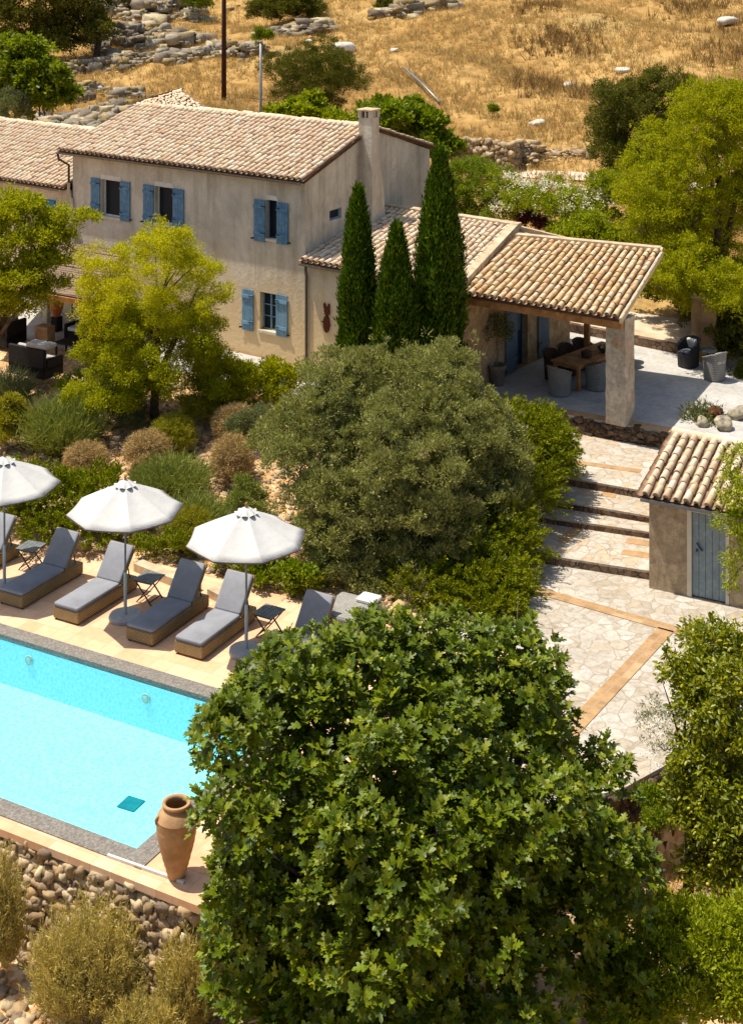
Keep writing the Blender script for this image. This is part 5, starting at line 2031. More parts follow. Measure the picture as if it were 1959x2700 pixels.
grp = 'wicker chairs around the porch table'
make_tub('pale grey wicker tub chair at the near end of the dining table', P(1476, 1040, PZ), trz - .1, M['wicker_grey'], M['cushion'], grp)
make_tub('pale grey wicker tub chair on the right side of the table beside the pillar', tpt(tw + .18, .62), trz + PI / 2, M['wicker_grey'], M['cushion'], grp)
make_tub('nearest of the dark brown wicker chairs on the table side facing the blue door', tpt(-.22, .55), trz - PI / 2, M['wicker_brown'], M['wicker_brown'], grp)
make_tub('middle one of the dark brown wicker chairs on the table side facing the blue door', tpt(-.22, 1.32), trz - PI / 2, M['wicker_brown'], M['wicker_brown'], grp)
make_tub('farthest of the dark brown wicker chairs on the table side facing the blue door', tpt(-.22, 2.1), trz - PI / 2, M['wicker_brown'], M['wicker_brown'], grp)
make_tub('dark brown wicker chair at the far end of the dining table', tpt(tw * .5, tl_ + .35), trz + PI, M['wicker_brown'], M['wicker_brown'], grp)
make_tub('dark wicker chair with a cream cushion seen just right of the pillar', P(1640, 952, PZ), trz + PI * .62, M['wicker_dark'], M['wicker_dark'], grp, M['white_cloth'])
# things on the table
o = smooth_by_angle(MB().lathe([(0, 0), (.13, 0), (.15, .03), (.15, .07), (.17, .075), (.17, .1), (.155, .13), (.17, .135), (.165, .17), (.1, .2), (0, .21)], 20).obj('serving_basket', M['wicker_brown']), 50)
o.location = tpt(tw * .62, .95, .762)
tag(o, 'round brown lidded basket on the dining table', 'basket')
bw = thing('fruit_bowl', 'wide dark bowl of white and green fruit on the far half of the table', 'bowl', tpt(tw * .75, 1.75, .762))
smooth_by_angle(MB().lathe([(0, 0), (.1, 0), (.2, .08), (.24, .16), (.22, .16), (.17, .08), (0, .03)], 22).obj('bowl_shell', M['wicker_brown'], bw), 50)
for k in range(6):
    mb = MB()
    a = k * 1.05
    mb.lathe([(0, -.05), (.04, -.035), (.052, 0), (.04, .036), (0, .05)], 10, (math.cos(a) * .1 * (k > 0), math.sin(a) * .1 * (k > 0), .14))
    mb.obj('fruit', M['white_cloth'] if k % 2 else M['lf_green'], bw, True)

# potted olive inside the porch
pp = P(1311, 1014, PZ)
pot = thing('potted_tree', 'small clipped olive tree in a grey pot beside the porch door', 'potted tree', pp)
smooth_by_angle(MB().lathe([(0, 0), (.18, 0), (.2, .04), (.25, .45), (.265, .5), (.29, .51), (.29, .6), (.26, .61), (.24, .58), (.22, .5), (0, .5)], 26).obj('pot', M['pot_grey'], pot), 40)
MB().tube([(0, 0, .48), (.02, .01, .9), (-.01, 0, 1.25)], [.03, .025, .018], 7).obj('trunk', M['bark_pale'], pot, True)
v_, f_ = crown([((0, 0, 1.62), (.46, .46, .5))], 150, 14, .14, (.06, .1), LEAF, .3)
np_mesh('crown', v_, f_, M['lf_olive_back'], pot)

# dark armchairs at the right end of the porch
def make_armchair(label, loc, rz, wick, cushion):
    return make_tub(label, loc, rz, wick, M['dark_piping'], 'armchairs at the right end of the porch', cushion)


make_armchair('dark wicker armchair with a white pillow beside the gate pillar', P(1815, 966, PZ), trz + .35 - PI * .0 + PI * .86, M['wicker_dark'], M['white_cloth'])
make_armchair('grey wicker armchair with sun on its back at the porch edge', P(1884, 1000, PZ), trz + PI * .42, M['wicker_grey'], M['grey_cloth'])
rt = thing('round_table', 'small round side table between the two porch armchairs', 'side table', P(1868, 968, PZ))
smooth_by_angle(MB().lathe([(0, .5), (.27, .5), (.28, .52), (.27, .545), (0, .545)], 24).obj('table_top', M['table_slate'], rt), 40)
smooth_by_angle(MB().lathe([(0, 0), (.16, 0), (.16, .03), (.05, .06), (.04, .5), (0, .5)], 16).obj('pedestal', M['black_rattan'], rt), 40)

# ------------------------------------------------------------------ seats under the pergola
def make_sofa(label, loc, rz, w, d, h, cush, grp='dark rattan seats under the pergola'):
    root = thing('rattan_sofa', label, 'sofa', loc, rz, grp)
    mb = MB()
    mb.box((0, 0, .2), (w, d, .36), 0, .02)
    mb.obj('base', M['black_rattan'], root)
    mb = MB()
    mb.box((0, -d / 2 + .06, h / 2 + .1), (w, .12, h - .2), 0, .02)
    mb.obj('backrest', M['black_rattan'], root)
    for s in (-1, 1):
        MB().box((s * (w / 2 - .06), .07, .42), (.12, d - .14, .36), 0, .02).obj('armrest', M['black_rattan'], root)
    mb = MB()
    rounded_slab(mb, -w / 2 + .13, w / 2 - .13, -d / 2 + .13, d / 2, .385, .52, .03, .06)
    smooth_by_angle(mb.obj('seat_cushion', cush, root), 50)
    n = max(1, round(w / .7))
    ww_ = (w - .26) / n
    for k in range(n):
        mb = MB()
        Mc = Matrix.Translation((-w / 2 + .13 + ww_ * (k + .5), -d / 2 + .26, .72)) @ Matrix.Rotation(math.radians(75), 4, 'X')
        rounded_slab(mb, -ww_ / 2 + .01, ww_ / 2 - .01, -.2, .2, -.06, .07, .05, .07, Mc)
        smooth_by_angle(mb.obj('back_cushion', M['grey_cloth'], root), 60)
    return root


ZT = .965
make_sofa('black rattan sofa seen from behind with a grey cushion on top, under the left tree', P(95, 985, ZT), PA - .05, 1.5, .85, .92, M['grey_cloth'])
make_sofa('black rattan sofa with white cushions beyond the yellow tree', P(258, 905, ZT), PA + PI, 2.2, .8, .78, M['white_cloth'])
make_sofa('black rattan seat at the left frame edge under the pergola', P(20, 905, ZT), PA + PI * .5, .95, .85, .8, M['white_cloth'])
o = MB()
rounded_slab(o, -.45, .45, -.25, .25, 0, .16, .06, .1)
o = smooth_by_angle(o.obj('sofa_cushion', M['grey_cloth']), 60)
o.location = P(110, 915, ZT + .92)
o.rotation_euler = (0, 0, PA)
tag(o, 'grey cushion lying on the back of the black sofa', 'cushion')
pl_ = P(150, 872, ZT)
ur = thing('terracotta_urn', 'orange terracotta urn on a pedestal under the pergola', 'urn', pl_)
MB().box((0, 0, .25), (.3, .3, .5), PA, .02).obj('pedestal', M['black_rattan'], ur)
smooth_by_angle(MB().lathe([(0, .5), (.12, .5), (.2, .7), (.25, .95), (.22, 1.2), (.12, 1.36), (.1, 1.42), (.14, 1.5), (.11, 1.5), (.08, 1.42), (0, 1.3)], 22).obj('vessel', M['terracotta_red'], ur), 50)
o = MB().box((0, 0, .3), (.55, .4, .6), 0, .02).obj('terracotta_pier', M['terracotta'])
o.location = P(119, 905, ZT)
o.rotation_euler = (0, 0, PA)
tag(o, 'low square terracotta pier behind the black sofa', 'pier')
ct = thing('coffee_table', 'low dark coffee table between the pergola sofas', 'table', P(190, 935, ZT), PA)
MB().box((0, 0, .4), (1.0, .6, .05), 0, .01).obj('table_top', M['black_rattan'], ct)
for sx in (-1, 1):
    for sy in (-1, 1):
        MB().box((sx * .44, sy * .24, .19), (.05, .05, .375)).obj('leg', M['black_rattan'], ct)
# pale cupboard door at the wall behind
wcp = wf.sz(88, 800)
o = MB().hexa([Vector((-.45, 0, 0)), Vector((.45, 0, 0)), Vector((.45, -.06, 0)), Vector((-.45, -.06, 0))], [Vector((-.45, 0, 2.0)), Vector((.45, 0, 2.0)), Vector((.45, -.06, 2.0)), Vector((-.45, -.06, 2.0))]).obj('wall_door', M['cream_trim'])
o.location = ww.p(ww.sz(88, 820)[0], ZT, .01)
o.rotation_euler = (0, 0, math.atan2(ww.d.y, ww.d.x))
tag(o, 'pale panelled door in the wing wall under the pergola', 'door')

# ------------------------------------------------------------------ poles on the hill
g0 = G(591, 264, 60)
po = thing('utility_pole', 'tall dark brown wooden utility pole on the dry hillside', 'utility pole', g0)
MB().tube([(0, 0, -.3), (0, 0, 4), (.01, 0, 9.5)], [.145, .135, .11], 12).obj('shaft', M['old_timber'], po, True)
mb = MB()
mb.box((0, 0, 9.1), (1.5, .1, .12), .3)
mb.obj('crossarm', M['old_timber'], po)
g1 = Vector(((688 - CX) * 66 / F, 66, 0))
g1.z = gz(g1.x, g1.y)
zt = H - (110 + 150) * 66 / F
mp = thing('metal_pole', 'thin grey metal pole rising behind the farmhouse roof', 'pole', g1)
MB().tube([(0, 0, -.2), (0, 0, zt - g1.z)], [.075, .065], 10).obj('shaft', M['grey_metal'], mp, True)
MB().lathe([(0, zt - g1.z), (.09, zt - g1.z), (.09, zt - g1.z + .04), (0, zt - g1.z + .06)], 10).obj('cap', M['grey_metal'], mp)
a, b = G(1065, 200), G(1160, 278)
m_ = (a + b) / 2
o = MB().tube([a - m_ + Vector((0, 0, .5)), Vector((0, 0, .42)), b - m_ + Vector((0, 0, .18))], [.06, .07, .07], 8).obj('fallen_pole', M['grey_metal'], None, True)
o.location = m_
tag(o, 'pale grey pole lying slantwise in the dry grass', 'pole')

# ------------------------------------------------------------------ stones on the hill
def heap(label, pts, n, smin, smax, spread, name='stone_heap', grp='heaps of loose stones on the hillside', mat=None, tall=.5):
    """loose stones strewn along a line of sight points"""
    g_ = [G(*p, 48) for p in pts]
    org_ = g_[len(g_) // 2].copy()
    pos = []
    for _ in range(n):
        k = random.randrange(len(g_) - 1) if len(g_) > 1 else 0
        q = g_[k].lerp(g_[min(k + 1, len(g_) - 1)], random.random())
        r = abs(random.gauss(0, 1)) * .6
        a = random.uniform(0, 2 * PI)
        x, y = q.x + math.cos(a) * r * spread[0], q.y + math.sin(a) * r * spread[1]
        z = gz(x, y) + random.random() * tall * max(0, 1 - r * .8)
        pos.append((x, y, z))
    n_ = len(pos)
    pos += [(p[0] + random.gauss(0, .35), p[1] + random.gauss(0, .5), p[2] - .05) for p in pos for _ in range(2)]
    sz = np.concatenate([smin + (smax - smin) * RNG.random(n_) ** 3, smin * RNG.uniform(.3, .85, n_ * 2)])
    for i_ in range(len(pos)):
        if i_ >= n_:
            pos[i_] = (pos[i_][0], pos[i_][1], max(gz(pos[i_][0], pos[i_][1]), pos[i_][2]))
    v_, f_ = rocks(np.array(pos), sz, flat=.6)
    o_ = np_mesh(name, v_ - np.array(org_[:]), f_, mat or M['stone_grey'])
    o_.location = org_
    return tag(o_, label, 'stone heap' if name == 'stone_heap' else 'stone wall', grp)


heap('large grey stone heap spilling down the hill beside the dark tree', [(300, 20), (400, 40), (470, 20)], 230, .25, .95, (2.6, 5.0), tall=1.4)
heap('grey stone heap just below the largest heap, by the tree trunk', [(300, 120), (390, 100), (480, 120)], 190, .22, .7, (1.9, 3.2), tall=1.2)
heap('tumbled stone wall running below the dark tree trunk', [(150, 205), (215, 190), (290, 180), (360, 172)], 170, .2, .5, (.5, .9), 'stone_wall', 'tumbled stone walls on the hillside', tall=.9)
heap('tumbled stone wall running behind the utility pole', [(380, 160), (470, 165), (560, 140), (620, 135), (690, 138)], 170, .2, .6, (.7, 1.1), 'stone_wall', 'tumbled stone walls on the hillside', tall=.6)
heap('stone heap between the utility pole and the round bushes at the top', [(725, 95), (790, 85), (865, 80)], 80, .3, .85, (.7, 1.3), tall=.6)
heap('low stone heap at the top edge beside a small bush', [(1010, 45), (1090, 25), (1180, 8)], 80, .3, .8, (.9, 1.2), tall=.5)
heap('small stone heap at the left behind the ruined roof', [(170, 270), (215, 250), (255, 240)], 70, .2, .5, (.9, 1.3), tall=.7)
heap('little pile of grey stones just above the ruined roof', [(300, 262), (340, 250), (375, 262)], 60, .16, .42, (.6, .9), tall=.5)
heap('scatter of grey stones left of the ruined roof', [(40, 335), (90, 325), (120, 318)], 50, .16, .4, (.8, 1.0), tall=.4)
heap('few stones at the top right of the utility pole', [(490, 45), (530, 50)], 30, .2, .55, (.8, .9), tall=.3)
# standing dry stone wall behind the flowering hedge
hw = [G(1180, 452, 50), G(1262, 446, 50), G(1354, 455, 50)]
hwz = [H - (376 + 150) * hw[0].y / F, H - (364 + 150) * hw[1].y / F, H - (380 + 150) * hw[2].y / F]
root = thing('dry_stone_wall', 'standing end of a dry stone wall behind the green hedge', 'stone wall', (hw[1].x, hw[1].y, gz(hw[1].x, hw[1].y)))
parts = []
for k in range(2):
    parts.append(stone_face(Vector((hw[k].x, hw[k].y, 0)), Vector((hw[k + 1].x, hw[k + 1].y, 0)), hwz[1] - .05, lambda x, y: gz(x, y) - .3, .08, .32))
parts.append(stone_face(Vector((hw[2].x, hw[2].y, 0)), Vector((hw[2].x + .4, hw[2].y + 1.1, 0)), hwz[1] - .1, lambda x, y: gz(x, y) - .3, .08, .32))
v_, f_ = join(parts)
ro = np.array(root.location[:])
np_mesh('stonework', v_ - ro, f_, M['stone_warm'], root)
mb = MB()
for k in range(2):
    a, b = Vector((hw[k].x, hw[k].y + .02, 0)), Vector((hw[k + 1].x, hw[k + 1].y + .02, 0))
    bk_ = Vector((.25, .75, 0))
    lo, hi_ = Vector((0, 0, ro[2] - .6)), Vector((0, 0, hwz[1] - .1))
    r_ = Vector(ro)
    mb.hexa([a + lo - r_, b + lo - r_, b + bk_ + lo - r_, a + bk_ + lo - r_], [a + hi_ - r_, b + hi_ - r_, b + bk_ + hi_ - r_, a + bk_ + hi_ - r_])
mb.obj('core', M['wall_core'], root)
heap('broken low remains of the wall right of its standing end', [(1375, 428), (1410, 415)], 34, .16, .42, (.5, .6), 'stone_wall', 'tumbled stone walls on the hillside', M['stone_warm'], tall=.7)
heap('low line of half buried stones above the gravel road', [(1440, 412), (1500, 405), (1550, 408)], 40, .1, .3, (.5, .4), 'stone_wall', 'tumbled stone walls on the hillside', M['stone_warm'], tall=.2)
BLD = [((1920, 62), .58, 'white boulder near the top right corner in the dry grass'), ((1505, 231), .42, 'white boulder between the sapling and the dark olive tree'), ((1642, 190), .36, 'white boulder above the dark olive tree'), ((1416, 327), .36, 'flat pale rock below the small sapling'), ((908, 134), .7, 'pale boulder on top of the large round bush'), ((815, 112), .3, 'small pale rock under the stone heap beside the bush'), ((1040, 135), .28, 'pale rock in the grass right of the large round bush'), ((250, 240), .5, 'pinkish boulder behind the ruined roof')]
for (p, s, lab) in BLD:
    g_ = G(*p, 60)
    v_, f_ = rocks(np.array([[0, 0, s * .25]]), np.array([[s * 1.2, s, s * .6]]), sub=2, rough=.12)
    o = np_mesh('boulder', v_, f_, M['boulder'])
    o.location = g_
    tag(o, lab, 'boulder', 'single boulders on the hillside')
# rocks at the right end of the porch
for i, (px, py, s, lab) in enumerate(((1905, 1128, .27, 'round lichen covered rock behind the shed roof'), (1850, 1120, .2, 'brown rock beside the grey succulent behind the shed'), (1950, 1100, .3, 'dark rock at the right edge behind the shed roof'), (1880, 1100, .26, 'rusty brown rock behind the grey succulent'))):
    b = P(px, py, 1.16)
    v_, f_ = rocks(np.array([[0, 0, s * .4]]), np.array([[s * 1.15, s, s * .8]]), sub=2, rough=.12)
    o = np_mesh('garden_rock', v_, f_, M['boulder_lichen'] if i != 3 else M['rust'])
    o.location = b
    tag(o, lab, 'rock', 'rocks by the porch corner')
rd = []
for (px, py) in ((1340, 470), (1480, 478), (1600, 482), (1720, 492), (1980, 520), (1980, 500), (1700, 470), (1500, 455), (1340, 452)):
    g_ = G(px, py, 52)
    rd.append((g_.x, g_.y, g_.z + .05))
n = len(rd)
me = bpy.data.meshes.new('gravel_road')
me.from_pydata(rd, [], [(0, 1, 7, 8), (1, 2, 7), (2, 3, 6, 7), (3, 4, 5, 6)])
me.materials.append(M['gravel_road'])
structure(link(bpy.data.objects.new('gravel_road', me)))

# ------------------------------------------------------------------ trees and shrubs
def plant(name, label, cat, base, crown_vf, mat, group=None, trunk=None, part='crown', extra=()):
    root = thing(name, label, cat, base, 0, group)
    b = np.array(base[:])
    v_, f_ = crown_vf
    np_mesh(part, v_ - b, f_, mat, root)
    if trunk:
        tips, r0, top = trunk
        limbs((0, 0, -.15), [Vector(t) - Vector(base) for t in tips], r0, Vector(top) - Vector(base), M['bark'], root, seed=len(label))
    for (nm, vf, m_) in extra:
        e_ = np_mesh(nm, vf[0] - b, vf[1], m_, root)
        if nm in ('fruit', 'blossom'):
            stuff(e_)
    return root


def blob(px, py, d, rx, ry, rdep=None):
    """ellipsoid seen at (px, py) at distance d with half sizes in sight units"""
    c_ = D(px, py, d)
    a, b = rx * d / F, ry * d / F
    return ((c_.x, c_.y, c_.z), (a, rdep if rdep else a, b))


# --- fig tree in front: whorls of large lobed leaves at the twig ends
figb = [blob(1000, 1925, 20.9, 410, 265, 2.4), blob(1290, 2120, 20.6, 330, 370, 2.3), blob(760, 2090, 20.4, 250, 380, 1.9), blob(1040, 2280, 19.6, 400, 330, 2.2),
        blob(1125, 1760, 21.4, 145, 100, 1.1), blob(770, 1840, 21.0, 155, 105, 1.1), blob(1365, 1850, 21.2, 130, 125, 1.0), blob(1520, 2350, 20.2, 150, 260, 1.2),
        blob(690, 2440, 19.9, 150, 210, 1.1), blob(930, 2520, 19.2, 250, 160, 1.4), blob(625, 1880, 20.8, 80, 95, .7), blob(555, 2010, 20.8, 60, 50, .5), blob(1590, 2000, 21.0, 50, 60, .5), blob(1600, 2520, 20, 110, 80, .8),
        blob(1230, 2560, 19.3, 260, 140, 1.4), blob(820, 2660, 19.0, 240, 90, 1.1), blob(1110, 2690, 18.9, 260, 80, 1.1)]


def whorls(blobs, n, per, size, seed=1, zmin=-.75, up=.55):
    c = np.array([b[0] for b in blobs])
    r = np.array([b[1] for b in blobs])
    w = np.array([b[1][0] * b[1][2] + b[1][0] * b[1][1] for b in blobs])
    k = RNG.choice(len(blobs), size=n, p=w / w.sum())
    d = rand_dirs(n, zmin)
    rad = RNG.uniform(.78, 1.06, n)
    inn = RNG.random(n) < .22
    rad[inn] = RNG.uniform(.35, .78, inn.sum())
    tip = c[k] + d * r[k] * rad[:, None]
    deep = np.zeros(n, dtype=bool)
    for i in range(len(blobs)):
        q = np.linalg.norm((tip - c[i]) / r[i], axis=1)
        deep |= (q < .62) & (k != i)
    keep = ~deep | (RNG.random(n) < .2)
    # the crown has been cut back around the jar
    keep &= ~((tip[:, 0] < -2.25) & (tip[:, 2] < 2.42) & (tip[:, 2] > -.1))
    keep &= ~((tip[:, 0] < -.35) & (tip[:, 2] > 4.2))
    tip, d = tip[keep], d[keep]
    n = len(tip)
    ax = unit(d * .6 + np.array([0, 0, up]) + RNG.normal(size=(n, 3)) * .22)
    ref = unit(np.cross(ax, RNG.normal(size=(n, 3))))
    ref2 = np.cross(ax, ref)
    pos, la, ln, LL = [], [], [], []
    for i in range(per):
        ang = i * 2.399 + RNG.uniform(-.3, .3, n)
        tilt = .38 + .92 * (i / per) + RNG.uniform(-.15, .2, n)     # upper leaves stand up, lower ones spread
        rd_ = ref * np.cos(ang)[:, None] + ref2 * np.sin(ang)[:, None]
        a = ax * np.cos(tilt)[:, None] + rd_ * np.sin(tilt)[:, None]
        nn = ax * np.sin(tilt)[:, None] - rd_ * np.cos(tilt)[:, None] + np.array([0, 0, .35]) + RNG.normal(size=(n, 3)) * .22
        p = tip - ax * (.13 * i / per)[..., None] if False else tip - ax * (.15 * i / per) + a * .05
        pos.append(p)
        la.append(a)
        ln.append(nn)
        LL.append(RNG.uniform(size[0], size[1], n) * (.62 + .5 * min(1, (i + 1) / per * 1.6)))
    pos, la, ln, LL = np.vstack(pos), np.vstack(la), np.vstack(ln), np.concatenate(LL)
    return leaves(pos, la, ln, LL, LL * RNG.uniform(.8, 1.05, len(LL)), FIG), tip, ax


figb = [(c_, tuple(x * .93 for x in r_)) for c_, r_ in figb]
figp = puffs(figb, 105, (.38, .70), -.75, .9, (.68, .93))
(vf, tips_, axs_) = whorls(figp, 3000, 9, (.085, .195), zmin=-.3)
(vf2, tips2_, axs2_) = whorls([(b[0], tuple(x * .82 for x in b[1])) for b in figb], 2300, 9, (.10, .18), zmin=-.8)
vf = join([vf, vf2])
fb_ = Vector((.55, 20.2, gz(.55, 20.2)))
fig = thing('fig_tree', 'large dark green fig tree with lobed leaves in the foreground', 'fig tree', fb_)
np_mesh('crown', vf[0] - np.array(fb_[:]), vf[1], M['lf_fig'], fig)
sel = RNG.choice(len(tips_), 60, replace=False)
mb = MB()
for k, (ang, top) in enumerate(((-2.2, (-1.0, .2, 2.6)), (.3, (.9, .5, 2.9)), (1.8, (.1, 1.0, 3.2)), (3.6, (-.2, -.9, 2.3)))):
    mb.tube([(math.cos(ang) * .15, math.sin(ang) * .15, -.2), Vector(top) * .45 + Vector((0, 0, .1)), top], [.16, .13, .07], 8)
hubs = [Vector(t_) for t_ in ((-1.0, .2, 2.6), (.9, .5, 2.9), (.1, 1.0, 3.2), (-.2, -.9, 2.3))]
for i in sel:
    tp = Vector(tips_[i]) - fb_
    h_ = min(hubs, key=lambda q: (q - tp).length)
    m_ = h_.lerp(tp, .5) + Vector((0, 0, -.15))
    mb.tube([h_, m_, tp - Vector(axs_[i]) * .12], [.05, .032, .012], 6)
mb.obj('trunk', M['bark_pale'], fig, True)
# small green figs
fi = RNG.choice(len(tips_), 170)
fp = tips_[fi] - axs_[fi] * .06 + RNG.normal(size=(170, 3)) * .05
Vf, Ff = ICO1
vv, ff = inst(Vf, Ff, fp, frames(RNG.normal(size=(170, 3)), RNG.normal(size=(170, 3))), np.full(170, .026))
stuff(np_mesh('fruit', vv - np.array(fb_[:]), ff, M['fruit'], fig, True))

# --- olive tree behind the loungers
ob = [blob(890, 1110, 34.4, 140, 140, 1.4), blob(1110, 1105, 34.4, 150, 145, 1.4), blob(800, 1230, 33.6, 150, 150, 1.4), blob(1010, 1250, 33.2, 200, 190, 1.8), blob(1190, 1240, 33.6, 140, 160, 1.4),
      blob(900, 1400, 32.6, 170, 130, 1.2), blob(1080, 1430, 32.3, 170, 110, 1.1), blob(760, 1160, 34.0, 90, 90, .9), blob(1120, 1010, 34.9, 75, 50, .7), blob(880, 1010, 34.8, 80, 50, .8), blob(1290, 1270, 33.8, 80, 90, .8), blob(1000, 1510, 31.9, 200, 70, .8)]
ob = [((c_[0] * .95 + .42, c_[1], c_[2]), (r_[0] * .93, r_[1], r_[2])) for c_, r_ in ob]
base = Vector(((1040 - CX) * 33.6 / F, 33.6, 0))
base.z = gz(base.x, base.y)
vf = full_crown(ob, 80, (.4, .85), 3100, 80, .15, (.065, .115), LEAF, .26, fill=.3, zmin=-.75, out=.7, up=.5, rnd=.7)
tips = [b[0] for b in ob]
plant('olive_tree', 'big round grey green olive tree between the loungers and the cypresses', 'olive tree', base, vf, M['lf_olive'], None, (tips, .26, base + Vector((.05, 0, 1.2))))

# --- cypresses
def cypress(px, ptop, d, wpx, label, seed, base_z=None):
    x = (px - CX) * d / F
    zb = gz(x, d)
    zt_ = H - (ptop - HY) * d / F
    h = zt_ - zb
    R = wpx * d / F / 2
    n = int(2700 * h / 5)
    u = RNG.random(n) ** .85
    prof_ = np.interp(u, [0, .06, .2, .42, .62, .8, .92, 1.0], [.70, .88, .98, 1.0, .84, .54, .26, .03]) * R
    th = RNG.uniform(0, 2 * PI, n)
    nb = int(22 * h)
    bu, bt = RNG.random(nb), RNG.uniform(0, 2 * PI, nb)
    du = (u[:, None] - bu[None]) * h / .42
    dt = np.angle(np.exp(1j * (th[:, None] - bt[None]))) * np.maximum(prof_, .1)[:, None] / .16
    near = np.exp(-np.minimum(du ** 2 + dt ** 2 + .35 * du, 40)).max(axis=1)
    lump = .64 + .44 * near + RNG.normal(size=n) * .06 + (RNG.random(n) < .07) * RNG.uniform(.08, .32, n)
    rad = prof_ * lump * np.where(RNG.random(n) < .2, RNG.uniform(.4, .85, n), 1)
    cc = np.stack([x + np.cos(th) * rad, d + np.sin(th) * rad, zb + u * h * .985], axis=1)
    per = 15
    o_ = unit(np.stack([np.cos(th), np.sin(th), np.zeros(n)], axis=1))
    pos = (cc[:, None, :] + RNG.normal(size=(n, per, 3)) * np.array([.045, .045, .10])).reshape(-1, 3)
    oo_ = np.repeat(o_, per, axis=0)
    ax = oo_ * .42 + np.array([0, 0, 1.0]) + RNG.normal(size=pos.shape) * .3
    nr = oo_ + RNG.normal(size=pos.shape) * .5
    L = RNG.uniform(.07, .19, len(pos))
    vf_ = leaves(pos, ax, nr, L, L * .33, LEAF)
    b = Vector((x, d, zb))
    root = thing('cypress_tree', label, 'cypress', b, 0, 'slender cypresses in front of the kitchen wing')
    np_mesh('crown', vf_[0] - np.array(b[:]), vf_[1], M['lf_cypress'], root)
    MB().tube([(0, 0, -.2), (0, 0, h * .5), (0, 0, h * .93)], [.12, .07, .015], 8).obj('trunk', M['bark'], root, True)
    return root


cypress(944, 500, 40.6, 88, 'left of the three cypresses, slim and medium tall', 1)
cypress(1046, 600, 39.8, 104, 'shortest cypress, in the middle of the three', 2)
cypress(1160, 396, 40.2, 122, 'tallest cypress, right of the three', 3)

# --- yellow feathery tree before the house
d = 41.0
yb = [blob(400, 760, d, 190, 150, 2.0), blob(410, 660, d, 120, 70, 1.1), blob(300, 800, d - .3, 110, 120, 1.2), blob(510, 800, d, 105, 130, 1.2), blob(400, 920, d - .4, 210, 110, 1.9), blob(280, 690, d, 60, 60, .6), blob(540, 720, d, 50, 40, .5), blob(470, 640, d, 60, 40, .6)]
base = Vector(((410 - CX) * 40.8 / F, 40.8, 0))
base.z = gz(base.x, base.y)
vfa = full_crown(yb[:4] + yb[5:], 80, (.2, .42), 1150, 48, .17, (.045, .085), LEAF, .4, fill=.12, zmin=-.7, out=.5, up=.5, rnd=.8)
vfb = full_crown([yb[4], blob(390, 900, d - .2, 210, 120, 1.7), blob(290, 1000, d - .9, 120, 80, 1.0), blob(500, 990, d - .9, 120, 80, 1.0), blob(400, 1010, d - .6, 120, 60, .8)], 60, (.26, .5), 1250, 60, .18, (.05, .09), LEAF, .42, fill=.2, zmin=-.8, out=.6, up=.2, rnd=.8)
plant('feathery_tree', 'yellow green feathery tree in front of the farmhouse wall', 'tree', base, vfa, M['lf_yellow'], None, ([b[0] for b in yb], .13, base + Vector((.05, 0, 1.6))), extra=(('lower_foliage', vfb, M['lf_yellow_deep']),))

# --- tree at the left, over the pergola
d = 43.0
lb = [blob(40, 640, d, 130, 130, 1.5), blob(80, 615, d, 80, 46, 1.0), blob(180, 580, d, 56, 22, .5), blob(60, 720, d - .4, 110, 80, 1.1), blob(5, 560, d, 50, 36, .6), blob(150, 660, d, 50, 40, .5), blob(0, 800, d - .5, 60, 90, .8), blob(110, 790, d - .3, 50, 40, .5)]
base = Vector(((-30 - CX) * d / F, d, 0))
base.z = gz(base.x, base.y)
vf = full_crown(lb, 50, (.28, .55), 620, 50, .2, (.07, .13), OVAL, .45, fill=.25, zmin=-.6, flat=.55, out=.5, up=.2, rnd=.7)
plant('broadleaf_tree', 'bright green broadleaf tree cut by the left frame edge over the pergola', 'tree', base, vf, M['lf_yellow_deep'], None, ([b[0] for b in lb], .16, base + Vector((.1, 0, 2.0))))

# --- big yellow green tree at the right
d = 48.5
rb_ = [blob(1860, 420, d, 170, 190, 2.4), blob(1790, 560, d - .4, 150, 170, 2.0), blob(1930, 620, d - .6, 170, 200, 2.2), blob(1880, 290, d, 110, 90, 1.4), blob(1740, 480, d, 80, 90, 1.1), blob(1850, 740, d - 1.6, 130, 90, 1.6), blob(1990, 360, d, 140, 180, 2.0), blob(1780, 690, d - 1.8, 80, 70, 1.0), blob(1940, 850, d - 1.8, 100, 110, 1.2), blob(1840, 745, 44.6, 100, 50, 1.2), blob(1930, 790, 44.2, 90, 60, 1.2), blob(1760, 650, 45.4, 60, 50, .8), blob(1715, 540, 46.6, 75, 90, 1.0), blob(1800, 700, 45, 70, 50, 1.0)]
base = D(1890, 890, 47.2)
base.z = gz(base.x, base.y)
vf = full_crown(rb_, 120, (.45, .9), 2700, 66, .2, (.06, .11), LEAF, .42, fill=.35, zmin=-.7, out=.55, up=.35, rnd=.8)
plant('mimosa_tree', 'large yellow green feathery tree at the right behind the porch', 'tree', base, vf, M['lf_yellow_deep'], None, ([b[0] for b in rb_], .24, base + Vector((.0, 0, 2.4))))

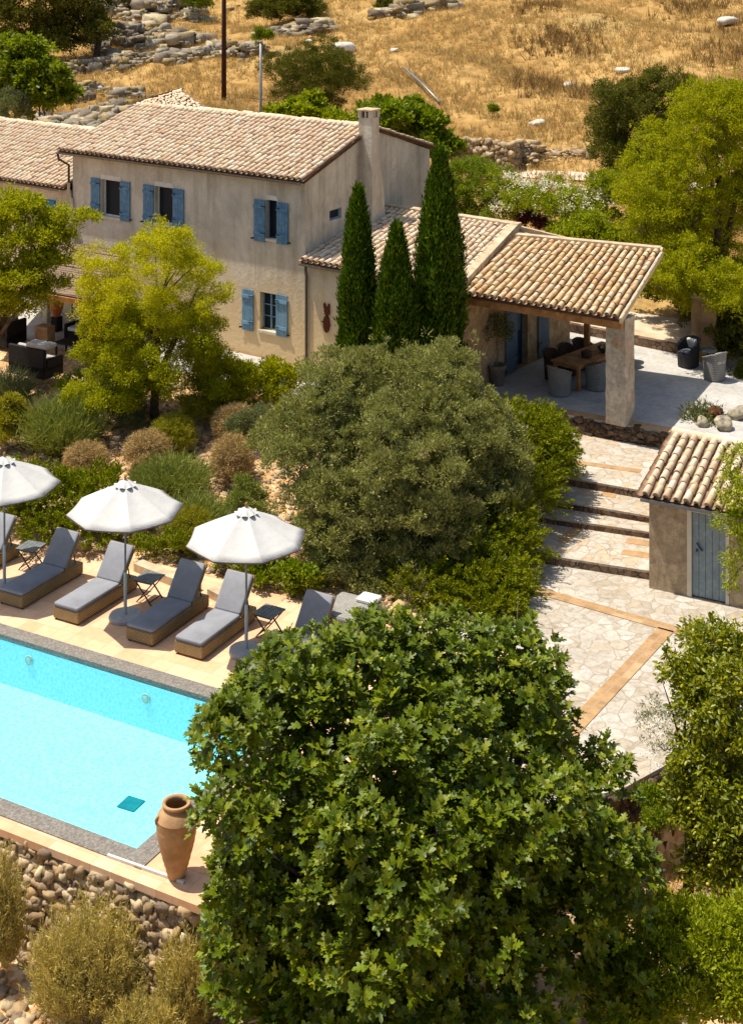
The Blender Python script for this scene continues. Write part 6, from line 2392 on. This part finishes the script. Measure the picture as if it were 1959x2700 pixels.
# --- dark olive behind it
d = 57
b2 = [blob(1690, 350, d, 130, 110, 1.8), blob(1640, 290, d, 80, 70, 1.4), blob(1720, 260, d, 90, 60, 1.4), blob(1640, 390, d, 85, 80, 1.4), blob(1760, 330, d, 90, 90, 1.4), blob(1590, 260, d, 36, 36, .6), blob(1790, 220, d, 36, 36, .6), blob(1680, 470, d - .5, 70, 60, 1.1)]
base = D(1680, 520, d)
base.z = gz(base.x, base.y)
vf = full_crown(b2, 60, (.35, .7), 900, 62, .22, (.08, .14), LEAF, .32, fill=.35, zmin=-.7, out=.6, up=.4, rnd=.8)
plant('olive_tree', 'dark olive tree on the hill edge left of the big yellow tree', 'olive tree', base, vf, M['lf_dark'], None, ([b[0] for b in b2], .2, base + Vector((0, 0, 1.4))))

# --- dark oak top left with its trunk
d = 88
g0 = G(252, 166, 60)
d = g0.y
b3 = [blob(90, 30, d, 120, 70, 3.0), blob(220, 40, d, 80, 60, 2.2), blob(30, 90, d - 1, 80, 70, 2.2), blob(150, 110, d - 1, 60, 45, 1.6), blob(240, -20, d, 90, 60, 2.4), blob(100, -50, d, 140, 70, 3.0), blob(270, 70, d - .5, 40, 35, 1.2)]
vf = full_crown(b3, 60, (.7, 1.3), 760, 62, .38, (.14, .25), LEAF, .45, fill=.35, zmin=-.7, out=.6, up=.3, rnd=.8)
plant('oak_tree', 'dark brown green oak with a leaning trunk at the upper left', 'oak tree', g0, vf, M['lf_dark'], None, ([b[0] for b in b3], .24, D(262, 100, d)))

# --- fig bush top left and grey bush below it
g0 = G(110, 285, 55)
d = 72.0
g0 = Vector(((110 - CX) * d / F, d, 0)); g0.z = gz(g0.x, g0.y)
b4 = [blob(70, 160, d, 85, 60, 1.6), blob(110, 220, d - .6, 75, 60, 1.4), blob(20, 180, d, 60, 70, 1.3), blob(150, 250, d - .8, 45, 36, .9), blob(60, 125, d, 50, 30, .9)]
vf = full_crown(b4 + [blob(70, 260, d, 90, 50, 1.3)], 42, (.4, .75), 420, 32, .26, (.16, .27), LOBED, .8, fill=.25, zmin=-.7, out=.6, up=.2, rnd=.6)
plant('fig_bush', 'round green fig bush at the left behind the roofs', 'fig bush', g0, vf, M['lf_green'], None, ([b[0] for b in b4], .1, g0 + Vector((0, 0, .8))))


def bush(px, py, d, rx, ry, label, mat, name='shrub', n=120, per=60, rc=.2, size=(.06, .1), tm=LEAF, asp=.35, group=None, up=.5, more=(), cat='shrub', rd=None, zmin=-.5, out=.7, rnd=.7, part='foliage', extra=()):
    if name == 'shrub' and 31 < d < 43 and px < 1000:
        d2 = G(px, py + ry * .85, 28).y
        more = tuple((m[0], m[1], m[2] + d2 - d, *m[3:]) for m in more)
        d = d2
    bl = [blob(px, py, d, rx, ry, rd)] + [blob(*m) for m in more]
    x = (px - CX) * d / F
    base = Vector((x, d, gz(x, d)))
    rm = max(b_[1][0] for b_ in bl)
    vf_ = full_crown(bl, max(6, n // 9), (rm * .26, rm * .5), int(n * 1.5), per, rc * .75, size, tm, asp, fill=.3, zmin=zmin, out=out, up=up, rnd=rnd)
    return plant(name, label, cat, base, vf_, mat, group, part=part, extra=extra)


bush(25, 285, 70, 50, 55, 'grey green bush at the left edge above the wing roof', M['lf_greygreen'], n=110, per=60, rc=.25, size=(.07, .12))
g0 = G(840, 300, 60)
bush(840, 205, 71, 110, 85, 'large round dark bush behind the farmhouse ridge', M['lf_dark'], n=420, per=75, rc=.3, size=(.08, .14), more=((760, 190, 71, 60, 55), (910, 220, 71, 55, 65), (820, 270, 70.5, 90, 40)), asp=.25, up=.8, group='bushes on the hillside')
bush(740, 20, 104, 60, 35, 'round bush at the top edge right of the utility pole, left half', M['lf_dark'], n=150, per=50, rc=.4, size=(.14, .22), more=((700, 30, 104, 40, 34),), group='bushes on the hillside')
bush(800, 18, 105, 42, 40, 'darker round bush at the top edge, touching the paler one beside it', M['lf_dark'], n=110, per=50, rc=.4, size=(.14, .22), group='bushes on the hillside')
bush(1025, 12, 106, 28, 24, 'small bush at the top edge beside the low stone heap', M['lf_dark'], n=60, per=45, rc=.3, size=(.14, .2), group='bushes on the hillside')
bush(515, 2, 108, 44, 24, 'green bush at the top edge above the large stone heap', M['lf_green'], n=70, per=45, rc=.35, size=(.14, .22), group='bushes on the hillside')
bush(690, 92, 92, 24, 18, 'small bright green bush right above the metal pole', M['lf_green'], n=40, per=45, rc=.25, size=(.1, .16), group='bushes on the hillside')
g0 = G(1299, 308, 60)
bush(1299, 285, g0.y, 10, 24, 'thin green sapling standing alone in the dry grass', M['lf_green'], 'sapling', n=26, per=22, rc=.16, size=(.08, .14), cat='sapling', group=None, extra=())
bush(815, 292, 63, 62, 42, 'small yellow green fig bush behind the farmhouse ridge left of the chimney', M['lf_bright'], 'fig_bush', n=110, per=26, rc=.25, size=(.16, .26), tm=LOBED, asp=.8, cat='fig bush', more=((750, 315, 62.5, 40, 30), (900, 325, 62, 50, 30)), group='fig bushes behind the farmhouse')
bush(1030, 320, 60, 70, 55, 'green fig bush right of the chimney behind the gable', M['lf_green'], 'fig_bush', n=230, per=28, rc=.26, size=(.15, .25), tm=LOBED, asp=.8, cat='fig bush', more=((1120, 350, 60, 60, 50), (1160, 390, 59.5, 45, 45), (1090, 300, 60.5, 40, 30)), group='fig bushes behind the farmhouse')
bush(1250, 490, 57, 85, 70, 'clipped round green hedge shrub beside the tall cypress', M['lf_green'], n=260, per=70, rc=.26, size=(.06, .1), more=((1210, 560, 56.5, 60, 60), (1310, 550, 56, 60, 60)), asp=.45, up=.3)
vfp = crown([blob(1430, 545, 54.9, 115, 64, 1.4), blob(1540, 565, 54.5, 85, 64, 1.1), blob(1350, 515, 55.4, 52, 54, .8)], 210, 13, .2, (.05, .09), OVAL, .9, zmin=-.1, nup=1.2, shell=(1.0, 1.14), inner=0)
bush(1430, 550, 55, 110, 60, 'white flowering shrub behind the porch roof', M['lf_bright'], 'flowering_shrub', n=300, per=55, rc=.26, size=(.07, .12), tm=OVAL, asp=.5, cat='flowering shrub', more=((1540, 570, 54.6, 80, 60), (1350, 520, 55.5, 50, 50), (1600, 520, 55, 60, 50)), extra=(('blossom', vfp, M['petal']),))
bush(1545, 625, 52.5, 90, 42, 'bright green leafy shrub just above the porch ridge', M['lf_bright'], n=150, per=40, rc=.22, size=(.09, .15), tm=OVAL, asp=.5, more=((1620, 640, 52, 50, 36),))
bush(1405, 585, 54, 44, 22, 'dark red leaved shrub below the white flowers', M['lf_red'], n=50, per=50, rc=.2, size=(.07, .12), cat='shrub')
bush(1940, 905, 44.5, 60, 120, 'deep green shrub in shade right of the porch armchairs', M['lf_dark'], n=170, per=55, rc=.22, size=(.08, .13), tm=OVAL, asp=.5, more=((1975, 1020, 43.6, 40, 70),))

bush(1830, 790, 48.2, 120, 50, 'dark green shrub under the big yellow green tree behind the gate pillars', M['lf_dark'], n=150, per=55, rc=.22, size=(.08, .13), asp=.5, tm=OVAL, more=((1940, 800, 47.6, 90, 70), (1700, 740, 49, 60, 40)))  # dark mass added in place of the shadows among the trunks
# --- spreading juniper behind the olive down along the steps
def sprays(blobs, n, per, L0, size, mat_dir=(.6, .0, .5), asp=.3, droop=.0):
    c = np.array([b[0] for b in blobs]); r = np.array([b[1] for b in blobs])
    w = r[:, 0] * r[:, 1] + r[:, 0] * r[:, 2]
    k = RNG.choice(len(blobs), size=n, p=w / w.sum())
    d_ = rand_dirs(n, -.35)
    st = c[k] + d_ * r[k] * RNG.uniform(.45, .9, n)[:, None]
    ax = unit(d_ * .8 + np.array(mat_dir) + RNG.normal(size=(n, 3)) * .3)
    t_ = RNG.random((n, per, 1)) ** .8
    ln = L0 * RNG.uniform(.6, 1.3, (n, 1, 1))
    pos = st[:, None, :] + ax[:, None, :] * t_ * ln + RNG.normal(size=(n, per, 3)) * .035 * (1.2 - t_)
    pos[:, :, 2] -= droop * (t_ * ln)[:, :, 0] ** 2
    a = np.repeat(ax, per, axis=0) + RNG.normal(size=(n * per, 3)) * .5
    nr = RNG.normal(size=(n * per, 3)) + np.array([0, 0, .6])
    L = RNG.uniform(size[0], size[1], n * per)
    return leaves(pos.reshape(-1, 3), a, nr, L, L * asp, LEAF)


jb_ = [blob(1360, 1130, 37.0, 100, 40, 1.1), blob(1430, 1180, 36.2, 66, 70, .9), blob(1270, 1590, 30.9, 90, 70, .7), blob(1130, 1570, 31.2, 110, 60, .7), blob(1420, 1180, 36.0, 75, 90, 1.0), blob(1300, 1180, 36.5, 90, 90, 1.2), blob(1390, 1310, 34.4, 70, 90, .8), blob(1340, 1450, 32.6, 80, 110, .8), blob(1280, 1330, 34.0, 80, 100, 1.0), blob(1310, 1550, 31.2, 80, 70, .7), blob(1240, 1480, 32.0, 90, 90, .8), blob(1440, 1240, 35.2, 60, 70, .7), blob(1300, 1620, 30.4, 55, 50, .6)]
base = Vector(((1360 - CX) * 35 / F, 35.0, 0)); base.z = gz(base.x, base.y)
vf = sprays(jb_, 2900, 54, .5, (.05, .10), (.45, -.25, .4), .36, .2)
plant('juniper', 'spreading green juniper cascading along the left side of the steps', 'juniper', base, vf, M['lf_juniper'], part='foliage')
jb2 = [blob(150, 1330, 35.0, 130, 70, 1.0), blob(60, 1300, 35.2, 80, 65, 1.0), blob(230, 1400, 34.0, 80, 55, .7), blob(270, 1290, 35.8, 60, 36, .6), blob(120, 1410, 33.9, 60, 40, .6)]
base = Vector(((150 - CX) * 34 / F, 34.0, 0)); base.z = gz(base.x, base.y)
vf = sprays(jb2, 1000, 52, .42, (.05, .10), (-.2, -.5, .45), .36, .15)
plant('juniper', 'low green juniper between the two left parasols behind the loungers', 'juniper', base, vf, M['lf_juniper'], part='foliage')


def dome(px, py, d, rx, hpx, n, label, mat, name='lavender', cat='lavender', w=.016, group=None, spread=1.0, twigs=0, part='foliage', base_y=None, lean=.0):
    """upright stems from a low root mound; py is the foot of the plant"""
    d = G(px, py, 28).y
    x = (px - CX) * d / F
    zb = gz(x, d)
    R = rx * d / F
    Hh = hpx * d / F
    a = RNG.uniform(0, 2 * PI, n)
    rr_ = RNG.random(n) ** .5
    bx = np.stack([np.cos(a) * rr_ * R * .55, np.sin(a) * rr_ * R * .55, np.zeros(n)], axis=1)
    tilt = rr_ * .75 * spread + RNG.normal(size=n) * .12
    ax = np.stack([np.cos(a) * np.sin(tilt), np.sin(a) * np.sin(tilt), np.cos(tilt)], axis=1) + RNG.normal(size=(n, 3)) * .08
    L = Hh * (1 - .30 * rr_ ** 2) * RNG.uniform(.75, 1.12, n)
    # two segments per stem, plus leaf blades on the way
    pos = [bx + np.array([x, d, zb])]
    k = 7
    P_, A_, L_, W_ = [], [], [], []
    for i in range(k):
        t_ = .35 + .65 * i / k
        P_.append(pos[0] + ax * (L * t_)[:, None] + RNG.normal(size=(n, 3)) * .02)
        A_.append(ax + RNG.normal(size=(n, 3)) * .45)
        L_.append(np.full(n, Hh * .16) * RNG.uniform(.6, 1.3, n))
        W_.append(np.full(n, w))
    P_.append(pos[0]); A_.append(ax); L_.append(L); W_.append(np.full(n, w * .8))
    P_, A_, L_, W_ = np.vstack(P_), np.vstack(A_), np.concatenate(L_), np.concatenate(W_)
    vf_ = leaves(P_, A_, RNG.normal(size=P_.shape), L_, W_, BLADE)
    return plant(name, label, cat, Vector((x, d, zb)), vf_, mat, group, part=part)


LG = 'lavender bushes in the gravel bed'
dome(165, 1190, 37.6, 88, 150, 1500, 'tall green lavender bush at the left above the juniper', M['lf_lavender'], group=LG, w=.02)
dome(450, 1310, 34.8, 118, 105, 1700, 'wide lavender bush behind the middle parasol canopy', M['lf_lavender'], group=LG, w=.02)
dome(520, 1420, 33.0, 92, 110, 1300, 'lavender bush between the middle and right parasol canopies', M['lf_lavender'], group=LG, w=.02)
dome(20, 1060, 40.5, 60, 90, 700, 'grey green rosemary at the left edge before the black sofa', M['lf_greygreen'], 'rosemary', 'rosemary', w=.02)
dome(1740, 1290, 33.6, 40, 75, 500, 'small lavender against the left side of the shed roof', M['lf_greygreen'], group=LG, w=.016)
dome(1850, 1125, 37.6, 38, 70, 160, 'grey succulent with thick upright stems behind the shed', M['lf_greygreen'], 'succulent', 'succulent', w=.05, spread=1.4)


def ball(px, py, d, rx, ry, label, mat, n=900, group='dry ball shaped shrubs in the gravel bed', name='dry_shrub', cat='dry shrub'):
    """fine twiggy round shrub"""
    d = G(px, py + ry * .9, 28).y
    c_ = D(px, py, d)
    R = rx * d / F
    Rz = ry * d / F
    dr = rand_dirs(n, -.5)
    k = 16
    t_ = RNG.uniform(.45, 1.05, (n, k, 1))
    pos = np.array(c_[:]) + dr[:, None, :] * np.array([R, R, Rz]) * t_ + RNG.normal(size=(n, k, 3)) * .02
    ax = np.repeat(dr, k, axis=0) + RNG.normal(size=(n * k, 3)) * .8
    L = RNG.uniform(.06, .13, n * k)
    vf_ = leaves(pos.reshape(-1, 3), ax, RNG.normal(size=(n * k, 3)), L, np.full(n * k, .014), BLADE)
    b = Vector((c_.x, c_.y, gz(c_.x, c_.y)))
    return plant(name, label, cat, b, vf_, mat, group, part='twigs')


ball(228, 1215, 36.0, 58, 48, 'dry ball shrub between the left lavender and the middle parasol', M['lf_dry'])
ball(390, 1190, 36.4, 62, 52, 'dry ball shrub directly above the wide lavender', M['lf_dry'])
ball(455, 1150, 37.2, 62, 55, 'half green ball shrub behind the pair of dry ones', M['lf_bronze'])
ball(612, 1215, 35.6, 56, 66, 'tall dry ball shrub left of the olive tree, nearest to it', M['lf_dry'])
ball(620, 1115, 37.6, 58, 46, 'paler dry ball shrub below the green bush by the terrace', M['lf_dry'])
ball(505, 1400, 33.6, 60, 60, 'brownish shrub between the lavenders beside the right parasol', M['lf_bronze'], 700)
bush(690, 1030, 40.2, 90, 62, 'yellow green leafy bush below the ground floor window', M['lf_yellow_deep'], n=180, per=60, rc=.2, size=(.06, .1), asp=.45, more=((620, 1060, 39.8, 50, 45), (760, 990, 41, 60, 40)), tm=OVAL)
bush(20, 1120, 38.6, 50, 75, 'olive green bush at the left frame edge below the sofa', M['lf_bronze'], n=110, per=55, rc=.2, size=(.06, .1), asp=.4)
bush(250, 1010, 41.6, 80, 55, 'trailing green bush in front of the pergola seats', M['lf_green'], n=110, per=50, rc=.2, size=(.06, .1), asp=.4, more=((330, 1040, 41, 60, 45),))
bush(580, 1000, 41.4, 60, 60, 'bronze green bush at the foot of the feathery tree', M['lf_bronze'], n=110, per=50, rc=.2, size=(.06, .1), asp=.4)
bush(700, 1500, 31.8, 70, 40, 'low green ivy bush in shade behind the rightmost loungers', M['lf_green'], n=110, per=45, rc=.17, size=(.06, .1), asp=.6, tm=OVAL, more=((610, 1480, 32.2, 45, 36), (800, 1540, 31.2, 60, 34)))
bush(470, 1440, 32.6, 60, 40, 'low green ground cover bush behind the middle side table', M['lf_juniper'], n=80, per=45, rc=.15, size=(.05, .08), asp=.4, more=((400, 1450, 32.6, 40, 34),))
bush(120, 1120, 38, 60, 46, 'dark olive shrub filling the bed between the left lavender and the sofa', M['lf_juniper'], n=90, per=50, rc=.18, size=(.05, .09), asp=.35)
bush(330, 1100, 38, 60, 40, 'low grey green shrub left of the feathery tree trunk', M['lf_greygreen'], n=80, per=50, rc=.16, size=(.05, .08), asp=.3)
bush(540, 1075, 38, 70, 50, 'brown green shrub right of the feathery tree trunk', M['lf_bronze'], n=90, per=50, rc=.18, size=(.05, .09), asp=.35)
bush(680, 1130, 36.5, 60, 60, 'grey green shrub touching the left side of the olive tree', M['lf_greygreen'], n=90, per=50, rc=.18, size=(.05, .09), asp=.3)
bush(640, 1330, 34, 60, 55, 'grey green shrub behind the rightmost parasol canopy', M['lf_lavender'], n=90, per=50, rc=.17, size=(.05, .09), asp=.3)
bush(330, 1370, 33.6, 60, 45, 'dark green shrub behind the middle parasol pole', M['lf_juniper'], n=90, per=50, rc=.17, size=(.05, .09), asp=.35)
# bare grey twigs in the court
b = P(1362, 1655, 0)
tw_ = MB()
for (e, m_) in (((.05, .1, .62), (.02, 0, .3)), ((.5, .1, .28), (.2, 0, .12)), ((.6, 0, .42), (.3, .05, .25)), ((-.35, .1, .35), (-.15, 0, .2))):
    tw_.tube([(0, 0, -.05), m_, e], [.016, .012, .004], 6)
o = tw_.obj('bare_twig', M['bark_pale'], None, True)
o.location = b
tag(o, 'bare grey twigs sticking up between fig and juniper', 'twig')

# --- right hand foreground trees
rt_b = [blob(1855, 1720, 24.4, 46, 90, .5), blob(1815, 1790, 24.0, 55, 60, .5), blob(1910, 1870, 23.6, 100, 110, .9), blob(1905, 2060, 23.2, 115, 160, 1.0), blob(1890, 2250, 22.6, 80, 140, .8), blob(1970, 2230, 22.8, 100, 200, 1.0), blob(1950, 1720, 24.2, 50, 100, .5), blob(1830, 2110, 23.0, 45, 70, .5)]
base = Vector((5.0, 22.9, gz(5.0, 22.9)))
vf = full_crown(rt_b, 70, (.2, .42), 1000, 26, .13, (.06, .12), OVAL, .5, fill=.3, zmin=-.8, out=.5, up=-.15, rnd=.7, nup=.5)
nfr = 90
bi = RNG.choice(len(rt_b), nfr)
fp = np.array([rt_b[i][0] for i in bi]) + rand_dirs(nfr) * np.array([rt_b[i][1] for i in bi]) * .95
vff = inst(ICO1[0], ICO1[1], fp, frames(RNG.normal(size=(nfr, 3)), RNG.normal(size=(nfr, 3))), np.full(nfr, .03))
plant('fruit_tree', 'tall leafy fruit tree with small yellow fruit at the right edge', 'fruit tree', base, vf, M['lf_tree_r'], None, ([b[0] for b in rt_b], .1, base + Vector((.1, .1, 1.3))), extra=(('fruit', vff, M['fruit']),))
d = 29.6
wb_ = [blob(1940, 1290, d, 45, 50, .6), blob(1985, 1390, d, 60, 70, .7), blob(1925, 1385, d - .1, 36, 20, .35), blob(1950, 1220, d, 40, 40, .5), blob(2010, 1300, d, 80, 120, 1.0), blob(1945, 1470, d - .1, 34, 26, .4), blob(1925, 1530, d - .2, 20, 26, .3)]
base = Vector((8.6, 29.8, gz(8.6, 29.8)))
vf = crown(wb_, 190, 34, .17, (.05, .095), OVAL, .5, out=.5, up=.0, rnd=.7, inner=.25, zmin=-.8)
plant('robinia', 'light green branches reaching in from the right over the shed', 'tree', base, vf, M['lf_bright'], None, ([b[0] for b in wb_], .09, base + Vector((0, 0, 2.2))))
d = 20.3
bush(1780, 2570, d, 160, 130, 'bright yellow green shrub at the lower right corner', M['lf_bright'], n=420, per=44, rc=.17, size=(.05, .09), tm=OVAL, asp=.5, more=((1900, 2560, d, 130, 120), (1650, 2640, d - .2, 110, 90), (1960, 2500, d + .2, 80, 90)), rd=1.0, up=.5, extra=())
# thin pale flowering stems by the fruit tree
vfp = crown([blob(1730, 1930, 24.6, 50, 70, .4)], 70, 8, .1, (.02, .045), OVAL, .9)
bush(1740, 1930, 24.6, 60, 80, 'thin stemmed shrub with pale blossom at the court edge', M['lf_greygreen'], 'blossom_shrub', n=50, per=16, rc=.12, size=(.04, .07), asp=.25, extra=(('blossom', vfp, M['petal']),))
bush(1730, 2140, 23.4, 60, 40, 'small green plants growing at the foot of the court wall', M['lf_green'], n=60, per=36, rc=.12, size=(.04, .07), more=((1800, 2120, 23.6, 50, 50),), asp=.4)

# --- wiry shrubs below the retaining wall
def wiry(px, py, d, rx, ry, label, n=420, k=60, mat=None):
    c_ = D(px, py, d)
    R, Rz = rx * d / F, ry * d / F
    zb = gz(c_.x, c_.y)
    bz = min(zb, c_.z - Rz)
    dr = rand_dirs(n, .02)
    tip = np.array([c_.x, c_.y, c_.z - Rz * .35]) + dr * np.array([R, R * .85, Rz * 1.35]) * RNG.uniform(.55, 1.08, (n, 1))
    root_ = np.array([c_.x, c_.y, bz]) + RNG.normal(size=(n, 3)) * np.array([R * .25, R * .25, .02])
    ctrl = root_ * .5 + tip * .5 + dr * np.array([R, R, 0]) * .18
    t_ = RNG.uniform(.35, 1.0, (n, k, 1))
    pos = (1 - t_) ** 2 * root_[:, None] + 2 * t_ * (1 - t_) * ctrl[:, None] + t_ ** 2 * tip[:, None] + RNG.normal(size=(n, k, 3)) * .022
    tan = 2 * (1 - t_) * (ctrl - root_)[:, None] + 2 * t_ * (tip - ctrl)[:, None]
    ax = unit(tan.reshape(-1, 3)) + RNG.normal(size=(n * k, 3)) * .55
    L = RNG.uniform(.04, .10, n * k)
    v1 = leaves(pos.reshape(-1, 3), ax, RNG.normal(size=(n * k, 3)), L, np.full(n * k, .011), LEAF)
    # bare twig ends standing out
    m_ = n // 2
    ax2 = unit(tip[:m_] - ctrl[:m_]) + RNG.normal(size=(m_, 3)) * .15
    v2 = leaves(tip[:m_] - unit(ax2) * .12, ax2, RNG.normal(size=(m_, 3)), RNG.uniform(.2, .38, m_), np.full(m_, .012), BLADE)
    b = Vector((c_.x, c_.y, zb))
    return plant('wiry_shrub', label, 'shrub', b, join([v1, v2]), mat or M['lf_rosemary'], 'wiry shrubs below the retaining wall', part='foliage')


wiry(228, 2530, 21.2, 165, 160, 'large wiry olive green shrub in front of the stone wall', 620, 70)
wiry(0, 2400, 21.9, 75, 165, 'wiry shrub cut by the left frame edge below the pool wall', 380, 60)
wiry(490, 2600, 20.9, 95, 140, 'wiry shrub beside the fig tree at the bottom', 360, 60)
wiry(380, 2690, 20.4, 110, 60, 'low wiry shrub at the bottom edge between the two larger ones', 240, 55)

# rocks under the fig
for i, (px, py, s) in enumerate(((850, 2560, .3), (800, 2600, .25), (900, 2640, .28), (1310, 2310, .22))):
    dd_ = 21.4
    x = (px - CX) * dd_ / F
    v_, f_ = rocks(np.array([[0, 0, s * .4]]), np.array([[s * 1.2, s, s * .9]]), sub=2, rough=.12)
    o = np_mesh('shaded_rock', v_, f_, M['coping_stone'])
    o.location = D(px, py, dd_)
    o.location.z = max(o.location.z - .2, gz(x, dd_))
    o.location.z = gz(x, dd_)
    tag(o, ('grey rock in the shade under the fig, upper one of two', 'grey rock in the shade under the fig, lower left', 'grey rock at the bottom edge under the fig', 'grey rock glimpsed through the middle of the fig')[i], 'rock', 'rocks in the shade of the fig')

# ------------------------------------------------------------------ dry grass, litter, gravel
def scatter_px(n, x0, x1, y0, y1, dmin, dmax, test=None):
    """random points of the land inside a range of distances"""
    dd_ = RNG.uniform(dmin ** .5, dmax ** .5, n * 2) ** 2
    px = RNG.uniform(x0, x1, n * 2)
    X = (px - CX) * dd_ / F
    Z = ground(X, dd_)
    py = HY + (H - Z) * F / dd_
    ok = (py > y0) & (py < y1)
    if test is not None:
        ok &= test(X, dd_)
    X, Y, Z = X[ok][:n], dd_[ok][:n], Z[ok][:n]
    return np.stack([X, Y, Z], axis=1)


def tufts(pts, per, h, w, lean=.45):
    n = len(pts)
    p = np.repeat(pts, per, axis=0) + RNG.normal(size=(n * per, 3)) * np.array([.09, .09, 0])
    ax = np.array([0, 0, 1.0]) + RNG.normal(size=p.shape) * lean * np.array([1, 1, .3])
    nr = RNG.normal(size=p.shape)
    L = RNG.uniform(h[0], h[1], len(p))
    return leaves(p - np.array([0, 0, .03]), ax, nr, L, np.full(len(p), w) * RNG.uniform(.6, 1.4, len(p)), BLADE)


hill = lambda X, Y: (tcoord(X, Y) > 12.5) & ~((X > -2) & (tcoord(X, Y) < 19))
pts = scatter_px(46000, -420, 2400, -60, 520, 56, 122, hill)
# thin the grass out in patches
pk = np.sin(pts[:, 0] * .9 + 1.1 * np.sin(pts[:, 1] * .35)) * np.cos(pts[:, 1] * .6 + pts[:, 0] * .2) + RNG.normal(size=len(pts)) * .5
stuff(np_mesh('dry_grass', *tufts(pts[pk > -.35], 7, (.2, .55), .036), M['grass_dry']))
pts = scatter_px(5200, 1350, 2040, -40, 270, 60, 122, hill)
pk = np.sin(pts[:, 0] * .5 + 2 * np.sin(pts[:, 1] * .16)) * np.cos(pts[:, 1] * .28) + RNG.normal(size=len(pts)) * .45
pts = pts[pk > .75]
stuff(np_mesh('brown_weeds', *tufts(pts[::1], 8, (.35, .85), .05, .35), M['grass_brown']))
bed = lambda X, Y: (tcoord(X, Y) > -11.2) & (tcoord(X, Y) < -2.4) & (X < 3)
pts = scatter_px(5200, -60, 1300, 900, 1700, 30, 44, bed)
n = len(pts)
v1 = leaves(pts + np.array([0, 0, .02]), RNG.normal(size=(n, 3)) * np.array([1, 1, .25]), np.array([0, 0, 1.]) + RNG.normal(size=(n, 3)) * .35, RNG.uniform(.05, .11, n), RNG.uniform(.03, .07, n), OVAL)
stuff(np_mesh('leaf_litter', *v1, M['leaf_litter']))
pts = scatter_px(4200, -60, 1300, 900, 1700, 30, 44, bed)
stuff(np_mesh('bed_gravel', *rocks(pts, RNG.uniform(.025, .075, len(pts)) * (1 + (RNG.random(len(pts)) < .04) * 1.5)), M['stone_warm']))
lowt = lambda X, Y: (bound(X) - Y > .15)
pts = scatter_px(2600, -80, 2040, 2100, 2900, 17.5, 25, lowt)
n = len(pts)
v1 = leaves(pts + np.array([0, 0, .02]), RNG.normal(size=(n, 3)) * np.array([1, 1, .25]), np.array([0, 0, 1.]) + RNG.normal(size=(n, 3)) * .35, RNG.uniform(.04, .08, n), RNG.uniform(.02, .05, n), OVAL)
stuff(np_mesh('leaf_litter', *v1, M['leaf_litter']))
pts = scatter_px(1700, -80, 2040, 2100, 2900, 17.5, 25, lowt)
stuff(np_mesh('loose_stones', *rocks(pts, RNG.uniform(.03, .11, len(pts))), M['stone_warm']))
pts = scatter_px(700, 1600, 2040, 2150, 2600, 17.5, 25, lowt)
stuff(np_mesh('dry_grass_tufts', *tufts(pts, 7, (.12, .3), .014), M['grass_dry']))

# ------------------------------------------------------------------ light, sky, camera
EL = math.radians(69.5)
AZ = Vector((-.965, .26, 0)).normalized()
S = Vector((AZ.x * math.cos(EL), AZ.y * math.cos(EL), math.sin(EL)))
sun = bpy.data.lights.new('sun', 'SUN')
sun.energy = 4.8
sun.angle = math.radians(.5)
sun.color = (1.0, .945, .85)
so = link(bpy.data.objects.new('sun', sun))
so.rotation_euler = S.to_track_quat('Z', 'Y').to_euler()
so.location = (0, 30, 40)
wd = bpy.data.worlds.new('World')
SC.world = wd
wd.use_nodes = True
nt = wd.node_tree
nt.nodes.clear()
wo = nt.nodes.new('ShaderNodeOutputWorld')
bg = nt.nodes.new('ShaderNodeBackground')
sk = nt.nodes.new('ShaderNodeTexSky')
sk.sky_type = 'NISHITA'
sk.sun_disc = False
sk.sun_elevation = EL
sk.sun_rotation = math.atan2(S.x, S.y)
sk.dust_density = 2.0
bg.inputs[1].default_value = .115
nt.links.new(sk.outputs[0], bg.inputs[0])
nt.links.new(bg.outputs[0], wo.inputs[0])

cam = bpy.data.cameras.new('camera')
cam.sensor_fit = 'HORIZONTAL'
cam.sensor_width = 36
cam.lens = 36 * F / 1959
cam.shift_x = 0
cam.shift_y = -(1350 - HY) / 1959
cam.clip_start = .5
cam.clip_end = 3000
co = link(bpy.data.objects.new('camera', cam))
co.location = (0, 0, H)
co.rotation_euler = (PI / 2, 0, 0)
SC.camera = co

SC.view_settings.view_transform = 'Standard'
SC.view_settings.look = 'None'
SC.view_settings.exposure = 0.33
SC.view_settings.gamma = 1.0
SC.cycles.max_bounces = 6
SC.cycles.diffuse_bounces = 2
SC.cycles.glossy_bounces = 2
SC.cycles.transmission_bounces = 4
SC.cycles.transparent_max_bounces = 8
SC.cycles.sample_clamp_indirect = 6
